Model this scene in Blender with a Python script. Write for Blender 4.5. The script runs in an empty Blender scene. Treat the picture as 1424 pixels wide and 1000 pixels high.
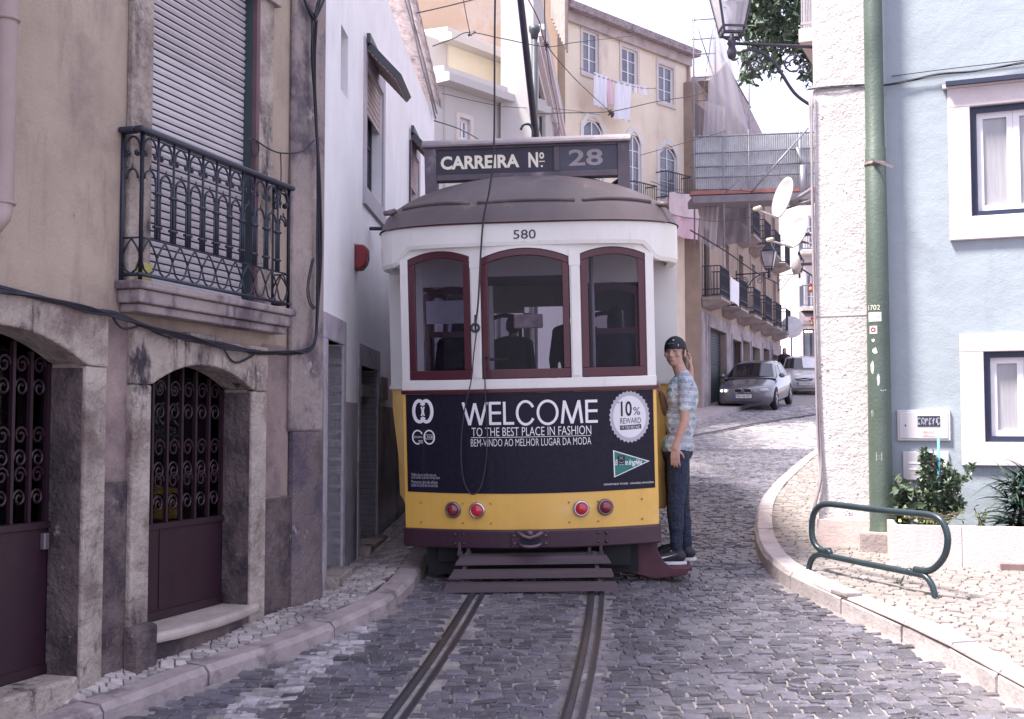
import bpy, bmesh, math, random
from mathutils import Vector, Matrix, Euler, noise
V = Vector
rnd = random.Random(7)
S = bpy.context.scene
COL = S.collection
R = math.radians
PI = math.pi

# ------------------------------------------------------------------ camera
CAMZ = 1.6
FPX = 1700.0
PITCH = math.atan(95 / FPX)
cd = bpy.data.cameras.new('camera')
cd.sensor_width = 36
cd.lens = 36 * FPX / 1424
cd.clip_end = 2000
cam = bpy.data.objects.new('camera', cd)
COL.objects.link(cam)
cam.location = (0, 0, CAMZ)
cam.rotation_euler = (PI / 2 + PITCH, 0, 0)
S.camera = cam


def ray(px, py):
    a = (px - 712) / FPX
    b = (500 - py) / FPX
    c, s = math.cos(PITCH), math.sin(PITCH)
    return V((a, c - s * b, s + c * b))


def P(px, py, Y):
    d = ray(px, py)
    t = Y / d.y
    return V((d.x * t, Y, CAMZ + d.z * t))


def zr(y):
    t = y - 9.16
    return .35 + .0652 * t - .0088 * math.sqrt(t * t + 4) + max(0, y - 30) * .024


def ground_hit(px, py, off=0.0):
    d = ray(px, py)
    lo, hi = 2.0, 120.0
    for _ in range(60):
        m = (lo + hi) / 2
        t = m / d.y
        if CAMZ + d.z * t - zr(m) - off > 0:
            lo = m
        else:
            hi = m
    return P(px, py, lo)


# ------------------------------------------------------------------ objects
def tag(o, label=None, cat=None, group=None, kind=None):
    if label: o['label'] = label
    if cat: o['category'] = cat
    if group: o['group'] = group
    if kind: o['kind'] = kind
    return o


def thing(name, label, cat, loc=(0, 0, 0), rotz=0.0, group=None):
    o = bpy.data.objects.new(name, None)
    o.empty_display_size = .2
    COL.objects.link(o)
    o.location = loc
    o.rotation_euler = (0, 0, rotz)
    return tag(o, label, cat, group)


def copy_tree(o, parent=None):
    c = o.copy()
    COL.objects.link(c)
    if parent is not None:
        c.parent = parent
    for ch in list(o.children):
        copy_tree(ch, c)
    return c


class MB:
    def __init__(s):
        s.v = []
        s.f = []

    def add(s, vs, fs):
        o = len(s.v)
        s.v += [tuple(p) for p in vs]
        s.f += [tuple(i + o for i in f) for f in fs]
        return s

    def quad(s, a, b, c, d):
        return s.add([a, b, c, d], [(0, 1, 2, 3)])

    def box(s, x0, x1, y0, y1, z0, z1):
        vs = [(x, y, z) for x in (x0, x1) for y in (y0, y1) for z in (z0, z1)]
        return s.add(vs, [(0, 1, 3, 2), (4, 6, 7, 5), (0, 4, 5, 1), (2, 3, 7, 6), (0, 2, 6, 4), (1, 5, 7, 3)])

    def hexa(s, p):   # 8 points: 4 bottom loop, 4 top loop
        return s.add(p, [(3, 2, 1, 0), (4, 5, 6, 7), (0, 1, 5, 4), (1, 2, 6, 5), (2, 3, 7, 6), (3, 0, 4, 7)])

    def bar(s, a, b, w, h, up=(0, 0, 1)):
        a, b = V(a), V(b)
        d = (b - a).normalized()
        u = V(up)
        x = d.cross(u)
        if x.length < 1e-5:
            x = d.cross(V((1, 0, 0)))
        x.normalize()
        u = x.cross(d)
        x = x * w / 2
        u = u * h / 2
        return s.hexa([a - x - u, a + x - u, b + x - u, b - x - u, a - x + u, a + x + u, b + x + u, b - x + u])

    def tube(s, pts, r, n=6, closed=False, cap=True):
        pts = [V(p) for p in pts]
        m = len(pts)
        rs = r if isinstance(r, (list, tuple)) else [r] * m
        tang = []
        for i in range(m):
            if closed:
                t = pts[(i + 1) % m] - pts[i - 1]
            else:
                t = pts[min(i + 1, m - 1)] - pts[max(i - 1, 0)]
            if t.length < 1e-9: t = V((0, 0, 1))
            tang.append(t.normalized())
        t0 = tang[0]
        nrm = t0.cross(V((0, 0, 1)))
        if nrm.length < 1e-3: nrm = t0.cross(V((1, 0, 0)))
        nrm.normalize()
        vs = []
        for i in range(m):
            t = tang[i]
            nrm = (nrm - t * nrm.dot(t))
            if nrm.length < 1e-6:
                nrm = t.cross(V((.3, .5, .8)))
            nrm.normalize()
            b = t.cross(nrm)
            for k in range(n):
                a = 2 * PI * k / n
                vs.append(pts[i] + (nrm * math.cos(a) + b * math.sin(a)) * rs[i])
        fs = []
        for i in range(m if closed else m - 1):
            j = (i + 1) % m
            for k in range(n):
                l = (k + 1) % n
                fs.append((i * n + k, i * n + l, j * n + l, j * n + k))
        if cap and not closed:
            fs.append(tuple(range(n))[::-1])
            fs.append(tuple((m - 1) * n + k for k in range(n)))
        return s.add(vs, fs)

    def lathe(s, prof, c=(0, 0, 0), axis=(0, 0, 1), n=20):
        c = V(c)
        ax = V(axis).normalized()
        x = ax.orthogonal().normalized()
        y = ax.cross(x)
        vs = []
        for (r, h) in prof:
            for k in range(n):
                a = 2 * PI * k / n
                vs.append(c + ax * h + (x * math.cos(a) + y * math.sin(a)) * max(r, 1e-5))
        fs = []
        for i in range(len(prof) - 1):
            for k in range(n):
                l = (k + 1) % n
                fs.append((i * n + k, i * n + l, (i + 1) * n + l, (i + 1) * n + k))
        fs.append(tuple(range(n))[::-1])
        fs.append(tuple((len(prof) - 1) * n + k for k in range(n)))
        return s.add(vs, fs)

    def ell(s, c, rad, rot=None, nu=16, nv=10):
        c = V(c)
        vs = []
        for i in range(nv + 1):
            th = PI * i / nv
            for k in range(nu):
                ph = 2 * PI * k / nu
                p = V((math.sin(th) * math.cos(ph) * rad[0], math.sin(th) * math.sin(ph) * rad[1], math.cos(th) * rad[2]))
                if rot is not None: p = rot @ p
                vs.append(c + p)
        fs = []
        for i in range(nv):
            for k in range(nu):
                l = (k + 1) % nu
                fs.append((i * nu + k, (i + 1) * nu + k, (i + 1) * nu + l, i * nu + l))
        return s.add(vs, fs)

    def cap(s, a, b, r0, r1, n=12):
        a, b = V(a), V(b)
        d = b - a
        L = d.length
        d = d / max(L, 1e-6)
        pr = []
        for i in range(5):
            t = -PI / 2 + (PI / 2) * i / 4
            pr.append((r0 * math.cos(t), r0 * math.sin(t)))
        for i in range(5):
            t = (PI / 2) * i / 4
            pr.append((r1 * math.cos(t), L + r1 * math.sin(t)))
        return s.lathe(pr, a, d, n)

    def prism(s, poly, fa, fb):
        """polygon of (a,b) pairs; fa/fb map (a,b) to 3-D for both faces"""
        n = len(poly)
        vs = [fa(*p) for p in poly] + [fb(*p) for p in poly]
        fs = [tuple(range(n)), tuple(range(2 * n - 1, n - 1, -1))]
        for i in range(n):
            j = (i + 1) % n
            fs.append((i, i + n, j + n, j))
        return s.add(vs, fs)

    def strip(s, us, lo, hi, fv, t0, t1):
        """bent slab: samples us, lower/upper edge functions, fv(u) gives depth, t0/t1 offsets"""
        vs = []
        for u in us:
            a, b = lo(u), hi(u)
            v = fv(u)
            vs += [(u, v + t0, a), (u, v + t0, b), (u, v + t1, b), (u, v + t1, a)]
        fs = []
        for i in range(len(us) - 1):
            o = i * 4
            for k in range(4):
                l = (k + 1) % 4
                fs.append((o + k, o + 4 + k, o + 4 + l, o + l))
        fs.append((0, 1, 2, 3))
        o = (len(us) - 1) * 4
        fs.append((o + 3, o + 2, o + 1, o))
        return s.add(vs, fs)

    def build(s, name, mat, parent=None, smooth=False, bevel=0, fix=True, label=None, seg=2):
        me = bpy.data.meshes.new(name)
        me.from_pydata(s.v, [], s.f)
        if fix:
            bm = bmesh.new()
            bm.from_mesh(me)
            bmesh.ops.recalc_face_normals(bm, faces=bm.faces)
            bm.to_mesh(me)
            bm.free()
        if smooth:
            me.polygons.foreach_set('use_smooth', [True] * len(me.polygons))
        me.update()
        if mat: me.materials.append(mat)
        o = bpy.data.objects.new(name, me)
        COL.objects.link(o)
        if parent: o.parent = parent
        if bevel:
            b = o.modifiers.new('bevel', 'BEVEL')
            b.width = bevel
            b.segments = seg
            b.limit_method = 'ANGLE'
            b.angle_limit = R(40)
        if label: o['label'] = label
        return o

    def build_each(s, name, mat, parent=None, **kw):
        """one object per connected piece"""
        par = list(range(len(s.v)))

        def root(i):
            while par[i] != i:
                par[i] = par[par[i]]
                i = par[i]
            return i
        for f in s.f:
            for i in f[1:]: par[root(i)] = root(f[0])
        groups = {}
        for f in s.f: groups.setdefault(root(f[0]), []).append(f)
        out = []
        for fs in groups.values():
            ids = sorted({i for f in fs for i in f})
            mp = {i: k for k, i in enumerate(ids)}
            out.append(MB().add([s.v[i] for i in ids], [tuple(mp[i] for i in f) for f in fs]).build(name, mat, parent, **kw))
        return out


def lin(a, b, n):
    return [a + (b - a) * i / (n - 1) for i in range(n)]


def catmull(pts, sub=6):
    pts = [V(p) for p in pts]
    out = []
    n = len(pts)
    for i in range(n - 1):
        p0, p1, p2, p3 = pts[max(i - 1, 0)], pts[i], pts[i + 1], pts[min(i + 2, n - 1)]
        for k in range(sub):
            t = k / sub
            out.append(.5 * ((2 * p1) + (p2 - p0) * t + (2 * p0 - 5 * p1 + 4 * p2 - p3) * t * t + (3 * p1 - p0 - 3 * p2 + p3) * t ** 3))
    out.append(pts[-1])
    return out


# ------------------------------------------------------------------ materials
MATS = {}


def M(name, col, rough=.7, var=.12, scale=6, bump=0.0, bscale=40, metal=0.0, spec=.5, stains=(), island=0.0,
      emit=None, estr=0, coat=0.0, bump2=0.0, b2scale=6, stretch=None, hue=0.0):
    """stains: list of (colour, scale, lo, hi[, stretch])"""
    if name in MATS: return MATS[name]
    m = bpy.data.materials.new(name)
    m.use_nodes = True
    nt = m.node_tree
    N, L = nt.nodes, nt.links
    b = N['Principled BSDF']
    b.inputs['Roughness'].default_value = rough
    b.inputs['Metallic'].default_value = metal
    b.inputs['Specular IOR Level'].default_value = spec
    b.inputs['Coat Weight'].default_value = coat
    tc = N.new('ShaderNodeTexCoord')

    def nz(sc, detail=5, st=None, rgh=.6):
        n = N.new('ShaderNodeTexNoise')
        n.inputs['Scale'].default_value = sc
        n.inputs['Detail'].default_value = detail
        n.inputs['Roughness'].default_value = rgh
        if st:
            mp = N.new('ShaderNodeMapping')
            mp.inputs['Scale'].default_value = st
            L.new(tc.outputs['Object'], mp.inputs['Vector'])
            L.new(mp.outputs['Vector'], n.inputs['Vector'])
        else:
            L.new(tc.outputs['Object'], n.inputs['Vector'])
        return n

    n1 = nz(scale, 6, stretch)
    ramp = N.new('ShaderNodeMapRange')
    ramp.inputs['From Min'].default_value = .3
    ramp.inputs['From Max'].default_value = .7
    ramp.inputs['To Min'].default_value = 1 - var
    ramp.inputs['To Max'].default_value = 1 + var
    L.new(n1.outputs['Fac'], ramp.inputs['Value'])
    mul = N.new('ShaderNodeMix')
    mul.data_type = 'RGBA'
    mul.blend_type = 'MULTIPLY'
    mul.inputs['Factor'].default_value = 1
    mul.inputs['A'].default_value = (*col, 1)
    L.new(ramp.outputs['Result'], mul.inputs['B'])
    cur = mul.outputs['Result']
    if island:
        g = N.new('ShaderNodeNewGeometry')
        mr = N.new('ShaderNodeMapRange')
        mr.inputs['To Min'].default_value = 1 - island
        mr.inputs['To Max'].default_value = 1 + island
        L.new(g.outputs['Random Per Island'], mr.inputs['Value'])
        m2 = N.new('ShaderNodeMix')
        m2.data_type = 'RGBA'
        m2.blend_type = 'MULTIPLY'
        m2.inputs['Factor'].default_value = 1
        L.new(cur, m2.inputs['A'])
        L.new(mr.outputs['Result'], m2.inputs['B'])
        cur = m2.outputs['Result']
        if hue:
            wn = N.new('ShaderNodeTexWhiteNoise')
            wn.noise_dimensions = '1D'
            L.new(g.outputs['Random Per Island'], wn.inputs['W'])
            hs = N.new('ShaderNodeHueSaturation')
            mh = N.new('ShaderNodeMapRange')
            mh.inputs['To Min'].default_value = .5 - hue
            mh.inputs['To Max'].default_value = .5 + hue
            L.new(wn.outputs['Value'], mh.inputs['Value'])
            L.new(mh.outputs['Result'], hs.inputs['Hue'])
            L.new(cur, hs.inputs['Color'])
            cur = hs.outputs['Color']
    for st in stains:
        c2, sc, lo, hi = st[:4]
        n = nz(sc, 7, st[4] if len(st) > 4 else None, .68)
        mr = N.new('ShaderNodeMapRange')
        mr.interpolation_type = 'SMOOTHSTEP'
        mr.inputs['From Min'].default_value = lo
        mr.inputs['From Max'].default_value = hi
        L.new(n.outputs['Fac'], mr.inputs['Value'])
        mx = N.new('ShaderNodeMix')
        mx.data_type = 'RGBA'
        mx.inputs['B'].default_value = (*c2, 1)
        L.new(mr.outputs['Result'], mx.inputs['Factor'])
        L.new(cur, mx.inputs['A'])
        cur = mx.outputs['Result']
    L.new(cur, b.inputs['Base Color'])
    if bump:
        n = nz(bscale, 6)
        bp = N.new('ShaderNodeBump')
        bp.inputs['Strength'].default_value = bump
        bp.inputs['Distance'].default_value = .02
        L.new(n.outputs['Fac'], bp.inputs['Height'])
        if bump2:
            n2 = nz(b2scale, 4)
            bp2 = N.new('ShaderNodeBump')
            bp2.inputs['Strength'].default_value = bump2
            bp2.inputs['Distance'].default_value = .08
            L.new(n2.outputs['Fac'], bp2.inputs['Height'])
            L.new(bp.outputs['Normal'], bp2.inputs['Normal'])
            L.new(bp2.outputs['Normal'], b.inputs['Normal'])
        else:
            L.new(bp.outputs['Normal'], b.inputs['Normal'])
    if emit:
        b.inputs['Emission Color'].default_value = (*emit, 1)
        b.inputs['Emission Strength'].default_value = estr
    MATS[name] = m
    return m


def glass_mat(name, tint, refl=1.0, rough=.02, ior=1.5, film=None, filmw=0.0):
    m = bpy.data.materials.new(name)
    m.use_nodes = True
    nt = m.node_tree
    N, L = nt.nodes, nt.links
    out = N['Material Output']
    N.remove(N['Principled BSDF'])
    tr = N.new('ShaderNodeBsdfTransparent')
    tr.inputs['Color'].default_value = (*tint, 1)
    gl = N.new('ShaderNodeBsdfGlossy')
    gl.inputs['Roughness'].default_value = rough
    gl.inputs['Color'].default_value = (refl, refl, refl, 1)
    fr = N.new('ShaderNodeFresnel')
    fr.inputs['IOR'].default_value = ior
    mx = N.new('ShaderNodeMixShader')
    L.new(fr.outputs['Fac'], mx.inputs['Fac'])
    L.new(tr.outputs['BSDF'], mx.inputs[1])
    L.new(gl.outputs['BSDF'], mx.inputs[2])
    cur = mx.outputs['Shader']
    if film:
        df = N.new('ShaderNodeBsdfDiffuse')
        df.inputs['Color'].default_value = (*film, 1)
        m2 = N.new('ShaderNodeMixShader')
        m2.inputs['Fac'].default_value = filmw
        L.new(cur, m2.inputs[1])
        L.new(df.outputs['BSDF'], m2.inputs[2])
        cur = m2.outputs['Shader']
    L.new(cur, out.inputs['Surface'])
    return m


DARKST = (.035, .026, .04)
m_plaster = M('beige_plaster', (.365, .29, .235), .9, .13, 2.2, .35, 55, stains=[((.25, .19, .17), 1.7, .45, .70), ((.19, .145, .14), 3.2, .50, .78, (1.6, 1.6, .3)), ((.09, .065, .075), 6, .655, .71)])
m_plaster_dk = M('lower_beige_plaster', (.27, .20, .19), .9, .2, 3, .5, 45, stains=[((.12, .085, .10), 1.6, .45, .7)])
m_stone = M('weathered_limestone', (.38, .32, .285), .85, .22, 5, .7, 30, bump2=.5, b2scale=9,
            stains=[((.17, .125, .115), 2.3, .44, .66), (DARKST, 4.0, .54, .68, (1, 1, .45)), ((.52, .47, .45), 11, .66, .74)])
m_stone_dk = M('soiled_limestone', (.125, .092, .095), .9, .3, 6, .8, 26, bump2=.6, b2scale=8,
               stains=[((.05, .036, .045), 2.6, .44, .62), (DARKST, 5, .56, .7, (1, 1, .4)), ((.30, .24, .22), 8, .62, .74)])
m_corner = M('corner_render_grey', (.30, .245, .235), .9, .25, 3, .5, 35, bump2=.4, b2scale=5,
             stains=[((.10, .08, .10), 1.5, .46, .62), ((.40, .33, .31), 2.4, .6, .66)])
m_white = M('white_wall_paint', (.80, .78, .80), .85, .08, 1.6, .2, 50, stains=[((.46, .43, .46), 2.2, .56, .85, (1, 1, .25)), ((.22, .2, .25), 14, .74, .8)])
m_white_low = M('grey_wall_base', (.30, .28, .32), .9, .2, 3, .4, 40, stains=[((.12, .11, .15), 1.8, .46, .68, (1, 1, .4))])
m_iron = M('wrought_iron_paint', (.022, .024, .045), .42, .2, 20, .15, 120)
m_shut = M('shutter_slats', (.47, .435, .465), .6, .08, 5, stains=[((.26, .22, .26), 3, .55, .8, (.4, 1, 4))])
m_gap = M('shutter_gap', (.06, .05, .07), .9)
m_maroon_door = M('maroon_door_paint', (.024, .006, .015), .5, .2, 6, .08, 40, stains=[((.060, .022, .03), 3.5, .58, .8)])
m_maroon_bar = M('maroon_bars', (.022, .006, .014), .5, .15, 12)
m_dark = M('dark_interior', (.03, .028, .045), .9)
m_cable = M('black_cable', (.018, .016, .03), .6, .2, 20)
m_slab = M('balcony_stone', (.30, .25, .25), .85, .2, 5, .5, 40, stains=[((.12, .09, .11), 3, .48, .66, (1, 1, .5))])
m_grey_dk = M('slate_awning', (.05, .055, .07), .5, .15, 5)
m_frame_dk = M('dark_frame', (.03, .032, .05), .5)
m_frame_wh = M('white_frame', (.78, .76, .8), .45, .05, 8)
m_frame_navy = M('navy_frame', (.02, .025, .06), .45)
m_tile = M('old_roof_tiles', (.36, .30, .31), .9, .3, 12, .8, 25, stains=[((.13, .11, .13), 5, .5, .7)])
m_sett = M('basalt_sett', (.108, .100, .125), .32, .25, 14, .6, 60, island=.5, spec=.5, hue=.03, stains=[((.19, .172, .185), 1.1, .47, .72), ((.30, .265, .25), 30, .60, .70)])
m_joint = M('road_joint', (.095, .078, .088), .95, .3, 8, .6, 60, stains=[((.22, .19, .19), 5, .55, .7)])
m_calc = M('calcada_stone', (.38, .335, .33), .7, .18, 18, .4, 70, island=.33, hue=.02, stains=[((.14, .11, .13), 1.2, .5, .75)])
m_calcj = M('calcada_joint', (.17, .145, .145), .95, .3, 10, .5, 60)
m_calc_r = M('pale_paving_stone', (.245, .215, .205), .75, .12, 10, .4, 60, island=.16, hue=.015, stains=[((.28, .22, .20), 1.5, .55, .75)])
m_calc_rj = M('pale_paving_joint', (.22, .17, .17), .95, .3, 10, .4, 60)
m_kerb = M('kerb_stone', (.33, .275, .28), .75, .2, 6, .5, 35, stains=[((.14, .11, .12), 3.5, .5, .7)])
m_kerb_r = M('pale_kerb_stone', (.44, .385, .39), .78, .2, 6, .5, 35, stains=[((.20, .16, .17), 3, .52, .72)])
m_rail = M('tram_rail_steel', (.06, .062, .085), .3, .2, 9, .1, 60, metal=.55)
m_groove = M('rail_groove', (.02, .017, .025), .7)
m_blue = M('blue_wall_paint', (.32, .365, .41), .8, .06, 1.5, .18, 75, bump2=.2, b2scale=2.5, stains=[((.39, .43, .48), .8, .48, .8), ((.25, .31, .36), 2.2, .54, .82, (2, 1, .2)), ((.30, .31, .34), 7, .68, .76), ((.46, .44, .46), 2.6, .68, .74)])
m_pillar = M('pinkish_pitted_render', (.56, .52, .525), .85, .08, 3, .5, 45, bump2=.25, b2scale=10, stains=[((.46, .40, .41), 2, .54, .8), ((.15, .12, .13), 22, .625, .66), ((.30, .25, .26), 9, .66, .70)])
m_surr = M('pink_stone_surround', (.62, .55, .57), .75, .06, 6, .15, 60)
m_pole = M('green_pole_paint', (.078, .105, .088), .5, .12, 4, .25, 40, stains=[((.24, .29, .15), 1.2, .55, .75, (1, 1, .3)), ((.5, .5, .5), 22, .705, .73, (1, 1, .5)), ((.30, .12, .1), 8, .74, .8)])
m_rack = M('rack_green_black', (.022, .036, .045), .32, .15, 8, .08, 60, stains=[((.12, .13, .14), 30, .68, .72)])
m_meter = M('meter_box_grey', (.56, .53, .56), .5, .06, 5, stains=[((.35, .3, .33), 6, .65, .8)])
m_planter = M('planter_stone', (.54, .48, .475), .8, .08, 3, .3, 45, stains=[((.45, .38, .38), 2, .5, .75, (2, 1, .35))])
m_soil = M('planter_soil', (.06, .045, .04), .95, .3, 20, .6, 50)
m_leaf = M('leaf_green', (.068, .10, .06), .42, .25, 9, island=.55, hue=.03)
m_leaf_lt = M('leaf_yellow_green', (.22, .26, .10), .5, .25, 9, island=.4, hue=.02)
m_leaf_dk = M('leaf_dark_green', (.020, .042, .03), .35, .25, 9, island=.5, hue=.03)
m_tree = M('tree_leaf', (.055, .085, .052), .5, .25, 3, island=.6, hue=.03)
m_bark = M('bark', (.12, .09, .08), .9, .3, 8, .8, 25)
m_yellow = M('tram_yellow', (.76, .45, .095), .34, .06, 3, coat=.35, stains=[((.55, .31, .09), 4, .56, .85, (1.5, 1, .4)), ((.80, .56, .27), 1.1, .50, .75), ((.22, .13, .07), 16, .70, .78)])
m_maroon = M('tram_maroon', (.068, .009, .020), .38, .12, 5, coat=.2)
m_bumper = M('tram_bumper', (.045, .016, .030), .42, .15, 5, .05, 30, coat=.15)
m_cream = M('tram_white', (.72, .70, .675), .45, .04, 4, coat=.15, stains=[((.46, .41, .41), 4, .58, .85, (2, 1, .35)), ((.30, .25, .25), 22, .72, .8)])
m_roof = M('tram_roof_canvas', (.098, .076, .084), .55, .16, 3, .12, 30, stains=[((.21, .155, .155), 2.4, .55, .72), ((.30, .22, .15), 5, .69, .74)])
m_signframe = M('sign_frame_grey', (.085, .068, .09), .5, .2, 4, stains=[((.26, .22, .24), 4, .56, .72)])
m_ad = M('advert_navy', (.013, .0105, .024), .42, .3, 40, spec=.22, stains=[((.028, .024, .04), 3, .56, .8, (3, 1, .3))])
m_board = M('destination_board', (.026, .02, .04), .5, .3, 8)
m_txt = M('white_lettering', (.80, .79, .82), .5, .04, 5)
m_txt_cream = M('cream_lettering', (.78, .74, .62), .5, .05, 5)
m_txt_dim = M('faded_lettering', (.30, .27, .29), .6, .1, 8)
m_txt_navy = M('navy_lettering', (.02, .02, .06), .5)
m_txt_blk = M('black_lettering', (.012, .01, .02), .5)
m_silver = M('seal_silver', (.42, .41, .47), .4, .1, 4, metal=.2)
m_silver_lt = M('seal_pale', (.70, .69, .74), .4, .08, 3, metal=.1)
m_teal = M('pennant_teal', (.015, .17, .14), .45)
m_chrome = M('chrome', (.55, .53, .57), .22, .1, 8, metal=.9)
m_lens = M('red_lens', (.20, .02, .03), .18, .1, 20, coat=.6)
m_lens_on = M('lit_red_lens', (.26, .012, .025), .18, .1, 20, coat=.6, emit=(1, .03, .06), estr=.06)
m_rope = M('rope', (.035, .03, .04), .7)
m_under = M('undercarriage', (.010, .009, .013), .75, .3, 6)
m_slat = M('fender_slat', (.058, .036, .046), .6, .2, 6, .2, 30, stretch=(.3, 1, 6))
m_wood = M('tram_interior_wood', (.10, .045, .035), .5, .2, 6)
m_ceil = M('tram_ceiling', (.11, .10, .13), .6)
m_seat = M('tram_seat', (.12, .06, .045), .5)
m_glass = glass_mat('tram_glass', (.54, .53, .62), .9, .015, 1.26, film=(.4, .38, .5), filmw=.008)
m_pane = M('window_pane', (.05, .05, .075), .06, .2, 2, spec=.8)
m_pane_lt = M('pale_pane_curtain', (.34, .33, .36), .12, .12, 5, spec=.7, stretch=(9, 1, .6))
m_pane_far = M('far_window_pane', (.16, .165, .21), .12, .25, 2, spec=.7)
m_shopglass = glass_mat('shop_glass', (.5, .5, .6), .7, .03, 1.45)
m_yel_wall = M('yellow_facade', (.80, .68, .55), .9, .07, 1.2, .2, 30, stains=[((.60, .48, .40), 1.0, .5, .75, (1, 1, .35)), ((.22, .17, .18), 1.6, .68, .85, (1, 1, .25))])
m_yel_trim = M('facade_stone_trim', (.62, .55, .52), .85, .1, 5)
m_buff = M('buff_party_wall', (.37, .265, .205), .95, .1, .6, .3, 12, stains=[((.45, .385, .37), .35, .46, .60), ((.29, .21, .175), .7, .54, .72)])
m_far_white = M('far_white_wall', (.52, .485, .475), .9, .05, 1)
m_far_cream = M('far_cream_wall', (.68, .61, .50), .9, .05, 1)
m_brown_wall = M('ochre_brown_facade', (.33, .25, .205), .9, .15, 1.5, .3, 20, stains=[((.20, .15, .15), 1.2, .5, .75, (1, 1, .4))])
m_brown_base = M('grey_stone_base', (.34, .29, .30), .9, .2, 2, .4, 15, stains=[((.14, .11, .13), 1.0, .48, .68, (1, 1, .5))])
m_far_iron = M('far_iron', (.03, .028, .05), .6)
m_door_green = M('dark_green_door', (.02, .035, .045), .5)
m_lamp_iron = M('lamp_iron', (.045, .04, .06), .5, .2, 10)
m_scaff = M('scaffold_steel', (.26, .25, .29), .45, .15, 8, metal=.4)
m_corr = M('corrugated_sheet', (.52, .53, .56), .5, .12, 6, metal=.2, stains=[((.3, .29, .32), 3, .6, .8, (1, 1, .3))])
m_redbeam = M('red_beam', (.36, .15, .13), .6, .2, 5)
m_dish = M('white_dish', (.40, .39, .40), .5, .05, 4)
m_skin = M('skin', (.44, .265, .215), .5, .06, 12)
m_tar = M('concrete_cap', (.50, .47, .47), .9, .2, 6)
# ------------------------------------------------------------------ frames (facade-local coordinates)
class Frame:
    """origin, +X along the wall, +Y into the building, Z up; pixel -> local helpers"""
    def __init__(s, o, xdir):
        s.o = V(o)
        x = V((xdir[0], xdir[1], 0)).normalized()
        s.x = x
        s.y = V((-x.y, x.x, 0))
        s.rot = math.atan2(x.y, x.x)

    def loc(s, p):
        d = V(p) - s.o
        return V((d.dot(s.x), d.dot(s.y), d.z))

    def world(s, p):
        return s.o + s.x * p[0] + s.y * p[1] + V((0, 0, p[2]))

    def uv(s, px, py, dep=0.0):
        d = ray(px, py)
        c = V((0, 0, CAMZ))
        t = (dep - (c - s.o).dot(s.y)) / d.dot(s.y)
        l = s.loc(c + d * t)
        return l.x, l.z

    def atx(s, px, py, x):
        d = ray(px, py)
        c = V((0, 0, CAMZ))
        t = (x - (c - s.o).dot(s.x)) / d.dot(s.x)
        l = s.loc(c + d * t)
        return l.y, l.z

    def rect(s, x0, y0, x1, y1, dep=0.0):
        """image box -> local (xa, xb, za, zb), taken at mid edges"""
        ym, xm = (y0 + y1) / 2, (x0 + x1) / 2
        a, b = s.uv(x0, ym, dep)[0], s.uv(x1, ym, dep)[0]
        return min(a, b), max(a, b), s.uv(xm, y1, dep)[1], s.uv(xm, y0, dep)[1]

    def root(s, name, label, cat, group=None):
        return thing(name, label, cat, s.o, s.rot, group)


def wall_shell(mb, x0, x1, z0, z1, D, holes, th=.22, y0=0.0):
    """front sheet with rectangular holes and reveals, closed by sides, back and top"""
    xs = sorted(set([x0, x1] + [h[0] for h in holes] + [h[1] for h in holes]))
    zs = sorted(set([z0, z1] + [h[2] for h in holes] + [h[3] for h in holes]))
    xs = [x for x in xs if x0 <= x <= x1]
    zs = [z for z in zs if z0 <= z <= z1]

    def inh(x, z):
        return any(h[0] < x < h[1] and h[2] < z < h[3] for h in holes)
    for i in range(len(xs) - 1):
        for k in range(len(zs) - 1):
            if inh((xs[i] + xs[i + 1]) / 2, (zs[k] + zs[k + 1]) / 2): continue
            mb.quad((xs[i], y0, zs[k]), (xs[i + 1], y0, zs[k]), (xs[i + 1], y0, zs[k + 1]), (xs[i], y0, zs[k + 1]))
    for a, b, c, d in holes:
        mb.quad((a, y0, c), (a, y0 + th, c), (a, y0 + th, d), (a, y0, d))
        mb.quad((b, y0, c), (b, y0, d), (b, y0 + th, d), (b, y0 + th, c))
        mb.quad((a, y0, d), (a, y0 + th, d), (b, y0 + th, d), (b, y0, d))
        mb.quad((a, y0, c), (b, y0, c), (b, y0 + th, c), (a, y0 + th, c))
    mb.quad((x0, y0, z0), (x0, D, z0), (x0, D, z1), (x0, y0, z1))
    mb.quad((x1, y0, z0), (x1, y0, z1), (x1, D, z1), (x1, D, z0))
    mb.quad((x0, D, z0), (x1, D, z0), (x1, D, z1), (x0, D, z1))
    mb.quad((x0, y0, z1), (x1, y0, z1), (x1, D, z1), (x0, D, z1))
    return mb


def arch_poly(x0, x1, z0, z1, rise, n=10):
    """opening outline: rect with a segmental arch of given rise at its top (top of arch = z1)"""
    pts = [(x0, z0)]
    for i in range(n + 1):
        t = i / n
        x = x0 + (x1 - x0) * t
        pts.append((x, z1 - rise + rise * (1 - (2 * t - 1) ** 2)))
    pts.append((x1, z0))
    return pts


def ring(mb, outer, inner, ya, yb):
    """frame between two outlines with equal counts (closed at the bottom too)"""
    n = len(outer)
    vs = [(x, ya, z) for x, z in outer] + [(x, ya, z) for x, z in inner] + [(x, yb, z) for x, z in outer] + [(x, yb, z) for x, z in inner]
    fs = []
    for i in range(n):
        j = (i + 1) % n
        fs += [(i, j, n + j, n + i), (2 * n + i, 3 * n + i, 3 * n + j, 2 * n + j), (i, 2 * n + i, 2 * n + j, j), (n + i, n + j, 3 * n + j, 3 * n + i)]
    return mb.add(vs, fs)


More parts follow.
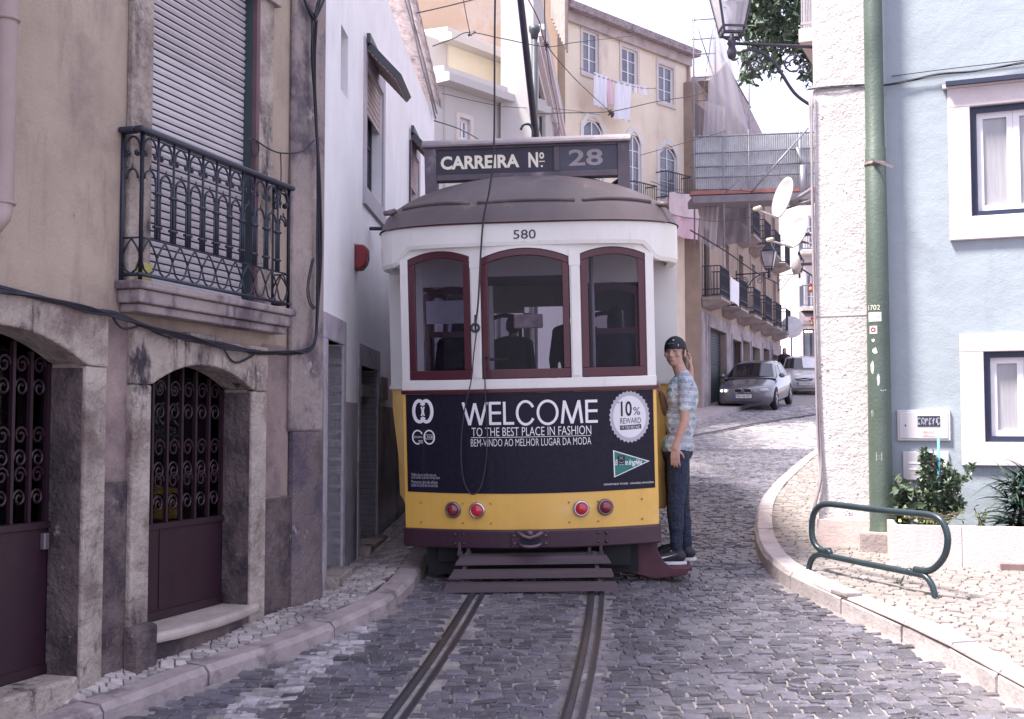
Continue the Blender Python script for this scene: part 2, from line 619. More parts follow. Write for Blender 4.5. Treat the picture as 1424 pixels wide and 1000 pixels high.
def window(root, x0, x1, z0, z1, dep, fm, pm, nx=2, nz=3, fw=.05, rise=0.0, th=.05, name='window'):
    """frame with glazing bars, pane as its child"""
    mb = MB()
    n = 8
    if rise:
        o = arch_poly(x0, x1, z0, z1, rise, n)
        i = arch_poly(x0 + fw, x1 - fw, z0 + fw, z1 - fw, rise * .95, n)
    else:
        o = [(x0, z0), (x0, z1), (x1, z1), (x1, z0)]
        i = [(x0 + fw, z0 + fw), (x0 + fw, z1 - fw), (x1 - fw, z1 - fw), (x1 - fw, z0 + fw)]
    ring(mb, o, i, dep, dep + th)
    for k in range(1, nx):
        x = x0 + (x1 - x0) * k / nx
        w = fw * (.9 if k * 2 == nx else .45)
        mb.box(x - w / 2, x + w / 2, dep + .004, dep + th * .8, z0 + fw * .9, z1 - fw * .9 - rise * (1 - (1 - (2 * k / nx - 1) ** 2)))
    for k in range(1, nz):
        z = z0 + (z1 - z0) * k / nz
        mb.box(x0 + fw * .9, x1 - fw * .9, dep + .007, dep + th * .75, z - fw * .2, z + fw * .2)
    f = mb.build(name, fm, root)
    p = MB()
    p.prism(i, lambda a, b: (a, dep + th * .5, b), lambda a, b: (a, dep + th * .62, b))
    p.build('pane', pm, f)
    return f


def surround(mb, x0, x1, z0, z1, w, ya, yb, sill=None, top=None):
    """stone band round an opening, butted"""
    t = top or w
    sl = sill or w
    mb.box(x0 - w, x0, ya, yb, z0, z1)
    mb.box(x1, x1 + w, ya, yb, z0, z1)
    mb.box(x0 - w, x1 + w, ya, yb, z1, z1 + t)
    if sl > 0:
        mb.box(x0 - w, x1 + w, ya - .015, yb, z0 - sl, z0)
    return mb


# ================================================================== GROUND
def sheet(name, mat, rows, kind='structure', zoff=0.0, smooth=True):
    """rows: list of lists of points with equal counts"""
    mb = MB()
    n = len(rows[0])
    vs = [(p[0], p[1], p[2] + zoff) for r in rows for p in r]
    fs = []
    for i in range(len(rows) - 1):
        for k in range(n - 1):
            fs.append((i * n + k, i * n + k + 1, (i + 1) * n + k + 1, (i + 1) * n + k))
    mb.add(vs, fs)
    o = mb.build(name, mat, None, smooth)
    return tag(o, kind=kind)


ys = lin(-12, 30, 90) + lin(31, 150, 60)
xs = [-60, -30, -12, -6, -3, 0, 3, 6, 12, 30, 60]
gmat = M('far_sett_road', (.27, .24, .235), .6, .25, 10, .9, 9, stains=[((.30, .27, .28), 2, .5, .7)])
sheet('ground', M('earth', (.12, .10, .10), .95, .2, 3, .4, 20), [[(x, y, zr(y) - .06) for x in xs] for y in ys])

# --- left pavement: kerb line (image) to wall base line
def poly_at(pl, y):
    """x on a polyline (list of (x,y)) at given y, linear, extrapolated"""
    for i in range(len(pl) - 1):
        if y <= pl[i + 1][1] or i == len(pl) - 2:
            (xa, ya), (xb, yb) = pl[i], pl[i + 1]
            return xa + (xb - xa) * (y - ya) / (yb - ya)


kl_px = [(200, 985), (290, 950), (420, 905), (540, 850), (585, 805), (604, 768)]
KL = [ground_hit(*p) for p in kl_px]
KLpl = [(p.x, p.y) for p in KL]
KLpl = [(q_.x, q_.y) for q_ in (ground_hit(-320, 1190), ground_hit(-60, 1085), ground_hit(80, 1030))] + KLpl + [(KLpl[-1][0] + .10, KLpl[-1][1] + 3), (KLpl[-1][0] + .6, KLpl[-1][1] + 12)]
CORN = V((-1.44, 9.0, 0))
TL = .31   # left building wall: dx/dy
TW = .034  # white building wall


def wall_left_x(y):
    return CORN.x + (TL if y < CORN.y else TW) * (y - CORN.y)


def wall_left_z(y):
    pts = [(2, .1), (5, .21), (6.2, .275), (7.5, .325), (9.0, .365), (11, .46), (14, .60), (30, 1.55)]
    for i in range(len(pts) - 1):
        if y <= pts[i + 1][0]:
            return pts[i][1] + (pts[i + 1][1] - pts[i][1]) * (y - pts[i][0]) / (pts[i + 1][0] - pts[i][0])
    return pts[-1][1]


KH = .09


def pave_left_z(x, y):
    xk, xw = poly_at(KLpl, y), wall_left_x(y)
    xk -= .19
    t = max(0, min(1.25, (xk - x) / max(.06, xk - xw)))
    return zr(y) + KH + (wall_left_z(y) - zr(y) - KH) * t


lrows = []
for y in lin(1.0, 24, 220):
    xk, xw = poly_at(KLpl, y), wall_left_x(y) - .16
    lrows.append([(x, y, pave_left_z(x, y)) for x in lin(xw, xk - .17, 8)])
sheet('left_pavement', m_calcj, lrows, zoff=-.010)


def kerb(name, pl, side, mat, z_of, y0, y1, width=.16, L=(.7, 1.2), inlet=None):
    """separate kerb stones along polyline; side +1 = pavement lies to +x"""
    mb = MB()
    # resample
    pts = []
    y = y0
    pp = [V((a, b, 0)) for a, b in pl]
    fine = catmull(pp, 12)
    fine = [p for p in fine if y0 <= p.y <= y1]
    acc = 0
    seg = [fine[0]]
    target = rnd.uniform(*L)
    for i in range(1, len(fine)):
        acc += (fine[i] - fine[i - 1]).length
        seg.append(fine[i])
        if acc > target or i == len(fine) - 1:
            # build one stone along seg
            a0 = V(seg[0]); a1 = V(seg[-1])
            d = (a1 - a0)
            if d.length > .05:
                dn = d.normalized()
                gap = .007
                n = max(2, int(d.length / .25))
                vs = []
                dz = rnd.uniform(-.006, .008)
                for q in range(n + 1):
                    t = gap / d.length + (1 - 2 * gap / d.length) * q / n
                    idx = t * (len(seg) - 1)
                    i0 = min(int(idx), len(seg) - 2)
                    c = seg[i0].lerp(seg[i0 + 1], idx - i0)
                    dd = (seg[i0 + 1] - seg[i0]).normalized()
                    nr = V((dd.y, -dd.x, 0)) * side      # towards pavement for side=+1 (pavement to the right)
                    ctop = z_of(c.y) + dz
                    j = lambda s: rnd.uniform(-s, s)
                    prof = [(0 - .004, -.25), (0 + j(.006), -.035), (.028 + j(.006), 0), (width, .004 + j(.003)), (width, -.25)]
                    for (w, h) in prof:
                        p = c + nr * w
                        vs.append((p.x, p.y, ctop + h))
                fs = []
                m = 5
                for q in range(n):
                    for k in range(m - 1):
                        fs.append((q * m + k, q * m + k + 1, (q + 1) * m + k + 1, (q + 1) * m + k))
                fs.append(tuple(range(m)))
                fs.append(tuple(n * m + k for k in range(m))[::-1])
                mb.add(vs, fs)
            acc = 0
            seg = [fine[i]]
            target = rnd.uniform(*L)
    o = mb.build(name, mat, None, False)
    return tag(o, kind='structure')


kerb('left_kerb', KLpl, -1, m_kerb, lambda y: zr(y) + KH, 2.5, 22)

# --- right pavement
kr_px = [(1424, 985), (1300, 912), (1170, 852), (1095, 815), (1062, 785), (1050, 745), (1062, 700), (1100, 660), (1143, 625)]
KR = [ground_hit(*p) for p in kr_px]
KRpl = [(p.x, p.y) for p in KR]
KRpl = [(KRpl[0][0] + .25, KRpl[0][1] - 1.3)] + KRpl
last = V((KRpl[-1][0], KRpl[-1][1], 0)); prev = V((KRpl[-2][0], KRpl[-2][1], 0))
dd = (last - prev).normalized()
KRpl += [(last.x + dd.x * 12, last.y + dd.y * 12), (last.x + dd.x * 40, last.y + dd.y * 40)]
KRH = .12
rrows = []
for y in lin(3.0, 60, 120):
    xk = poly_at(KRpl, y)
    rrows.append([(x, y, zr(y) + KRH) for x in [xk, xk + .3, xk + .7, xk + 1.2, xk + 2, xk + 4, xk + 9]])
sheet('right_pavement', m_calc_rj, rrows, zoff=-.012)
kerb('right_kerb', KRpl, 1, m_kerb_r, lambda y: zr(y) + KRH, 4.5, 50, width=.17, L=(.5, .95))


def right_x(y): return poly_at(KRpl, y)
def left_x(y): return poly_at(KLpl, y)


# --- road base sheet
rr = []
for y in lin(1.5, 70, 180):
    a = left_x(y) if y < 22 else left_x(22) - (y - 22) * .5
    rr.append([(a + (right_x(y) - a) * t, y, zr(y)) for t in lin(0, 1, 9)])
sheet('road', gmat, rr, zoff=-.013)


def setts(inside, x0, x1, y0, y1, sx, sy, zf, ang=0.0, gap=.009, hgt=.006, jit=.26, tilt=.006):
    """rows of individually shaped stones"""
    mb = MB()
    ca, sa = math.cos(ang), math.sin(ang)
    cx, cy = (x0 + x1) / 2, (y0 + y1) / 2
    Rr = math.hypot(x1 - x0, y1 - y0) / 2
    v = -Rr
    vs, fs = [], []
    row = 0
    while v < Rr:
        h = sy * rnd.uniform(.85, 1.18)
        u = -Rr + rnd.uniform(-sx, 0)
        while u < Rr:
            w = sx * rnd.uniform(.65, 1.45)
            uc, vc = u + w / 2, v + h / 2
            wob = .05 * math.sin(uc * .9 + row * .05) + .03 * math.sin(uc * 2.3 + 1.7)
            X = cx + ca * uc - sa * (vc + wob)
            Y = cy + sa * uc + ca * (vc + wob)
            if x0 <= X <= x1 and y0 <= Y <= y1 and inside(X, Y):
                hw, hh = w / 2 - gap / 2, h / 2 - gap / 2
                zj = rnd.uniform(-.005, .004)
                tx, ty = rnd.uniform(-tilt, tilt), rnd.uniform(-tilt, tilt)
                k0 = len(vs)
                crn = []
                for (a, b) in ((-1, -1), (0, -1.06), (1, -1), (1, 1), (0, 1.06), (-1, 1)):
                    crn.append((a * hw + rnd.uniform(-jit, jit) * hw * .6, b * hh + rnd.uniform(-jit, jit) * hh * .7))
                for lvl, (sc, zz) in enumerate(((1.0, -.028), (.97, hgt * .2), (.88, hgt))):
                    for (a, b) in crn:
                        a2, b2 = a * sc, b * sc
                        x = cx + ca * (uc + a2) - sa * (vc + wob + b2)
                        y = cy + sa * (uc + a2) + ca * (vc + wob + b2)
                        z = zf(x, y) + zz + zj + tx * a2 / hw + ty * b2 / hh if lvl else zf(x, y) + zz
                        vs.append((x, y, z))
                for lvl in range(2):
                    o = k0 + lvl * 6
                    for k in range(6):
                        l = (k + 1) % 6
                        fs.append((o + k, o + l, o + 6 + l, o + 6 + k))
                fs.append(tuple(k0 + 12 + k for k in range(6)))
            u += w
        v += h
        row += 1
    mb.add(vs, fs)
    return mb


def rail_x(y):
    t = y - 9.16
    if t < 0: return .17 + .085 * t - .0085 * t * t
    x = .17 + .085 * t
    if t > 9: x += .019 * (t - 9) ** 2
    return x


def rail_dir(y):
    return V((rail_x(y + .05) - rail_x(y - .05), .1, 0)).normalized()


GA = .45


def near_rail(X, Y):
    dx = X - rail_x(Y)
    c = rail_dir(Y).y
    return abs(abs(dx) * c - GA) < .105


gut = [ground_hit(x, y) for x, y in ((330, 1000), (380, 965), (420, 938), (470, 903), (512, 868))]
gutpl = [(p.x, p.y) for p in gut]


def in_band(X, Y):
    if Y > gut[-1].y + .2: return False
    d = abs(X - poly_at(gutpl, Y) + .02) + .10 * noise.noise(V((X * 5, Y * 5, 0)))
    return d < .115


def road_in(X, Y):
    return left_x(Y) + .05 < X < right_x(Y) - .05 and not near_rail(X, Y) and not in_band(X, Y)


road_st = setts(road_in, -3.2, 6.5, 4.4, 24, .104, .074, lambda x, y: zr(y) - .008)
o = road_st.build('road_setts', m_sett, None, False, fix=False)
tag(o, kind='structure')


o = setts(in_band, -3.0, .5, 4.4, gut[-1].y + .3, .104, .074, lambda x, y: zr(y) - .008).build('gutter_setts', M('pale_worn_sett', (.30, .275, .30), .6, .3, 14, .5, 60, island=.5, stains=[((.50, .46, .48), 9, .5, .62)]), None, False, fix=False)
tag(o, kind='structure')
o = setts(lambda X, Y: left_x(min(Y, 22)) - max(0, Y - 22) * .5 + .05 < X < right_x(Y) - .05 and not near_rail(X, Y), -4, 11, 24, 40, .17, .13, lambda x, y: zr(y) - .008).build('far_setts', M('pale_far_sett', (.30, .275, .295), .42, .25, 14, .5, 60, island=.45), None, False, fix=False)  # far stones in a paler colour than the near road setts
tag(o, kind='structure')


def lpave_in(X, Y):
    return wall_left_x(Y) - .12 < X < left_x(Y) - .19


o = setts(lpave_in, -4.2, 0, 3.6, 17, .070, .052, lambda x, y: pave_left_z(x, y) - .003, ang=.35, gap=.006, hgt=.004, tilt=.003).build('left_pavement_stones', m_calc, None, False, fix=False)
tag(o, kind='structure')


def rpave_in(X, Y):
    return X > right_x(Y) + .175 and not (Y > 11.6 and X > 3.1 + .42 * (Y - 11.2))


o = setts(rpave_in, 1.6, 6.6, 4.4, 22, .10, .075, lambda x, y: zr(y) + KRH - .006, ang=-.38, gap=.008, hgt=.006, tilt=.003).build('right_pavement_stones', m_calc_r, None, False, fix=False)
tag(o, kind='structure')

# --- tram rails: head, groove, lip
for sgn, lab in ((-1, 'left grooved steel tram rail set in the cobbled street'), (1, 'right grooved steel tram rail set in the cobbled street')):
    prof = [(-.065, -.05), (-.062, .004), (-.040, .008), (-.014, .009), (-.008, -.022), (.022, -.022), (.026, .007), (.036, .007), (.060, .003), (.063, -.05)]
    vs, fs = [], []
    yy = lin(3.0, 46, 130)
    for y in yy:
        d = rail_dir(y)
        nr = V((d.y, -d.x, 0))
        c = V((rail_x(y), y, zr(y))) + nr * (GA * sgn)
        for (a, h) in prof:
            p = c + nr * (a * (1 if sgn > 0 else 1))
            vs.append((p.x, p.y, c.z + h))
    m = len(prof)
    for i in range(len(yy) - 1):
        for k in range(m - 1):
            fs.append((i * m + k, i * m + k + 1, (i + 1) * m + k + 1, (i + 1) * m + k))
    ob = MB().add(vs, fs).build('tram_rail', m_rail, None, False)
    ob.data.materials.append(M('polished_rail_head', (.22, .225, .27), .3, .2, 14, metal=.9))
    for q_, pl in enumerate(ob.data.polygons):
        if q_ % (m - 1) in (2, 6): pl.material_index = 1
    tag(ob, lab, 'tram rail', 'tram rails in the street')
    # mortar strips beside the rail belong to the road bed
    vs, fs = [], []
    for y in yy:
        d = rail_dir(y)
        nr = V((d.y, -d.x, 0))
        c = V((rail_x(y), y, zr(y))) + nr * (GA * sgn)
        for a in (-.125, .125):
            p = c + nr * a
            vs.append((p.x, p.y, c.z - .010 + .004 * noise.noise(V((p.x * 9, p.y * 9, 0)))))
    for i in range(len(yy) - 1):
        fs.append((2 * i, 2 * i + 1, 2 * i + 3, 2 * i + 2))
    ob = MB().add(vs, fs).build('rail_bed', M('rail_mortar', (.20, .175, .185), .85, .35, 12, .7, 50, stains=[((.45, .42, .42), 7, .56, .68, (1, .5, 1))]), None)
    tag(ob, kind='structure')
# ================================================================== LEFT BEIGE HOUSE
dl = V((TL, 1, 0)).normalized()
FL = Frame((CORN.x + TL * (4.0 - CORN.y), 4.0, 0), dl)
lb = FL.root('old_townhouse', 'beige plastered old house with an iron balcony and maroon grille doors on the left', 'house')
XC = FL.loc(CORN).x                    # corner
T = FL.uv
# shutter opening, door openings
sx0, sx1 = T(204, 250)[0], T(350, 250)[0]
bal_z = T(250, 412)[1]
d2x0, d2x1 = T(199, 650)[0], T(341, 650)[0]
d2z0, d2z1 = T(250, 866)[1], T(251, 506)[1]
d1x1 = T(106, 650)[0]
d1x0 = d1x1 - (d2x1 - d2x0) - .1
d1z0, d1z1 = T(60, 960)[1] , T(20, 456)[1]
ztop = 8.2
holes = [(sx0, sx1, bal_z - .02, ztop - 3.0), (d2x0, d2x1, d2z0, d2z1 + .02), (d1x0, d1x1, d1z0, d1z1 + .05)]
zband = T(150, 440)[1]
mb = MB()
wall_shell(mb, -6, XC, -.3, ztop, 5.0, holes, .16)
mb.build('wall', m_plaster, lb)
mb = MB()
# rougher lower plaster strip, proud by 6 mm, between and right of the doors
def lowstrip(xa, xb, za, zb, y=-.006):
    mb.box(xa, xb, y, .0, za, zb)
lowstrip(T(136, 600)[0], T(174, 600)[0], T(150, 668)[1], T(150, 442)[1])
lowstrip(T(363, 600)[0], T(398, 600)[0], T(380, 690)[1], T(380, 480)[1])
mb.build_each('lower_plaster', m_plaster_dk, lb)
mb = MB()
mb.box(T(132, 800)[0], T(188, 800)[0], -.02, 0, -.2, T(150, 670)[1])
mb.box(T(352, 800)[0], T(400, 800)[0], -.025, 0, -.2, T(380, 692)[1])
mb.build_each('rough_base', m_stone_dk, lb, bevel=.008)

# corner pilaster of grey render
mb = MB()
pil = []
mb.box(T(399, 400)[0], XC + .03, -.045, 0, T(420, 600)[1], ztop)
mb.build('corner_pilaster', m_corner, lb, bevel=.02)
mb = MB()
n = 14
vs = []
xa, xb = T(399, 700)[0], XC + .035
for k in range(n + 1):
    z = -.2 + (T(420, 600)[1] + .2) * k / n
    for i in range(7):
        x = xa + (xb - xa) * i / 6
        dpt = -.05 - .035 * max(0, noise.noise(V((x * 3, 2.2, z * 2.5)))) - .05 * (1 - k / n) ** 2
        if i in (0, 6): dpt = max(dpt, -.04)
        vs.append((x, dpt, z))
fs = []
for k in range(n):
    for i in range(6):
        fs.append((k * 7 + i, k * 7 + i + 1, (k + 1) * 7 + i + 1, (k + 1) * 7 + i))
mb.add(vs, fs)
mb.box(xa + .004, xb - .004, -.04, 0, -.2, T(420, 600)[1] - .005)
mb.build('bulging_corner_base', M('crumbled_corner', (.17, .13, .135), .9, .3, 3, .8, 30, bump2=.6, b2scale=5, stains=[((.09, .07, .095), 1.5, .42, .6), ((.42, .35, .33), 1.9, .58, .64)]), lb, True)

# shutter
mb = MB()
n = 62
ztp = ztop - 3.05
for k in range(n):
    z = bal_z + (ztp - bal_z) * k / n
    h = (ztp - bal_z) / n
    bu = .028 if k > n * .50 else .036
    mb.add([(sx0, .04, z + .006), (sx1 - .045, .04, z + .006), (sx1 - .045, bu, z + h * .5), (sx0, bu, z + h * .5), (sx1 - .045, .04, z + h - .004), (sx0, .04, z + h - .004)],
           [(0, 1, 2, 3), (3, 2, 4, 5)])
sh = mb.build('roller_shutter', m_shut, lb, fix=False)
mb = MB().box(sx0, sx1 - .045, .055, .07, bal_z, ztp)
mb.build('shutter_backing', m_gap, sh)
MB().box(sx1 - .05, sx1 - .022, -.012, .06, bal_z, ztp).build('guide_rail', M('guide_dark', (.03, .05, .06), .6), sh)
MB().box(sx1 - .03, sx1 + .012, -.045, .12, bal_z, ztp).build('maroon_post', M('faded_maroon', (.13, .07, .085), .7, .15, 6), lb)
# stone jambs of the balcony door
mb = MB()
mb.box(T(174, 250)[0], sx0, -.035, .0, bal_z, ztp)
mb.box(sx1 + .014, T(373, 250)[0], -.035, .0, bal_z, ztp)
mb.box(T(174, 250)[0] - .03, T(373, 250)[0] + .05, -.07, .0, T(365, 2)[1], T(365, 2)[1] + .22)
mb.build_each('balcony_door_surround', m_stone, lb, bevel=.008)

# arched stone door surrounds
def stone_door(x0, x1, z0, z1, xo0, xo1, zo, rise, zb):
    mb = MB()
    mb.box(xo0, x0, -.05, .16, zb, z1 - rise)
    mb.box(x1, xo1, -.05, .16, zb, z1 - rise)
    # lintel of three arch blocks
    cuts = [xo0, x0 + (x1 - x0) * .30, x0 + (x1 - x0) * .66, xo1]
    for i in range(3):
        a, b = cuts[i] + .003, cuts[i + 1] - .003
        poly = []
        for x in lin(a, b, 9):
            if x <= x0 or x >= x1: z = z1 - rise + .001
            else: z = z1 - rise * ((2 * (x - x0) / (x1 - x0) - 1) ** 2)
            poly.append((x, z))
        poly += [(b, zo + (.0, .02, -.01)[i]), (a, zo + (.0, .02, -.01)[i])]
        mb.prism(poly, lambda p, q, i=i: (p, -.05 - .004 * i, q), lambda p, q: (p, .16, q))
    return mb

d2zo = T(260, 468)[1]
s2 = stone_door(d2x0, d2x1, d2z0, d2z1, T(174, 600)[0], T(362, 600)[0], d2zo, .14, .0)
s2.build('stone_door_surround', m_stone, lb, bevel=.012)
s1 = stone_door(d1x0, d1x1, d1z0, d1z1, d1x0 - .2, T(137, 600)[0], T(120, 425)[1], .16, .0)
s1.build('stone_door_surround', m_stone, lb, bevel=.012)
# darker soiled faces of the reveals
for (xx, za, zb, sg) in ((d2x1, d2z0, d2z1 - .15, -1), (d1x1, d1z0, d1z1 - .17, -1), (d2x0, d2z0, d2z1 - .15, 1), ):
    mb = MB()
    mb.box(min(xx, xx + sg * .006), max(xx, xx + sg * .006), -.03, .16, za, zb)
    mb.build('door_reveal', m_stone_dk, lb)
# plinth pieces + step stones
mb = MB()
mb.box(T(166, 900)[0], d2x0 + .02, -.11, .0, -.1, T(178, 868)[1])
mb.build('plinth_block', m_stone_dk, lb, bevel=.03)
mb = MB()
za, zb2 = d2z0, d2z0
pts = [(d2x0 - .02, -.10), (d2x0 + .2, -.14), (d2x0 + .6, -.15), (d2x1 - .2, -.12), (d2x1 + .12, -.06), (d2x1 + .12, .20), (d2x0 - .02, .20)]
mb.prism(pts, lambda a, b: (a, b, d2z0 - .055), lambda a, b: (a, b, d2z0 + .005))
mb.build('door_step', M('step_stone', (.42, .35, .33), .7, .2, 5, .5, 30), lb, bevel=.02)
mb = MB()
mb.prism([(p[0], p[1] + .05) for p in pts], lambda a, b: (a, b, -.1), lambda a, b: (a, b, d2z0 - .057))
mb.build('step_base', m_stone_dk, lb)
mb = MB()
mb.box(d1x0, T(96, 940)[0], -.06, .155, -.1, T(60, 950)[1])
mb.build('door_step', m_stone, lb, bevel=.015)

# grille doors
def spiral(mb, cx, cz, y, r, s=1, turns=1.4, rr=.007):
    pts = []
    for i in range(15):
        t = i / 14
        a = t * turns * 2 * PI
        q = r * (1 - .75 * t)
        pts.append((cx + s * q * math.cos(a), y, cz + q * math.sin(a)))
    mb.tube(pts, rr, 5)

def grille_door(x0, x1, z0, z1, rise, zmid, nb):
    y = .16
    MB().box(x0 + .01, x1 - .01, y, y + .04, z0 + .01, zmid).build('maroon_door', m_maroon_door, lb, bevel=.004)
    dr = lb.children[-1]
    d = [c for c in lb.children if c.name.startswith('maroon_door')][-1]
    mb = MB()
    mb.box(x0 + .005, x1 - .005, y - .015, y + .045, zmid + .001, zmid + .035)
    mb.box(x0 + .005, x1 - .005, y - .012, y, z0 + .012, z0 + .06)
    mb.box(x0 + (x1 - x0) * .36, x0 + (x1 - x0) * .36 + .012, y - .005, y, z0 + .07, zmid)
    mb.build('door_rail', m_maroon_bar, d)
    mb = MB()
    for k in range(nb + 1):
        x = x0 + .02 + (x1 - x0 - .04) * k / nb
        t = 2 * (x - x0) / (x1 - x0) - 1
        zt = z1 - rise * t * t
        mb.box(x - .011, x + .011, y + .0, y + .022, zmid + .036, zt)
    for k in range(nb):
        x = x0 + .02 + (x1 - x0 - .04) * (k + .5) / nb
        w = (x1 - x0) / nb
        for zc in (zmid + (z1 - zmid) * .42, zmid + (z1 - zmid) * .78):
            spiral(mb, x, zc + w * .42, y + .012, w * .36, 1)
            spiral(mb, x, zc - w * .42, y + .012, w * .36, -1)
            if zc > zmid + (z1 - zmid) * .7: pass
        for zc in (zmid + (z1 - zmid) * .22,):
            spiral(mb, x, zc + w * .42, y + .012, w * .34, 1)
            spiral(mb, x, zc - w * .42, y + .012, w * .34, -1)
    mb.build('grille', m_maroon_bar, d)
    MB().box(x0 + .01, x1 - .01, y + .06, y + .064, zmid, z1 + .01).build('glass', m_shopglass, d)
    return d

zm2 = T(250, 732, .16)[1]
dd2 = grille_door(d2x0, d2x1, d2z0, d2z1, .14, zm2, 7)
zm1 = T(40, 737, .16)[1]
dd1 = grille_door(d1x0, d1x1, T(30, 948, .16)[1], d1z1, .16, zm1, 9)
mb = MB().box(d1x1 - .07, d1x1 - .03, .13, .16, T(52, 765, .16)[1], T(52, 742, .16)[1])
mb.build('door_lock', M('lock_metal', (.25, .22, .25), .4, metal=.6), dd1, bevel=.005)
# shop interior behind the glass: dark room, counter with white things, bulb
mb = MB()
mb.box(d2x0 - .5, d2x1 + .6, 1.3, 1.32, -.1, 3)
mb.box(d2x0 - .52, d2x0 - .5, .2, 1.32, -.1, 3)
mb.box(d2x1 + .35, d2x1 + .37, .2, 1.29, -.1, 3)
mb.box(d1x0 - .3, d1x1 + .4, .8, .82, -.1, 3)
mb.build_each('dark_room_back', m_dark, lb)
def onp(px0, py0, px1, py1, dep):
    return FL.rect(px0, py0, px1, py1, dep)
m_pale = M('pale_goods', (.42, .41, .47), .5, .15, 8)
m_pale2 = M('grey_goods', (.16, .16, .21), .6, .2, 8)
shelf = MB()
a, b, c, d = onp(196, 722, 304, 732, .62)
shelf.box(a, b, .5, .95, c - .03, c)
shelf.build('shop_counter', m_pale2, lb)
def goods(boxes, name, mat):
    mb = MB()
    for (x0, y0, x1, y1, dp) in boxes:
        a, b, c, d = onp(x0, y0, x1, y1, dp)
        mb.box(a, b, dp, dp + .12, c, d)
    return mb.build_each(name, mat, lb, bevel=.015)
sm = MB()
a, b, c, d = onp(197, 700, 224, 727, .6)
w = b - a
sm.prism([(a, c), (b, c), (b, c + .03), (a + w * .95, c + .05), (a + w * .9, d - .02), (a + w * .6, d), (a + w * .1, d - .01), (a, d - .05), (a + w * .1, d - .07), (a + w * .55, d - .06), (a + w * .6, c + .05), (a, c + .04)],
         lambda p, q: (p, .6, q), lambda p, q: (p, .68, q))
sewing = sm.build('sewing_machine', m_pale, lb, bevel=.008)
goods([(262, 708, 300, 726, .62), (226, 716, 246, 727, .6)], 'white_box', m_pale)
goods([(240, 672, 250, 706, .65)], 'spray_bottle', m_pale)
goods([(220, 597, 236, 628, .9), (240, 600, 262, 625, .92), (200, 650, 212, 690, .9), (268, 640, 280, 668, .9)], 'shelf_goods', m_pale2)
goods([(262, 655, 296, 690, .85)], 'hanging_shirt', m_pale)
goods([(283, 601, 292, 625, .7)], 'yellow_packet', M('yellow_packet', (.5, .45, .08), .5))
a, z = T(259, 545, .7)
MB().ell((a, .7, z), (.018, .018, .022)).build('light_bulb', M('lit_bulb', (.9, .9, .9), .4, emit=(1, .97, .9), estr=6), lb, True)
ld = bpy.data.lights.new('shop_bulb_light', 'POINT')
ld.energy = 10
ld.color = (1, .92, .8)
ld.shadow_soft_size = .04
lo__ = bpy.data.objects.new('shop_bulb_light', ld)
COL.objects.link(lo__)
lo__.parent = lb
lo__.location = (a, .66, z)
goods([(0, 700, 8, 728, .55)], 'cardboard_box', M('cardboard', (.25, .15, .08), .8))

# balcony
bx0, bx1w = T(158, 412)[0], None
pr, _ = FL.atx(197, 412, bx0)
bp = -pr                                   # projection
bx1 = FL.uv(413, 450, -bp)[0]
zs_top = FL.uv(197, 388, -bp)[1]
zs_bot = FL.uv(197, 432, -bp)[1]
balc = MB()
pr = [(0, zs_bot), (0, zs_top)]
# moulded slab: three courses
h = zs_top - zs_bot
for (i0, z0, z1) in ((.05, zs_bot, zs_bot + h * .28), (.022, zs_bot + h * .29, zs_bot + h * .72), (0, zs_bot + h * .73, zs_top)):
    balc.box(bx0 + i0, bx1 - i0, -bp + i0, -.002, z0, z1)
balcony = balc.build('balcony', m_slab, lb, bevel=.01)
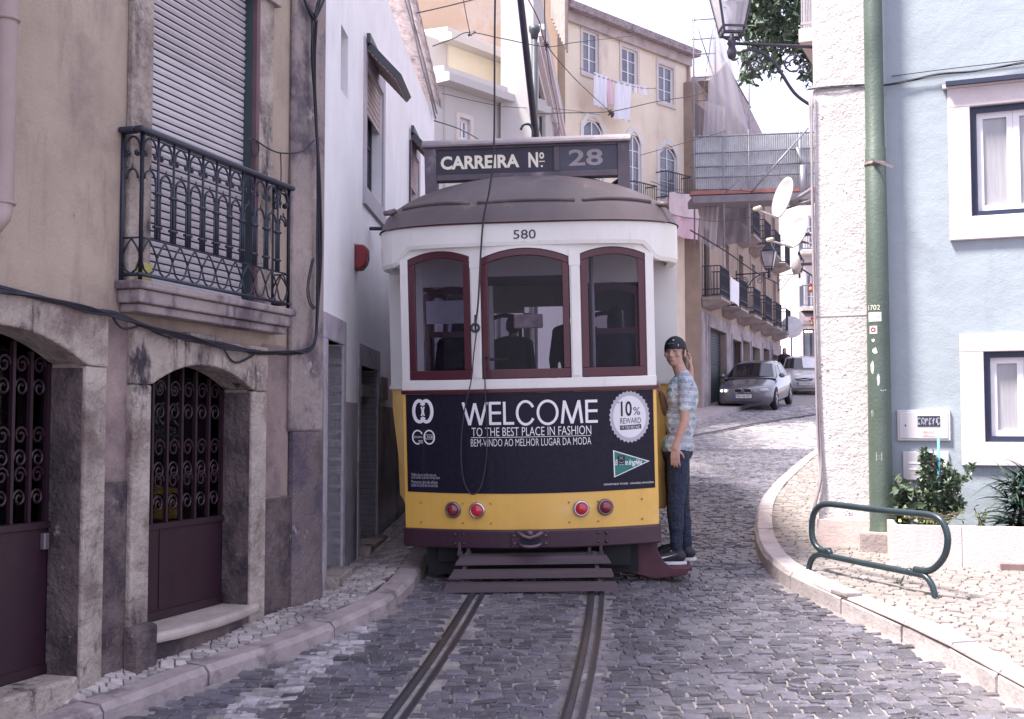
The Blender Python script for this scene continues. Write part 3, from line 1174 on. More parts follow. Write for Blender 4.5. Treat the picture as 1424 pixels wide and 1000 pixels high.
# railing
zrail = FL.uv(203, 186, -bp + .04)[1]
zb0 = zs_top + .035
ry = -bp + .045
xa, xb = bx0 + .05, bx1 - .05
Hh = zrail - zb0
zmid = zb0 + Hh * .26
mb = MB()
def railing_run(mb, A, B, nb):
    """A,B: (x,y) ends; nb bays"""
    A, B = V((A[0], A[1], 0)), V((B[0], B[1], 0))
    d = B - A
    w = d.length / nb
    dn = d.normalized()
    def at(t, z): 
        p = A + dn * t
        return (p.x, p.y, z)
    mb.tube([at(0, zmid), at(d.length, zmid)], .006, 5)
    mb.tube([at(-.02, zb0), at(d.length + .02, zb0)], .011, 6)
    for k in range(nb + 1):
        x = k * w
        if 0 < k < nb:
            mb.tube([at(x, zmid), at(x, zrail)], .0085, 6)
            mb.tube([at(x - .024, zmid), at(x - .024, zmid + Hh * .42)], .006, 5)
            mb.tube([at(x + .024, zmid), at(x + .024, zmid + Hh * .42)], .006, 5)
            for zc in (zmid + .07, zmid + Hh * .33):
                mb.box(*sorted((at(x - .032, 0)[0], at(x + .032, 0)[0])), at(x, 0)[1] - .012, at(x, 0)[1] + .012, zc, zc + .014) if abs(dn.x) > .5 else None
        else:
            mb.tube([at(x, zb0 - .03), at(x, zrail)], .013, 6)
    for k in range(nb):
        x0, x1 = k * w, (k + 1) * w
        c = (x0 + x1) / 2
        # upper arch ending in curls
        rr = w / 2 - .012
        pts = []
        for i in range(9):
            a = PI - PI * i / 8
            pts.append(at(c + rr * math.cos(a), zrail - .10 + .085 * math.sin(a)))
        mb.tube(pts, .007, 5)
        for sg in (-1, 1):
            pts = []
            for i in range(9):
                a = PI + i * PI * 1.5 / 8
                q = .020 * (1 - .45 * i / 8)
                pts.append(at(c + sg * (rr - .02 + q * -math.cos(a) ), zrail - .105 + q * math.sin(a)))
            mb.tube(pts, .006, 5)
            mb.ell(at(c + sg * (rr - .022), zrail - .105), (.012, .012, .012), None, 6, 4)
        # lower arch with finial
        x0b, x1b = x0 + .026, x1 - .026
        za = zmid + Hh * .42
        pts = []
        for i in range(9):
            a = PI - PI * i / 8
            pts.append(at(c + (x1b - x0b) / 2 * math.cos(a), za + .055 * math.sin(a)))
        mb.tube(pts, .007, 5)
        mb.tube([at(c, za + .05), at(c, za + .085)], [.010, .003], 5)
        # wave lattice in the bottom band
        hb = zmid - zb0
        for (sg) in ():
            pts = []
            for i in range(9):
                t = i / 8
                z = zb0 + hb * (.5 + sg * .5 * math.cos(t * 2 * PI) * .98)
                pts.append(at(x0 + w * t, zb0 + hb * .25 + (z - zb0) * .5 + (hb * .0)))
            mb.tube(pts, .007, 5)
        mb.tube([at(c - w * .5, zb0 + hb * .5), at(c - w * .25, zb0 + hb * .78), at(c, zb0 + hb * .98)], .006, 5)
        mb.tube([at(c + w * .5, zb0 + hb * .5), at(c + w * .25, zb0 + hb * .78), at(c, zb0 + hb * .98)], .006, 5)
        mb.tube([at(c - w * .5, zb0 + hb * .5), at(c - w * .28, zb0 + hb * .14), at(c, zb0 + hb * .02)], .006, 5)
        mb.tube([at(c + w * .5, zb0 + hb * .5), at(c + w * .28, zb0 + hb * .14), at(c, zb0 + hb * .02)], .006, 5)
railing_run(mb, (xa, ry), (xb, ry), 11)
railing_run(mb, (xa, ry), (xa, -.01), 1 if bp < .3 else 2)
railing_run(mb, (xb, ry), (xb, -.01), 1 if bp < .3 else 2)
rl = mb.build('railing', m_iron, balcony, True)
mb = MB()
mb.box(xa - .045, xb + .045, ry - .03, ry + .03, zrail, zrail + .035)
mb.box(xa - .045, xa + .02, ry + .031, -.0, zrail, zrail + .034)
mb.box(xb - .02, xb + .045, ry + .031, -.0, zrail, zrail + .034)
mb.build('handrail', m_iron, balcony, bevel=.012)
a, b2, c, d = FL.rect(193, 366, 208, 388, -bp + .12)
yc = MB().box(a, b2, -bp + .10, -bp + .16, zs_top, d)
tag(yc.build('yellow_can', M('dull_yellow', (.42, .38, .12), .6), None, bevel=.01), 'small yellow can standing at the corner of the iron balcony', 'can')
oo = bpy.data.objects[-1] if False else [o for o in COL.objects if o.name == 'yellow_can'][0]
oo.location = FL.o; oo.rotation_euler = (0, 0, FL.rot)

# drainpipe at the far left edge
mb = MB()
xd, _ = T(-8, 100)
pts = [(xd, -.06, ztop), (xd, -.06, T(4, 200)[1]), (xd, -.06, T(4, 288)[1]), (xd - .03, -.075, T(4, 305)[1]), (xd - .12, -.08, T(4, 330)[1])]
mb.tube(pts, .055, 12)
for py in (36, 290):
    mb.lathe([(.062, 0), (.068, .008), (.062, .016)], (xd, -.06, T(4, py)[1]), (0, 0, 1), 14)
mb.build('drainpipe', M('plaster_coloured_pipe', (.31, .235, .225), .7, .12, 4), lb, True)

# ------------------------------------------------------------------ cables along the house
def cable_bundle(pts, n, spread, r, name, label, sub=7):
    mb = MB()
    for k in range(n):
        ph = rnd.uniform(0, 6)
        off = V((rnd.uniform(-1, 1), rnd.uniform(-1, 1), rnd.uniform(-1, 1))) * spread
        cp = [V(p) + off + V((math.sin(i * 1.7 + ph), math.cos(i * 1.3 + ph), math.sin(i * 2.1 + ph * 2))) * spread * .8 for i, p in enumerate(pts)]
        mb.tube(catmull(cp, sub), r * rnd.uniform(.8, 1.2), 5)
    ob = mb.build(name, m_cable, None, True)
    return tag(ob, label, 'cable')

def wl(px, py, dep):
    x, z = FL.uv(px, py, dep)
    return FL.world((x, dep, z))
cable_bundle([wl(-40, 388, -.08), wl(0, 400, -.08), wl(60, 411, -.08), wl(120, 428, -.08), wl(165, 438, -.09), wl(210, 452, -.10), wl(260, 468, -.10), wl(310, 480, -.10), wl(360, 487, -.09), wl(400, 489, -.08), wl(425, 487, -.09), wl(438, 470, -.10),
              wl(443, 420, -.10), wl(444, 350, -.10), wl(443, 260, -.10), wl(440, 160, -.10), wl(437, 80, -.10), wl(437, 25, -.10)], 6, .014, .0062, 'cable_bundle', 'thick bundle of black cables running under the balcony and up the house corner')
cable_bundle([wl(437, 25, -.10), wl(430, 10, -.09), wl(420, -10, -.08), wl(405, -40, -.08)], 3, .010, .008, 'cable_branch', 'left branch of the black cable fork at the top of the house corner')
cable_bundle([wl(437, 25, -.10), wl(443, 8, -.11), wl(450, -10, -.12), wl(458, -40, -.12)], 4, .010, .008, 'cable_branch', 'right branch of the black cable fork at the top of the house corner')
cable_bundle([wl(345, 196, -.06), wl(352, 193, -.06), wl(370, 205, -.06), wl(390, 213, -.07), wl(420, 211, -.08), wl(437, 195, -.1)], 1, .002, .006, 'loose_wire', 'thin slack wire between the shutter post and the corner cables')
cable_bundle([wl(355 + 5 * math.cos(a), 206 + 11 * math.sin(a), -.06) for a in lin(0, 6.6, 14)], 1, .001, .005, 'wire_loop', 'small loop of wire hanging beside the shuttered balcony door', 3)
cable_bundle([wl(390, 213, -.06), wl(391, 240, -.06), wl(390, 290, -.05)], 1, .001, .005, 'wire_drop', 'short vertical wire hanging down behind the balcony end')
cable_bundle([wl(434, 360, -.09), wl(428, 395, -.10), wl(432, 420, -.10), wl(438, 430, -.1)], 2, .008, .005, 'slack_cable', 'slack cable loop bulging from the corner bundle above the pavement')
cable_bundle([wl(158, 442, -.08), wl(172, 456, -.08), wl(200, 452, -.08), wl(215, 462, -.07), wl(240, 470, -.08)], 1, .003, .006, 'sagging_wire', 'thin wire sagging below the left end of the balcony slab')
cable_bundle([wl(310, 482, -.08), wl(325, 502, -.07), wl(345, 497, -.07), wl(358, 488, -.08)], 2, .006, .005, 'sagging_wire', 'tangled thin wires sagging over the right end of the door arch')

# ================================================================== WHITE HOUSE
dw = V((TW, 1, 0)).normalized()
FW = Frame((CORN.x + .002, CORN.y, 0), dw)
wb = FW.root('white_house', 'white painted house with two dark awning windows and narrow doorways left of the tram', 'house')
U = FW.uv
ze = 5.05
w1 = FW.rect(508, 108, 531, 278)
w2 = FW.rect(570, 215, 581, 345)
slit = FW.rect(474, 42, 484, 132)
da = FW.rect(452, 475, 474, 806)
db = FW.rect(499, 512, 523, 765)
def fix_da(r, py_top, py_bot):
    return r
LW = FW.loc((0, 17.7, 0)).x
holes = [(w1[0], w1[1], w1[2], w1[3]), (w2[0], w2[1], w2[2], w2[3]), slit, (da[0], da[1], .25, da[3]), (db[0], db[1], .3, db[3])]
mb = MB()
wall_shell(mb, 0, LW, -.2, 6.1, 4.5, holes, .25)
mb.build('wall', m_white, wb)
# grey base coat with uneven top
mb = MB()
pts_top = []
n = 24
zt_a = U(448, 440)[1]
zt_b = U(556, 555)[1]
segs = [(0.01, da[0] - .12), (da[1] + .12, db[0] - .14), (db[1] + .14, LW)]
for (xa_, xb_) in segs:
    mb = MB()
    for k in range(6):
        x0_, x1_ = xa_ + (xb_ - xa_) * k / 6, xa_ + (xb_ - xa_) * (k + 1) / 6
        t = x0_ / LW
        z = (zt_a * (1 - t) + zt_b * t) + .05 * noise.noise(V((x0_ * 2, 0, 0)))
        mb.box(x0_, x1_, -.008, 0, -.2, min(z, U(490, 560)[1] + .25 * (xa_ < .1)))
    mb.build('grey_base_coat', m_white_low, wb)

# door surrounds of grey stone
mb = MB()
for r in (da, db):
    surround(mb, r[0], r[1], .25, r[3], .12, -.02, .25, sill=.0001, top=.2)
mb.build_each('door_surround', M('grey_door_stone', (.36, .325, .37), .85, .15, 4, .4, 35, stains=[((.2, .17, .2), 3, .5, .7)]), wb, bevel=.008)
for r in (da, db):
    MB().box(r[0], r[1], .2, .24, .2, r[3]).build('door', M('dark_plum_door', (.035, .022, .035), .6, .2, 6), wb)
mb = MB()
for r in (da, db):
    zz = wall_left_z(FW.world((r[0], 0, 0)).y)
    mb.box(r[0] - .05, r[1] + .05, -.12, .2, zz - .3, zz + .09)
mb.build_each('door_step', m_stone, wb, bevel=.01)
MB().box(slit[0], slit[1], .15, .18, slit[2], slit[3]).build('slit_window', m_pane, wb)
# windows with surround, sash, awning shutter
for wi, r in enumerate((w1, w2)):
    mb = MB()
    surround(mb, r[0], r[1], r[2], r[3], .14, -.018, .0, sill=.16, top=.2)
    mb.build('window_surround', M('grey_window_stone', (.42, .38, .42), .8, .1, 4, .2, 40), wb)
    window(wb, r[0] + .01, r[1] - .01, r[2] + .01, r[3] - .01, .10, m_frame_dk, m_pane_far, 2, 2, .06)
    # roller shutter pushed out as an awning
    xm0, xm1 = r[0] - .05, r[0] + .68 * (r[1] - r[0])
    zt = r[3] + .12
    aw = MB()
    aw.hexa([(xm0, -.02, zt), (xm1, -.02, zt), (xm1, -.30, zt - .30), (xm0, -.30, zt - .30), (xm0, -.05, zt + .06), (xm1, -.05, zt + .06), (xm1, -.34, zt - .25), (xm0, -.34, zt - .25)])
    a = aw.build('shutter_awning', m_grey_dk, wb)
    sl = MB()
    for k in range(8):
        t0, t1 = k / 8 + .01, (k + 1) / 8 - .02
        sl.hexa([(xm0 + .01, -.018 - .28 * t0, zt - .012 - .30 * t0), (xm1 - .01, -.018 - .28 * t0, zt - .012 - .30 * t0), (xm1 - .01, -.018 - .28 * t1, zt - .012 - .30 * t1), (xm0 + .01, -.018 - .28 * t1, zt - .012 - .30 * t1),
                 (xm0 + .01, -.02 - .28 * t0, zt - .002 - .30 * t0), (xm1 - .01, -.02 - .28 * t0, zt - .002 - .30 * t0), (xm1 - .01, -.02 - .28 * t1, zt - .002 - .30 * t1), (xm0 + .01, -.02 - .28 * t1, zt - .002 - .30 * t1)])
    for k in range(7):
        sl.box(r[0] + .015, r[1] - .015, .02, .035, r[3] - .06 * (k + 1), r[3] - .06 * k - .012)
    sl.build('shutter_slats', M('awning_slats', (.44, .34, .33), .7, .15, 8), a)
    MB().box(xm0 - .04, xm1 + .04, -.055, -.02, zt + .04, zt + .13).build('shutter_box', m_grey_dk, a)
# eave: corrugated underside, sagging
e0, e1 = P(576, 0, 14.0), P(615, 152, 17.4)
mb = MB()
n = 40
le0, le1 = FW.loc(e0), FW.loc(e1)
vs = []
for i in range(n + 1):
    t = i / n
    x = .02 + (le1.x - .02) * t
    zed = le0.z + (le1.z - le0.z) * (x - le0.x) / (le1.x - le0.x)
    for (yy, dz) in ((.4, .20), (-.03, .10), (le1.y * .5, .06), (le1.y + .012 * (i % 2), .0), (le1.y, .05), (.4, .30)):
        vs.append((x, yy, zed + dz + .022 * (i % 2)))
fs = []
for i in range(n):
    for k in range(5):
        fs.append((i * 6 + k, i * 6 + k + 1, (i + 1) * 6 + k + 1, (i + 1) * 6 + k))
fs.append(tuple(range(6))); fs.append(tuple(n * 6 + k for k in range(6))[::-1])
mb.add(vs, fs)
mb.build('roof', m_tile, wb)
mb = MB()
xg0, xg1 = .0, le1.x
for (dy, dz) in ((-.05, .06), (-.07, .0), (-.05, -.06)):
    mb.tube([(x, dy, le0.z + (le1.z - le0.z) * (x - le0.x) / (le1.x - le0.x) + dz - .06 + .02 * math.sin(x * 3 + dz * 40)) for x in lin(xg0, xg1, 16)], .012, 5)
mb.build('eave_cables', M('grey_cable', (.20, .18, .22), .7), wb)
mb = MB()
xs_, zz_ = U(566, 400)
mb.tube([(xs_, -.03, ze), (xs_, -.03, 3.2)], .012, 5)
mb.build('conduit', m_cable, wb)
# alarm box, camera, plaques
a, b, c, d = FW.rect(491, 338, 508, 378)
x0, z0 = U(494, 358, 0)
al = thing('alarm_box', 'red alarm siren box fixed to the white wall beside the tram', 'alarm box', FW.world((x0 + .02, 0, z0)), FW.rot)
mb = MB()
pr_ = [(0, -.11), (-.06, -.11), (-.10, -.06), (-.115, 0), (-.11, .08), (-.085, .105), (0, .11)]
mb.prism(pr_, lambda p, q: (-.085, p, q), lambda p, q: (.085, p, q))
mb.build('alarm_body', M('alarm_red', (.20, .012, .022), .45, .1, 10), al, bevel=.015)
MB().box(-.095, .095, -.006, -.0005, -.115, .115).build('back_plate', M('alarm_plate', (.3, .28, .3), .5), al)
x0, z0 = U(514, 318, 0)
sc = thing('security_camera', 'small black security camera on a bracket high on the white wall', 'camera', FW.world((x0, 0, z0)), FW.rot)
MB().cap((0, -.0, 0), (0, -.16, .0), .018, .018, 8).build('bracket', m_iron, sc, True)
MB().box(-.09, .13, -.22, -.15, -.035, .035).build('camera_body', m_iron, sc, bevel=.01)
MB().lathe([(.028, 0), (.03, .03), (.02, .03)], (-.09, -.185, 0), (-1, 0, 0), 12).build('lens_hood', M('lens_grey', (.25, .24, .28), .4), sc)
r = FW.rect(529, 525, 536, 556)
tag(MB().box(r[0], r[1], -.025, -.009, r[2], r[3]).build('wall_plaque', M('brownish_plaque', (.22, .16, .15), .7), None), 'small brown plaque on the white wall near the tram side', 'plaque')
pq = [o for o in COL.objects if o.name == 'wall_plaque'][0]
pq.location = FW.o; pq.rotation_euler = (0, 0, FW.rot)
r = FW.rect(504, 535, 515, 552, .05)
pq = MB().box(r[0], r[1], .05, .1, r[2], r[3]).build('door_mailbox', M('pale_box', (.4, .38, .42), .6), wb, bevel=.005)
# ================================================================== TRAM (local: x right, y forward, z up; origin on the rail top under the rear bumper)
TY = 9.6
TX = (739 - 712) / FPX * TY
YAW = R(3.8)
tram = thing('tram', 'old yellow and white tram with a navy welcome advert on its rear', 'tram')
tram.rotation_euler = (Matrix.Rotation(-YAW, 4, 'Z') @ Matrix.Rotation(math.atan(.0575), 4, 'X') @ Matrix.Rotation(R(-1.1), 4, 'Y')).to_euler()
tram.location = (TX, TY, zr(TY))
TM = tram.rotation_euler.to_matrix().to_4x4()
TM.translation = tram.location
TI = TM.inverted()


def TP(px, py, dep):
    """pixel -> tram local point on plane y=dep"""
    o = TI @ V((0, 0, CAMZ))
    d = TI.to_3x3() @ ray(px, py)
    t = (dep - o.y) / d.y
    return o + d * t


BW = 1.01


def bow(u): return .22 * (u / BW) ** 2


def const(c): return lambda u: c


US = lin(-BW, BW, 25)
zA, zB, zC, zD, zE = .305, .45, .73, 1.535, 1.625      # bumper bottom, bumper top, advert bottom, advert top, sill top
zW = 2.66                                                # fascia bottom


def arc_strip(mb, u0, u1, z0, z1, t0, t1, n=9):
    mb.strip(lin(u0, u1, n), const(z0), const(z1), bow, t0, t1)


# bumper with rounded ends
mb = MB()
mb.strip(lin(-BW - .015, BW + .015, 27), const(zA), const(zB), bow, -.035, .12)
bump = mb.build('bumper', m_bumper, tram, bevel=.012)
mb = MB()
for uc in (-.56, .56):
    for du in (-.033, .033):
        for dz in (-.035, .035):
            mb.lathe([(.014, .0), (.012, .008), (.005, .012)], (uc + du, bow(uc) - .035, .378 + dz), (0, -1, 0), 8)
mb.build('bolt_heads', m_bumper, bump, True)
# coupler pocket
cp = MB()
o_ = [(-.145, .44), (.145, .44), (.15, .31), (-.15, .31)]
h_ = [(-.085, .375), (-.055, .40), (.055, .40), (.085, .375)]
cp.prism([(-.15, .44), (-.10, .455), (.10, .455), (.15, .44), (.15, .315), (-.15, .315)], lambda a, b: (a, -.058, b), lambda a, b: (a, -.036, b))
coup = cp.build('coupler_bracket', m_bumper, tram, bevel=.008)
MB().prism([(-.085, .385), (.085, .385), (.07, .345), (-.07, .345)], lambda a, b: (a, -.0605, b), lambda a, b: (a, -.055, b)).build('coupler_slot', m_dark, coup)
mb = MB()
mb.tube([(-.10, -.075, .44), (-.05, -.085, .41), (0, -.09, .395), (.05, -.085, .41), (.10, -.075, .44)], .018, 8)
mb.tube([(-.09, -.07, .35), (-.05, -.09, .333), (0, -.095, .328), (.05, -.09, .333), (.09, -.07, .35)], .014, 8)
mb.ell((0, -.08, .43), (.03, .02, .025), None, 10, 6)
for du in (-.12, .12):
    for z in (.35, .41):
        mb.lathe([(.014, 0), (.012, .01), (.004, .014)], (du, -.058, z), (0, -1, 0), 8)
mb.build('coupler_jaw', M('worn_bumper', (.13, .08, .10), .35, .2, 10, metal=.3), coup, True)
# apron: yellow shell; advert film on it
ap = MB()
ap.strip(US, const(zB + .0005), const(zD - .02), bow, 0, .03)
apron = ap.build('apron', m_yellow, tram)
sd_ = MB()
for sg in (-1, 1):
    sd_.box(*sorted((sg * BW, sg * (BW - .05))), .222, .60, zB, zD - .03)
sd_.build_each('apron_return', m_yellow, apron, bevel=.015)
mb = MB()
mb.strip(lin(-.985, .985, 25), lambda u: zC + .01 * (u / BW) ** 2, const(zD - .021), bow, -.004, -.0006)
advert = mb.build('advert_panel', m_ad, tram)
tag(advert, 'dark navy advert film with white lettering')
mb = MB()
mb.strip(lin(-BW - .012, BW + .012, 27), const(zD - .018), const(zD + .012), bow, -.02, .04)
mb.build('waist_moulding', m_maroon, tram, bevel=.006)
mb = MB()
mb.strip(lin(-BW - .005, BW + .005, 27), const(zD + .0125), const(zE), bow, -.008, .05)
mb.build('window_sill', m_cream, tram, bevel=.004)
rv = MB()
for uc in (-.86, -.52, -.30, .30, .52, .86):
    for z in (.50, .655):
        rv.lathe([(.009, 0), (.007, .004), (.001, .006)], (uc * 1.02, bow(uc) - .0, z), (0, -1, 0), 6)
rv.build('rivets', M('rivet', (.40, .25, .08), .5), apron, True)

# rear window wall
posts = [(-BW, -.945), (-.43, -.35), (.35, .43), (.945, BW)]
mb = MB()
wins = [(-.945, -.43), (-.35, .35), (.43, .945)]
arch_r = [.055, .075, .055]
for (a, b) in posts:
    arc_strip(mb, a, b, zE + .0005, zW + .02, -.004, .045, 5)
for (a, b), r in zip(wins, arch_r):
    c, hw = (a + b) / 2, (b - a) / 2
    mb.strip(lin(a, b, 13), lambda u, c=c, hw=hw, r=r: zW - .015 - r * ((u - c) / hw) ** 2, const(zW + .02), bow, -.003, .045)
mb.build_each('rear_post', m_cream, tram)
mb = MB()
for (a, b) in posts[1:3]:
    arc_strip(mb, a - .004, b + .004, 2.50, 2.62, -.009, -.0045, 5)
    arc_strip(mb, a + .012, b - .012, 1.64, 2.49, -.013, -.0045, 3)
mb.build_each('post_trim', m_cream, tram)
mb = MB()
for uc in lin(-.9, .9, 15):
    mb.lathe([(.006, 0), (.001, .004)], (uc, bow(uc) - .0245, zW + .035), (0, -1, 0), 6)
mb.build('fascia_screws', m_cream, tram)
fwid = .055
for (a, b), r in zip(wins, arch_r):
    c, hw = (a + b) / 2, (b - a) / 2
    a2, b2 = a + .004, b - .004
    top = lambda u, c=c, hw=hw, r=r: zW - .018 - r * ((u - c) / hw) ** 2
    mb = MB()
    mb.strip(lin(a2, b2, 13), lambda u: top(u) - fwid, top, bow, .004, .05)
    arc_strip(mb, a2, b2, zE + .003, zE + .075, .003, .052, 11)
    mb.strip(lin(a2, a2 + fwid, 3), const(zE + .0755), lambda u: top(u) - fwid - .0005, bow, .0045, .05)
    mb.strip(lin(b2 - fwid, b2, 3), const(zE + .0755), lambda u: top(u) - fwid - .0005, bow, .0045, .05)
    f = mb.build('rear_window', m_maroon, tram, bevel=.005)
    mb = MB()
    us = lin(a2 + fwid - .005, b2 - fwid + .005, 11)
    vs, fs = [], []
    for u in us:
        vs += [(u, bow(u) + .028, zE + .07), (u, bow(u) + .028, top(u) - fwid + .004)]
    for i in range(len(us) - 1):
        fs.append((2 * i, 2 * i + 2, 2 * i + 3, 2 * i + 1))
    mb.add(vs, fs).build('pane', m_glass, f)

# fascia band following the roof outline
RW, RE = 1.24, .78
def outline(th, sc=1.0):
    """th 0..pi : left side -> front -> right side (tram's rear end)"""
    cx, sx_ = math.cos(th), math.sin(th)
    n_, m_ = 3.4, 2.1
    # solve |a|^n + |b|^m = 1 along direction
    r = (abs(cx / RW) ** n_ + abs(sx_ / RE) ** m_)
    lo, hi = .1, 3
    for _ in range(40):
        k = (lo + hi) / 2
        if abs(k * cx / RW) ** n_ + abs(k * sx_ / RE) ** m_ < 1: lo = k
        else: hi = k
    return (-lo * cx * sc, RE - lo * sx_ * sc)

ths = [PI * i / 60 for i in range(61)]
OUT = [outline(t) for t in ths]
OUT = [(OUT[0][0], 7.6), (OUT[0][0], 4), (OUT[0][0], 1.6)] + OUT + [(OUT[-1][0], 1.6), (OUT[-1][0], 4), (OUT[-1][0], 7.6)]
vs, fs = [], []
zF = 2.845
for (u, v) in OUT:
    t = min(1, max(0, (abs(u) - .93) / .14))
    t = t * t * (3 - 2 * t)
    zb = zW + .005 - t * .125
    out = V((u, v - RE, 0))
    k = 1 - .022 / max(out.length, .2)
    dx = -.012 if v < .3 else 0
    for (s_, z) in ((1.0, zF), (1.0, zb + .03), (.985, zb), (.93, zb + .004), (.93, zF)):
        if v > 1: vs.append((u * s_, v, z))
        else: vs.append((u * s_, RE + (v - RE) * (1 - (1 - s_) * .45) + dx * (1 if s_ > .98 else 0), z))
m = 5
for i in range(len(OUT) - 1):
    for k in range(m):
        l = (k + 1) % m
        fs.append((i * m + k, (i + 1) * m + k, (i + 1) * m + l, i * m + l))
fasc = MB().add(vs, fs).build('roof_fascia', m_cream, tram)
for p in fasc.data.polygons: p.use_smooth = False

# roof
RH = .45
vs, fs = [], []
rings = [1.012, 1.0, .96, .9, .82, .72, .6, .45, .3, .15, 0.0]
OUTR = [o for o in OUT]
for r in rings:
    z = zF + .015 + RH * max(0, 1 - min(1, r) ** 1.9) ** .56
    if r > 1: z = zF + .002
    for (u, v) in OUTR:
        vv = v if v > 1 else RE + (v - RE) * r * (1.02 if r > .9 else 1)
        vs.append((u * r, vv - (.02 if v < .5 and r > .9 else 0), z))
m = len(OUTR)
for i in range(len(rings) - 1):
    for k in range(m - 1):
        fs.append((i * m + k, i * m + k + 1, (i + 1) * m + k + 1, (i + 1) * m + k))
roof = MB().add(vs, fs).build('roof', m_roof, tram, True)
# drip moulding and gutter mouldings on the roof
mb = MB()
pts = [(u * 1.0, v - .022, zF + .004) for (u, v) in OUT[3:-3] if abs(u) < 1.13]
mb.tube(pts, .013, 8)
mb.build('drip_moulding', m_maroon, tram, True)
def roofpt(u, r):
    th = None
    best = min(range(3, len(OUT) - 3), key=lambda i: abs(OUT[i][0] * r - u))
    # interpolate
    for i in range(3, len(OUT) - 4):
        a, b = OUT[i][0] * r, OUT[i + 1][0] * r
        if a <= u <= b:
            t = (u - a) / (b - a + 1e-9)
            v = OUT[i][1] + (OUT[i + 1][1] - OUT[i][1]) * t
            break
    else:
        v = OUT[best][1]
    z = zF + .015 + RH * max(0, 1 - r ** 1.9) ** .56
    return (u, RE + (v - RE) * r, z)
mb = MB()
for (a, b) in ((-.98, -.42), (-.36, .40), (.46, 1.0)):
    us = lin(a, b, 13)
    pts = []
    for i, u in enumerate(us):
        c = (a + b) / 2
        r = .935 - .015 * (1 - ((u - c) / ((b - a) / 2)) ** 2)
        p = roofpt(u, r)
        pts.append((p[0], p[1] - .006, p[2] + .012))
    mb.tube(pts, .017, 8)
for sg in (-1, 1):
    p = roofpt(sg * 1.06, .95)
    mb.tube([(p[0], p[1], p[2] + .02), (p[0] + sg * .08, p[1] - .06, p[2] + .0)], [.028, .02], 8)
mb.build('rain_gutters', m_roof, roof, True)

# destination sign box
sg0, sg1 = TP(592, 250, .72).x, TP(876, 250, .72).x
sv0 = .66
zs0, zs1 = TP(735, 247, sv0).z, TP(735, 201, sv0).z
ztp_ = TP(735, 192, sv0).z
mb = MB()
pw = .10
mb.box(sg0, sg0 + pw, sv0, sv0 + .16, 2.98, zs1)
mb.box(sg1 - pw, sg1, sv0, sv0 + .16, 2.98, zs1)
mb.box(sg0 + pw, sg1 - pw, sv0 + .003, sv0 + .15, zs0 - .005, zs0 + .045)
mb.box(sg0 + pw, sg1 - pw, sv0 + .003, sv0 + .15, zs1 - .02, zs1)
um = TP(774, 225, sv0).x
mb.box(um - .025, um + .025, sv0 + .001, sv0 + .14, zs0 + .0455, zs1 - .0205)
sbox = mb.build('sign_box', m_signframe, tram, bevel=.006)
mb = MB()
prof = [(sv0 - .035, zs1 + .001)] + [(sv0 + .07 + .11 * math.cos(a), zs1 + .015 + (ztp_ - zs1) * math.sin(a)) for a in lin(PI, 0, 9)] + [(sv0 + .185, zs1 + .001)]
mb.prism(prof, lambda a, b: (sg0 - .015, a, b), lambda a, b: (sg1 + .01, a, b))
mb.build('sign_hood', M('sign_hood_worn', (.22, .185, .21), .55, .25, 4, stains=[((.34, .31, .34), 3, .5, .7), ((.14, .1, .1), 6, .6, .75)]), sbox)
MB().box(sg0 + pw, um - .025, sv0 + .02, sv0 + .04, zs0 + .0455, zs1 - .0205).build('route_board', m_board, sbox)
MB().box(um + .025, sg1 - pw, sv0 + .02, sv0 + .04, zs0 + .0455, zs1 - .0205).build('number_board', M('number_board', (.05, .045, .075), .4, .2, 8), sbox)
mb = MB()
mb.tube([TP(790, 249, .8), TP(815, 255, .85), TP(850, 258, .85), TP(862, 250, .8)], .02, 6)
mb.build('sign_cable', m_cable, sbox, True)


# ------------------------------------------------------------------ lettering
def text_polys(txt, size=1.0, space=1.0, bold=0.0, shear=0.0):
    c = bpy.data.curves.new('t', 'FONT')
    c.body = txt
    c.size = size
    c.space_character = space
    c.offset = bold
    c.shear = shear
    c.resolution_u = 3
    o = bpy.data.objects.new('t', c)
    COL.objects.link(o)
    dg = bpy.context.evaluated_depsgraph_get()
    me = o.evaluated_get(dg).to_mesh()
    vs = [(v.co.x, v.co.y) for v in me.vertices]
    fs = [tuple(p.vertices) for p in me.polygons]
    o.evaluated_get(dg).to_mesh_clear()
    bpy.data.objects.remove(o)
    bpy.data.curves.remove(c)
    return vs, fs


def put_text(mb, txt, x0, x1, z0, z1, mp, bold=0.0, space=1.0, shear=0.0, vary=None, rot=0.0):
    """fit text into the rectangle; mp(a,b) -> 3-D"""
    vs, fs = text_polys(txt, 1.0, space, bold, shear)
    ax, bx = min(p[0] for p in vs), max(p[0] for p in vs)
    az, bz = min(p[1] for p in vs), max(p[1] for p in vs)
    out = []
    for (a, b) in vs:
        X = x0 + (a - ax) / (bx - ax) * (x1 - x0)
        Z = z0 + (b - az) / (bz - az) * (z1 - z0)
        out.append(mp(X, Z))
    mb.add(out, fs)


def adm(off):
    return lambda a, b: (a, bow(a) - off, b)


def AZ(px, py):
    """pixel on the apron -> (u, z)"""
    dep = 0.0
    for _ in range(6):
        p = TP(px, py, dep)
        dep = bow(p.x)
    return p.x, p.z


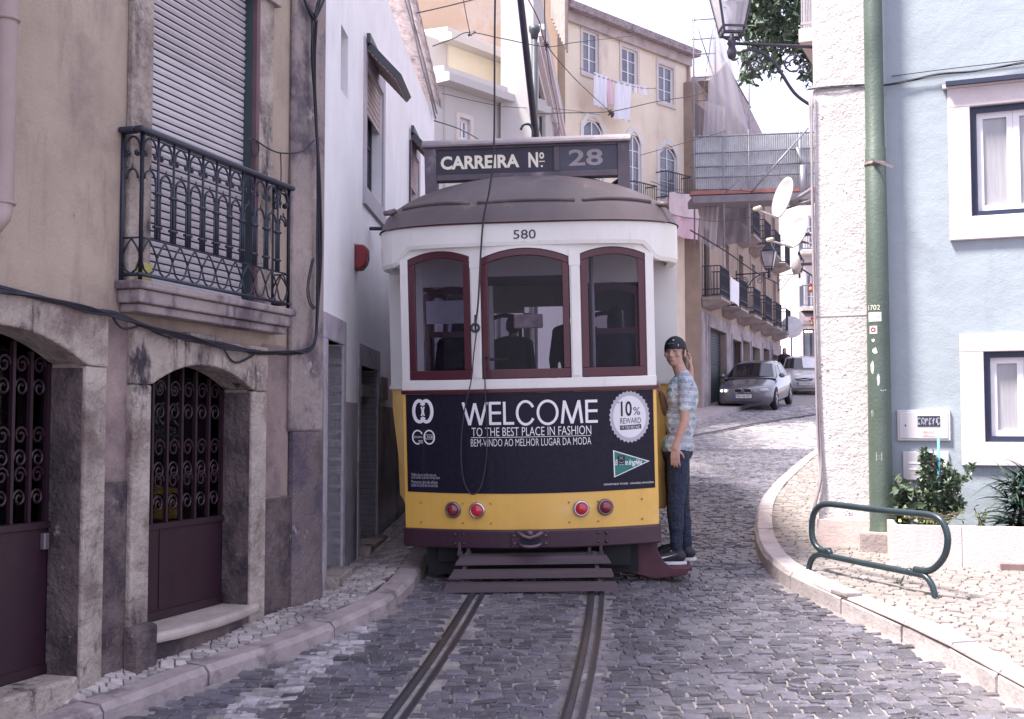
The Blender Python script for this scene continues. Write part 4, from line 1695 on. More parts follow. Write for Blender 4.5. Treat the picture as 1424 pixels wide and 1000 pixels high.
def stroke(mb, pts, w, mp, closed=False):
    """flat polyline stroke in (a,b) space"""
    n = len(pts)
    L_, R_ = [], []
    for i in range(n):
        p = V((pts[i][0], pts[i][1]))
        if closed:
            d = V(pts[(i + 1) % n]) - V(pts[i - 1])
        else:
            d = V(pts[min(i + 1, n - 1)]) - V(pts[max(0, i - 1)])
        d = V((d[0], d[1])).normalized()
        nn = V((-d.y, d.x)) * w / 2
        L_.append(p + nn); R_.append(p - nn)
    vs = [mp(q.x, q.y) for q in L_] + [mp(q.x, q.y) for q in R_]
    fs = []
    for i in range(n if closed else n - 1):
        j = (i + 1) % n
        fs.append((i, j, n + j, n + i))
    mb.add(vs, fs)


O1 = .0055
mp = adm(O1)
# WELCOME in a light geometric sans, drawn letter by letter
wx0, wz = AZ(644, 574)
wx1, _ = AZ(831, 574)
zt_, zb_ = AZ(738, 558)[1], AZ(738, 590)[1]
Hh_ = zt_ - zb_
Wt = wx1 - wx0
slope = 0.0
mb = MB()
sw = Hh_ * .12
def let(path, x, w, close=False):
    pts = [(x + a * w, zb_ + b * Hh_) for a, b in path]
    # subdivide
    out = []
    for i in range(len(pts) - 1):
        for k in range(4):
            t = k / 4
            out.append((pts[i][0] + (pts[i + 1][0] - pts[i][0]) * t, pts[i][1] + (pts[i + 1][1] - pts[i][1]) * t))
    out.append(pts[-1])
    stroke(mb, out, sw, mp, close)
units = {'W': 1.28, 'E': .62, 'L': .55, 'C': .95, 'O': 1.08, 'M': 1.18}
tot = sum(units[c] for c in 'WELCOME') + 6 * .14
k_ = Wt / tot
x = wx0
for c in 'WELCOME':
    w_ = units[c] * k_
    if c == 'W':
        for a, b in (((0, 1), (.27, 0)), ((.27, 0), (.5, .95)), ((.5, .95), (.73, 0)), ((.73, 0), (1, 1))):
            let([a, b], x, w_)
    elif c == 'E':
        let([(.08, 0), (.08, 1)], x, w_)
        for z in (.055, .52, .945): let([(.08, z), (1, z)], x, w_)
    elif c == 'L':
        let([(.08, 0), (.08, 1)], x, w_); let([(.08, .055), (1, .055)], x, w_)
    elif c == 'M':
        for a, b in (((.06, 0), (.18, 1)), ((.18, .97), (.5, .0)), ((.5, .0), (.82, .97)), ((.82, 1), (.94, 0))):
            let([a, b], x, w_)
    else:
        a0, a1 = (.16 * PI, 1.84 * PI) if c == 'C' else (0, 2 * PI)
        pts = [(x + w_ * (.5 + .47 * math.cos(t)), zb_ + Hh_ * (.5 + .50 * math.sin(t))) for t in lin(a0, a1, 36)]
        if c == 'O': pts = pts[:-1]
        stroke(mb, pts, sw * .95, mp, c == 'O')
    x += w_ + .14 * k_
mb.build('welcome_lettering', m_txt, advert, fix=False)
def ad_line(txt, pxa, pya, pxb, pyb, name, mat=m_txt, bold=0.0, space=1.0, shear=0.0, off=O1):
    """text between image points: (pxa,pya) lower left, (pxb,pyb) upper right"""
    x0, z0 = AZ(pxa, pya)
    x1, z1 = AZ(pxb, pyb)
    m_ = MB()
    put_text(m_, txt, x0, x1, z0, z1, adm(off), bold, space, shear)
    return m_.build(name, mat, advert, fix=False)
ad_line('TO THE BEST PLACE IN FASHION', 656, 607, 822, 591.5, 'tagline_lettering', bold=-.004)
ad_line('BEM-VINDO AO MELHOR LUGAR DA MODA', 655, 621, 822, 607.5, 'tagline_lettering', bold=-.008)
m_ = MB()
x0, z0 = AZ(655, 608.5); x1, z1 = AZ(822, 605.5)
z0 = (z0 + z1) / 2
m_.strip(lin(x0, x1, 9), const(z0 - .002), const(z0 + .002), bow, -O1 - .0005, -.0045)
m_.build('underline', m_txt, advert)
def mapmix(cx, cz, off):
    return lambda a, b: (cx + a, bow(cx + a) - off, cz + b)
# left logos: pair of interlocking rings
cx, cz = AZ(588, 572)
s_ = (AZ(603, 572)[0] - AZ(573, 572)[0]) / 2
m_ = MB()
for sg in (-1, 1):
    pts = [(sg * (s_ * .32 + s_ * .52 * math.cos(t)), s_ * .92 * math.sin(t)) for t in lin(-2.55, 2.55, 24)]
    stroke(m_, pts, s_ * .30, mapmix(cx, cz, O1))
    stroke(m_, [(sg * s_ * .13, -s_ * .40), (sg * s_ * .045, -s_ * .12), (sg * s_ * .045, s_ * .12), (sg * s_ * .13, s_ * .40)], s_ * .14, mapmix(cx, cz, O1 + .0004))
m_.build('ring_emblem', m_txt, advert, fix=False)
for (pxc, seg, nm) in ((581, (.5, 5.0), 'a'), (597, (0, 2 * PI), 'b')):
    cx, cz = AZ(pxc, 608)
    r_ = s_ * .47
    m_ = MB()
    pts = [(r_ * math.cos(t), r_ * 1.25 * math.sin(t)) for t in lin(seg[0], seg[1], 26)]
    stroke(m_, pts, r_ * .26, mapmix(cx, cz, O1))
    put_text(m_, 'ZON' if nm == 'a' else 'LISB', cx - r_ * .85, cx + r_ * .85, cz - r_ * .16, cz + r_ * .22, adm(O1))
    if nm == 'a':
        for q in range(3):
            stroke(m_, [(r_ * .1, -r_ * (.62 + .22 * q)), (r_ * 1.0, -r_ * (.62 + .22 * q))], r_ * .08, mapmix(cx, cz, O1))
    else:
        stroke(m_, [(-r_ * .9, r_ * .42), (r_ * .9, r_ * .42)], r_ * .08, mapmix(cx, cz, O1))
        stroke(m_, [(-r_ * .9, -r_ * .34), (r_ * .9, -r_ * .34)], r_ * .08, mapmix(cx, cz, O1))
    m_.build('badge_emblem', m_txt, advert, fix=False)
for i, (t_, y_, xe) in enumerate((('*Válido de um cartão mais um.', 662, 607), ('Com cartão e uma lei da loja ideal.', 666.5, 612), ('*Promo num rubro não uniforme.', 672, 609), ('Limite do cartão de um ano fixo.', 676.5, 609))):
    ad_line(t_, 572, y_, xe, y_ - 4, 'small_print', M('dim_white', (.42, .42, .48), .6))
# seal
cx, cz = AZ(875.5, 579.5)
rx = (AZ(904, 580)[0] - AZ(847, 580)[0]) / 2
rz_ = (AZ(875, 543)[1] - AZ(875, 616)[1]) / 2
m_ = MB()
n = 64
pts = []
for k in range(n):
    q = 1.0 if k % 2 else .935
    t = 2 * PI * k / n
    pts.append((q * rx * math.cos(t), q * rz_ * math.sin(t)))
mm = mapmix(cx, cz, .006)
vs = [mm(0, 0)] + [mm(*p) for p in pts]
m_.add(vs, [(0, k + 1, (k + 1) % n + 1) for k in range(n)])
seal = m_.build('reward_seal', m_silver, advert, fix=False)
tag(seal, 'silver serrated reward seal')
m_ = MB()
vs = [mapmix(cx, cz, .007)(0, 0)] + [mapmix(cx, cz, .007)(.80 * rx * math.cos(2 * PI * k / 40), .80 * rz_ * math.sin(2 * PI * k / 40)) for k in range(40)]
m_.add(vs, [(0, k + 1, (k + 1) % 40 + 1) for k in range(40)])
m_.build('seal_centre', m_silver_lt, advert, fix=False)
m_ = MB()
put_text(m_, '10', cx - rx * .42, cx + rx * .12, cz + rz_ * .02, cz + rz_ * .60, adm(.008), bold=.02)
put_text(m_, '%', cx + rx * .18, cx + rx * .52, cz + rz_ * .06, cz + rz_ * .36, adm(.008))
put_text(m_, '*', cx - rx * .58, cx - rx * .46, cz + rz_ * .48, cz + rz_ * .58, adm(.008), bold=.03)
put_text(m_, 'REWARD', cx - rx * .46, cx + rx * .55, cz - rz_ * .26, cz - rz_ * .04, adm(.008))
stroke(m_, [(-rx * .48, -rz_ * .41), (0, -rz_ * .40), (rx * .56, -rz_ * .38)], rz_ * .17, mapmix(cx, cz, .0078))
m_.build('seal_lettering', m_txt_blk, advert, fix=False)
m_ = MB()
put_text(m_, '+% TAX REFUND', cx - rx * .42, cx + rx * .50, cz - rz_ * .455, cz - rz_ * .345, adm(.0088))
m_.build('seal_strip_lettering', m_txt, advert, fix=False)
# pennant
A_, B_, C_ = AZ(852.5, 626), AZ(903.5, 641), AZ(854, 664)
def tri(sc, off, name, mat):
    c0 = ((A_[0] + B_[0] + C_[0]) / 3, (A_[1] + B_[1] + C_[1]) / 3)
    q = [(c0[0] + (p[0] - c0[0]) * sc, c0[1] + (p[1] - c0[1]) * sc) for p in (A_, B_, C_)]
    m_ = MB()
    e = []
    for i in range(3):
        for k in range(4):
            e.append((q[i][0] + (q[(i + 1) % 3][0] - q[i][0]) * k / 4, q[i][1] + (q[(i + 1) % 3][1] - q[i][1]) * k / 4))
    f = adm(off)
    m_.add([f(*c0)] + [f(*p) for p in e], [(0, k + 1, (k + 1) % 12 + 1) for k in range(12)])
    return m_.build(name, mat, advert, fix=False)
tri(1.0, .006, 'pennant_border', m_txt)
tri(.90, .007, 'pennant', m_teal)
ad_line('El Corte', 855.5, 647, 873, 638.5, 'pennant_lettering', shear=.3, bold=.015, off=.008)
ad_line('Inglés', 874, 649, 893, 638.0, 'pennant_lettering', shear=.35, bold=.015, off=.008)
x0, z0 = AZ(859, 646); x1, z1 = AZ(869, 633)
m_ = MB(); m_.add([adm(.0088)(x0, z0), adm(.0088)(x1, z0), adm(.0088)(x1, z1), adm(.0088)(x0, z1)], [(0, 1, 2, 3)])
m_.build('black_mark', m_txt_blk, advert, fix=False)
m_ = MB()
xm, w_ = (x0 + x1) / 2, (x1 - x0)
h_ = z1 - z0
stroke(m_, [(x0 + w_ * .25, z1 - h_ * .12), (x1 - w_ * .25, z0 + h_ * .55)], w_ * .07, adm(.0095))
stroke(m_, [(x1 - w_ * .25, z1 - h_ * .12), (x0 + w_ * .25, z0 + h_ * .55)], w_ * .07, adm(.0095))
stroke(m_, [(xm + w_ * .3 * math.cos(t), z0 + h_ * .34 + w_ * .2 * math.sin(t)) for t in lin(PI, 2 * PI, 8)], w_ * .08, adm(.0095))
m_.build('black_mark_lines', M('grey_line', (.3, .32, .38), .6), advert, fix=False)
ad_line('DEPARTMENT STORES · GRANDES ARMAZÉNS', 840, 675, 909, 668.5, 'store_lettering', bold=.0)
# sign lettering
def sign_text(txt, xa, ya, xb, yb, mat, bold=0.0, name='sign_lettering', space=1.0, dep=.0):
    a = TP(xa, ya, sv0 + .017)
    b = TP(xb, yb, sv0 + .017)
    m_ = MB()
    put_text(m_, txt, a.x, b.x, a.z, b.z, lambda p, q: (p, sv0 + .0175 - dep, q), bold, space)
    return m_.build(name, mat, sbox, fix=False)
sign_text('CARREIRA', 613, 236.5, 722, 214, m_txt_cream, .035)
sign_text('N', 735, 233, 748, 211.5, m_txt_cream, .035)
sign_text('o', 750, 221, 756.5, 211.5, m_txt_cream, .03)
sign_text('_', 749.5, 225.2, 757.5, 223.6, m_txt_cream, .03)
sign_text('.', 752, 232.5, 755, 229.5, m_txt_cream, .0)
sign_text('28', 791, 231, 838, 206.5, m_txt_dim, .02)
# number on the fascia
m_ = MB()
a, b = TP(714, 332.5, -.01), TP(745, 319, -.01)
put_text(m_, '580', a.x, b.x, a.z, b.z, lambda p, q: (p, min(v for (u, v) in [outline(PI / 2 + p / RW * .7)]) - .0165, q), .0)
m_.build('fleet_number', m_txt_navy, tram, fix=False)

# tail lamps
for (px, py, on) in ((630.5, 709, 0), (664, 709.5, 1), (808, 707, 1), (841.5, 705, 0)):
    u, z = AZ(px, py)
    sl_ = .44 * u / BW / BW
    ax = V((sl_, -1, 0)).normalized()
    c0 = V((u, bow(u), z))
    m_ = MB()
    m_.lathe([(.064, -.02), (.066, .012), (.060, .024), (.050, .030), (.048, .02)], c0, ax, 24)
    lamp = m_.build('tail_lamp', m_chrome if on else M('dull_chrome', (.22, .19, .22), .3, metal=.7), tram, True)
    m_ = MB()
    m_.lathe([(.049, .0), (.049, .022), (.045, .034), (.034, .046), (.018, .053), (.001, .055)], c0, ax, 22)
    m_.build('lens', m_lens_on if on else m_lens, lamp, True)
    if on: tag(lamp, 'lit red tail lamp')

# rope: from the trolley pole over the roof edge down to the spool, and the slack loop
c = MB()
T0 = TP(690, -120, -.9)
rp = [TP(690.5, -120, -.35), TP(688, 40, -.22), TP(687, 200, -.12), TP(681, 262, -.10), TP(673, 300, -.075), TP(669, 345, -.06), TP(665, 420, -.05), TP(661, 452, -.05)]
c.tube(catmull(rp, 6), .0075, 6)
c.tube(catmull([TP(663, 458, -.05), TP(659, 490, -.045), TP(655, 530, -.05), TP(646, 570, -.045), TP(641, 620, -.045), TP(644, 665, -.045), TP(655, 687, -.05), TP(668, 678, -.045), TP(676, 640, -.04), TP(677, 590, -.035), TP(675, 545, -.04), TP(673, 500, -.03), TP(672, 497, -.03)], 8), .0055, 5)
c.build('trolley_rope', m_rope, tram, True)
c = MB()
p = TP(661, 456, -.03)
c.tube([p + V((.03 * math.cos(a), -.01, .03 * math.sin(a))) for a in lin(0, 2 * PI, 13)][:-1], .012, 6, closed=True)
c.tube([p + V((0, .02, -.02)), p + V((0, .0, .05)), p + V((0, .02, .10))], .008, 5)
c.tube([TP(672, 500, -.01), TP(672, 497, -.03), TP(676, 494, -.03), TP(678, 498, -.01)], .007, 5)
c.build('rope_hook', m_iron, tram, True)
# trolley pole
c = MB()
base = V((.10, 3.6, 3.36))
p1 = TP(745, 188, 2.9)
p2 = TP(716, -70, .3)
c.tube([p1 + (p1 - p2).normalized() * 1.0, p1, p2], [.042, .038, .026], 10)
c.build('trolley_pole', M('pole_dark', (.04, .036, .06), .45), tram, True)
c = MB()
q = TP(741, 190, 2.6)
c.tube(catmull([q, q + V((0, 0, .06)), q + V((-.03, 0, .12)), q + V((-.09, 0, .12)), q + V((-.12, 0, .07))], 4), .014, 6)
c.lathe([(.22, 0), (.2, .12), (.1, .25)], (.10, 3.9, 3.26), (0, 0, 1), 14)
c.build('pole_hook', m_iron, tram, True)

# rear lifeguard (fender) below the bumper
m_ = MB()
def fend(px0, py0, px1, py1, dep, th=.022):
    a, b = TP(px0, py0, dep), TP(px1, py1, dep)
    return a, b
slt = []
for (xl0, xr0, yt, xl1, xr1, yb_, d0, d1) in ((639, 843, 775, 632, 850, 787, -.03, -.075), (631, 850, 794, 623, 854, 806, -.12, -.17), (620, 856, 812, 615, 861, 825, -.21, -.26)):
    a, b = TP(xl0, yt, d0), TP(xr0, yt - 1.5, d0)
    c2, d2 = TP(xl1, yb_, d1), TP(xr1, yb_ - 3, d1)
    m2 = MB()
    off = V((0, .02, .012))
    m2.hexa([c2, d2, d2 + off, c2 + off, a, b, b + off, a + off])
    slt.append(m2)
fen = MB()
for (pa, pb, da_, db_) in (((650, 768), (640, 822), .02, -.24), ((826, 768), (836, 820), .02, -.24)):
    a, b = TP(*pa, da_), TP(*pb, db_)
    fen.bar(a + V((0, .03, 0)), b + V((0, .03, 0)), .03, .02)
fen.tube([TP(638, 773, .06), TP(838, 770, .06)], .02, 10)
for px in (640, 652, 820, 836):
    a = TP(px, 771, .06)
    fen.lathe([(.03, -.02), (.03, .02)], a, (1, 0, 0), 10)
    fen.box(a.x - .012, a.x + .012, .03, .12, a.z, a.z + .10)
fender = fen.build('lifeguard', m_slat, tram)
for m2 in slt:
    m2.build('lifeguard_slat', m_slat, fender, bevel=.004)

# right entrance step with curved side plate, left folded gate
m_ = MB()
pts = [(.72, .30), (.98, .30), (1.0, .22), (1.05, .13), (1.11, .085), (1.25, .085), (1.22, .03), (.98, .0), (.74, .06)]
m_.prism(pts, lambda a, b: (a, .30, b), lambda a, b: (a, .325, b))
m_.box(1.02, 1.27, .33, 1.0, .055, .085)
m_.box(.98, 1.0, .33, 1.05, .085, .33)
m_.build('entrance_step', M('step_maroon', (.085, .025, .04), .55, .25, 8), tram, bevel=.006)

# ------------------------------------------------------------------ main body
SIDE = [(1.11, .46), (1.195, .62), (1.205, 1.0), (1.24, 1.35), (1.245, 1.54), (1.245, zF)]
VB0, VB1 = 1.12, 7.5
for sg in (-1, 1):
    m_ = MB()
    vs, fs = [], []
    for v in (VB0, VB1):
        for (u, z) in SIDE[:5]:
            vs.append((sg * u, v, z))
        for (u, z) in SIDE[:5][::-1]:
            vs.append((sg * (u - .05), v, z))
    n = 10
    for k in range(n):
        l = (k + 1) % n
        fs.append((k, n + k, n + l, l))
    fs.append(tuple(range(n))); fs.append(tuple(range(n, 2 * n))[::-1])
    m_.add(vs, fs)
    m_.build('side_panel', m_yellow, tram)
    # white window posts along the side, letterboard above
    m_ = MB()
    m_.box(*sorted((sg * 1.245, sg * 1.195)), VB0, VB1, 1.541, 1.60)
    nwin = 5
    for k in range(nwin + 1):
        v = VB0 + .04 + (VB1 - VB0 - .08) * k / nwin
        w_ = .07 if 0 < k < nwin else .08
        m_.box(*sorted((sg * 1.245, sg * 1.195)), v - w_ / 2, v + w_ / 2, 1.601, 2.60)
    m_.build('side_posts', m_cream, tram)
    m_ = MB()
    for k in range(nwin):
        v0 = VB0 + .04 + (VB1 - VB0 - .08) * k / nwin + .04
        v1 = VB0 + .04 + (VB1 - VB0 - .08) * (k + 1) / nwin - .04
        ringv = MB()
        o_ = [(v0, 1.601), (v0, 2.55), (v1, 2.55), (v1, 1.601)]
        i_ = [(v0 + .05, 1.651), (v0 + .05, 2.50), (v1 - .05, 2.50), (v1 - .05, 1.651)]
        n = 4
        vs = [(sg * 1.237, a, b) for a, b in o_] + [(sg * 1.237, a, b) for a, b in i_] + [(sg * 1.207, a, b) for a, b in o_] + [(sg * 1.207, a, b) for a, b in i_]
        fs = []
        for q in range(n):
            j = (q + 1) % n
            fs += [(q, j, n + j, n + q), (2 * n + q, 3 * n + q, 3 * n + j, 2 * n + j), (q, 2 * n + q, 2 * n + j, j), (n + q, n + j, 3 * n + j, 3 * n + q)]
        ringv.add(vs, fs)
        f = ringv.build('side_window', m_maroon, tram)
        MB().quad((sg * 1.222, v0 + .05, 1.65), (sg * 1.222, v1 - .05, 1.65), (sg * 1.222, v1 - .05, 2.5), (sg * 1.222, v0 + .05, 2.5)).build('pane', m_glass, f)
# end bulkheads (rear one visible at both flanks and through the windows)
def bulkhead(v, name, door_open=True):
    m_ = MB()
    for sg in (-1, 1):
        # corner post: white above the belt
        m_.box(*sorted((sg * 1.245, sg * .95)), v - .045, v, 1.56, zF - .02)
        m_.box(*sorted((sg * .95, sg * .42)), v - .035, v, 2.42, zF - .02)
        m_.box(*sorted((sg * .44, sg * .34)), v - .035, v, .75, 2.42)
    m_.box(-.42, .42, v - .034, v, 2.50, zF - .02)
    o = m_.build(name, m_cream, tram)
    m_ = MB()
    for sg in (-1, 1):
        m_.prism([(sg * .44, .75), (sg * 1.10, .46), (sg * 1.135, .62), (sg * 1.20, 1.0), (sg * 1.235, 1.35), (sg * 1.238, 1.5595), (sg * .44, 1.5595)], lambda a, b: (a, v - .04, b), lambda a, b: (a, v, b))
    m_.build_each('bulkhead_panel', m_yellow, o)
    m_ = MB()
    m_.box(-1.255, -.98, v - .07, v + .01, 1.54, 1.575); m_.box(.98, 1.255, v - .07, v + .01, 1.54, 1.575)
    m_.build_each('belt_ledge', m_cream, o)
    for sg in (-1, 1):
        a, b = sorted((sg * .46, sg * .94))
        ow = arch_poly(a, b, 1.56, 2.42, .06, 8); iw = arch_poly(a + .05, b - .05, 1.62, 2.36, .05, 8)
        mm_ = MB(); ring(mm_, ow, iw, v - .05, v - .01)
        mm_.box(a + .05, b - .05, v - .045, v - .015, 1.98, 2.03)
        f = mm_.build('bulkhead_window', m_maroon, o)
        MB().quad((a + .05, v - .03, 1.62), (b - .05, v - .03, 1.62), (b - .05, v - .03, 2.36), (a + .05, v - .03, 2.36)).build('pane', m_glass, f)
    return o
bk = bulkhead(VB0, 'bulkhead')
bulkhead(VB1 + .05, 'front_bulkhead')
MB().box(-.92, -.58, VB0 - .062, VB0 - .052, 2.10, 2.30).build('paper_notice', M('paper', (.55, .55, .62), .7), bk)
# floor, ceiling, underframe
m_ = MB(); m_.box(-1.0, 1.0, .26, 8.4, .68, .74)
m_.build('floor', m_wood, tram)
m_ = MB(); m_.box(-1.12, 1.12, VB0, VB1, 2.80, 2.82); m_.box(-.9, .9, .35, VB0 - .05, 2.80, 2.82)
m_.build('ceiling', m_ceil, tram)
for i in range(5):
    for sg in (-1, 1):
        m_ = MB()
        v = 1.9 + i * 1.15
        m_.box(*sorted((sg * .35, sg * 1.05)), v, v + .42, .98, 1.06)
        m_.hexa([(sg * .35, v - .02, 1.06), (sg * 1.05, v - .02, 1.06), (sg * 1.05, v + .05, 1.06), (sg * .35, v + .05, 1.06), (sg * .35, v - .10, 1.56), (sg * 1.05, v - .10, 1.56), (sg * 1.05, v - .05, 1.56), (sg * .35, v - .05, 1.56)])
        m_.box(*sorted((sg * .5, sg * .9)), v + .1, v + .3, .74, .98)
        m_.build('seat', m_seat, tram)
# controller, brake wheel, poles on the platform
m_ = MB()
m_.tube([(.52, .6, .74), (.52, .6, 2.78)], .02, 8)
m_.tube([(-.52, .75, .74), (-.52, .75, 2.78)], .02, 8)
m_.build_each('grab_pole', m_chrome, tram)
m_ = MB()
m_.lathe([(.14, 0), (.14, .8), (.16, .82), (.16, .92), (.05, .95)], (-.30, .42, .74), (0, 0, 1), 14)
m_.tube([(-.30 + .12 * math.cos(a), .42 + .12 * math.sin(a), 1.78) for a in lin(0, 2 * PI, 15)][:-1], .012, 6, closed=True)
m_.build('controller', m_frame_dk, tram, True)
m_ = MB(); m_.box(-.10, .13, .12, .16, 2.02, 2.13)
m_.build('mirror_panel', M('mirror_panel', (.30, .24, .22), .3, .5, 10), tram, bevel=.01)
# front end (simplified mirror of the rear one)
m_ = MB()
m_.box(-1.0, 1.0, 8.30, 8.36, .45, 1.60)
m_.build('front_apron', m_yellow, tram)
m_ = MB()
for u0, u1 in ((-1.0, -.90), (-.40, -.33), (.33, .40), (.90, 1.0)):
    m_.box(u0, u1, 8.28, 8.34, 1.601, 2.70)
m_.box(-1.0, 1.0, 8.28, 8.34, 2.701, zF)
m_.build('front_posts', m_cream, tram)
vs, fs = [], []
m_ = MB()
fo = [(u, 8.62 - v) for (u, v) in OUT[3:-3]][::-1]
for r in rings:
    z = zF + .015 + RH * max(0, 1 - min(1, r) ** 1.9) ** .56
    for (u, v) in fo:
        vs.append((u * r, 7.84 + (v - 7.84) * r, z))
m = len(fo)
for i in range(len(rings) - 1):
    for k in range(m - 1):
        fs.append((i * m + k, i * m + k + 1, (i + 1) * m + k + 1, (i + 1) * m + k))
m_.add(vs, fs)
m_.build('front_roof', m_roof, tram, True)
# truck, plus an added dark plate
m_ = MB()
m_.box(-.85, .85, .4, 8.2, .44, .68)
for sg in (-1, 1):
    m_.box(*sorted((sg * .62, sg * .72)), 1.2, 7.2, .28, .44)
    for v in (2.7, 5.9):
        m_.box(*sorted((sg * .60, sg * .78)), v - .18, v + .18, .18, .40)
m_.box(-.75, -.55, .18, .5, .18, .30); m_.box(.55, .78, .15, .5, .14, .30)
m_.box(-.84, .84, .24, .28, .07, .44)  # full-width plate added to deepen the shade under the tram
und = m_.build('undercarriage', m_under, tram)
for v in (2.7, 5.9):
    for sg in (-1, 1):
        MB().lathe([(.33, -.05), (.36, -.04), (.36, -.02), (.33, .0), (.33, .06), (.1, .07)], (sg * GA, v, .33), (-sg, 0, 0), 24).build('wheel', m_under, tram, True)
# ================================================================== RIGHT CORNER HOUSE (pink pilaster, blue wall)
RC = ground_hit(1140, 757, KRH)
FR = Frame((RC.x, RC.y, 0), (math.cos(R(23)), -math.sin(R(23))))
rb = FR.root('corner_house', 'pale blue corner house with a pink pitted pilaster and white framed windows', 'house')
Q = FR.uv
xp = Q(1212, 500)[0]
wu = FR.rect(1350, 143, 1470, 298)
wl_ = FR.rect(1369, 488, 1480, 615)
zb_r = Q(1180, 757)[1]
mb = MB()
wall_shell(mb, xp, 7.5, zb_r - .5, 9.5, 3.2, [(wu[0], wu[1], wu[2], wu[3]), (wl_[0], wl_[1], wl_[2], wl_[3])], .16)
mb.build('wall', m_blue, rb)
mb = MB()
mb.box(0, xp, -.03, 3.2, zb_r - .5, 9.5)
mb.build('corner_pilaster', m_pillar, rb, bevel=.012)
mb = MB()
mb.box(-.012, xp + .05, -.052, -.031, zb_r - .4, Q(1170, 722)[1])
mb.build('plinth', M('pilaster_plinth', (.58, .46, .44), .8, .12, 5, .3, 40, stains=[((.35, .26, .25), 4, .55, .75)]), rb, bevel=.006)
mb = MB()
for zz in (Q(1160, 126)[1], Q(1160, 440)[1]):
    mb.box(-.004, xp + .002, -.034, -.0295, zz - .004, zz + .004)
mb.build('joint_line', M('joint_line', (.38, .34, .36), .9), rb)
# windows: stone surround, navy reveal frame, white casements
for r, top in ((wu, 1), (wl_, 0)):
    a, b, c, d = r
    mb = MB()
    sw_ = Q(1350, 220)[0] - Q(1318, 220)[0] if top else Q(1369, 550)[0] - Q(1335, 550)[0]
    th_top = .17 if top else .15
    surround(mb, a, b, c, d, sw_ * .97, -.028, .0, sill=.20, top=th_top)
    s = mb.build('window_surround', m_surr, rb, bevel=.006)
    if top:
        MB().box(a - sw_ - .03, b + .2, -.06, -.0, d + th_top + .001, d + th_top + .035).build('drip_ledge', m_surr, s)
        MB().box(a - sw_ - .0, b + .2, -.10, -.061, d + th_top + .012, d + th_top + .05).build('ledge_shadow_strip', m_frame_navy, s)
    mb = MB()
    ring(mb, [(a, c), (a, d), (b, d), (b, c)], [(a + .05, c + .05), (a + .05, d - .05), (b - .05, d - .05), (b - .05, c + .05)], .02, .12)
    mb.build('window_reveal', m_frame_navy, rb)
    # casement
    wcas = (b - a - .1) / 2
    f = window(rb, a + .05, a + .05 + wcas, c + .05, d - .05, .06, m_frame_wh, m_pane_lt, 1, 1, .05, name='casement')
    f = window(rb, a + .052 + wcas, b - .05, c + .05, d - .05, .06, m_frame_wh, m_pane_lt, 1, 1, .05, name='casement')
# cables along the facade
def wr(px, py, dep=-.04):
    x, z = FR.uv(px, py, dep)
    return FR.world((x, dep, z))
cable_bundle([wr(1124, 124), wr(1160, 122), wr(1200, 119), wr(1228, 118), wr(1270, 112), wr(1310, 104), wr(1360, 98), wr(1424, 88), wr(1500, 76)], 3, .010, .0055, 'facade_cable', 'twisted grey cables crossing the pilaster and the blue wall above the window')
cable_bundle([wr(1240, 106, -.02), wr(1300, 98, -.02), wr(1370, 90, -.02), wr(1500, 76, -.02)], 1, .001, .004, 'facade_wire', 'thin pale wire clipped on the blue wall above the cables')
cable_bundle([wr(1128, 127, -.05), wr(1131, 300, -.05), wr(1134, 450, -.05), wr(1139, 600, -.05), wr(1142, 655, -.05), wr(1140, 680, -.06), wr(1133, 705, -.06), wr(1130, 750, -.05)], 2, .012, .011, 'corner_conduit', 'thin pipes running down the outer corner of the pink pilaster', 5).data.materials[0] = M('pale_conduit', (.34, .29, .31), .6, .15, 8)

zq = Q(1110, 60, 2.2)[1]
sl = MB().box(-.50, -.001, 2.2, 3.1, zq, zq + .16).build('side_balcony', M('pink_balcony_stone', (.55, .46, .45), .85, .1, 4), rb, bevel=.01)
rm = MB()
for zz in (zq + .21, zq + 1.05):
    rm.box(-.48, -.46, 2.23, 3.07, zz, zz + .025); rm.box(-.459, -.01, 2.23, 2.25, zz, zz + .025)
for k in range(8): rm.box(-.478, -.466, 2.25 + k * .11, 2.262 + k * .11, zq + .161, zq + 1.05)
for k in range(4): rm.box(-.45 + k * .11, -.438 + k * .11, 2.234, 2.246, zq + .161, zq + 1.05)
for k in range(5): rm.tube([(-.56, 2.3 + .1 * k, zq + .8 + .05 * k), (-.40, 2.3 + .1 * k, zq + 1.1)], .006, 5)
rm.build('side_railing', M('pale_iron', (.36, .34, .38), .6), sl)
# utility pole
x, z = Q(1226, 742, -.16)
xt, zt = Q(1208, 0, -.16)
polep = FR.world((x, -.16, z))
pole = thing('utility_pole', 'tall green painted pole with stickers standing against the pink pilaster', 'pole', polep, FR.rot)
rb_, rt_ = .098, .078
mb = MB()
prof = [(.105, -.3), (.105, .02), (rb_, .05), (rb_, 1.0), (.095, 2.0), (.088, 3.35), (.082, 3.36), (.080, 4.2), (.077, 8.0)]
mb.lathe(prof, (0, 0, 0), (0, 0, 1), 28)
mb.build('pole_shaft', m_pole, pole, True)
MB().box(-.17, .17, -.12, .15, -.3, .02).build('pole_base', M('pole_base_stone', (.30, .25, .25), .85, .2, 7, .6, 30), pole, bevel=.02)
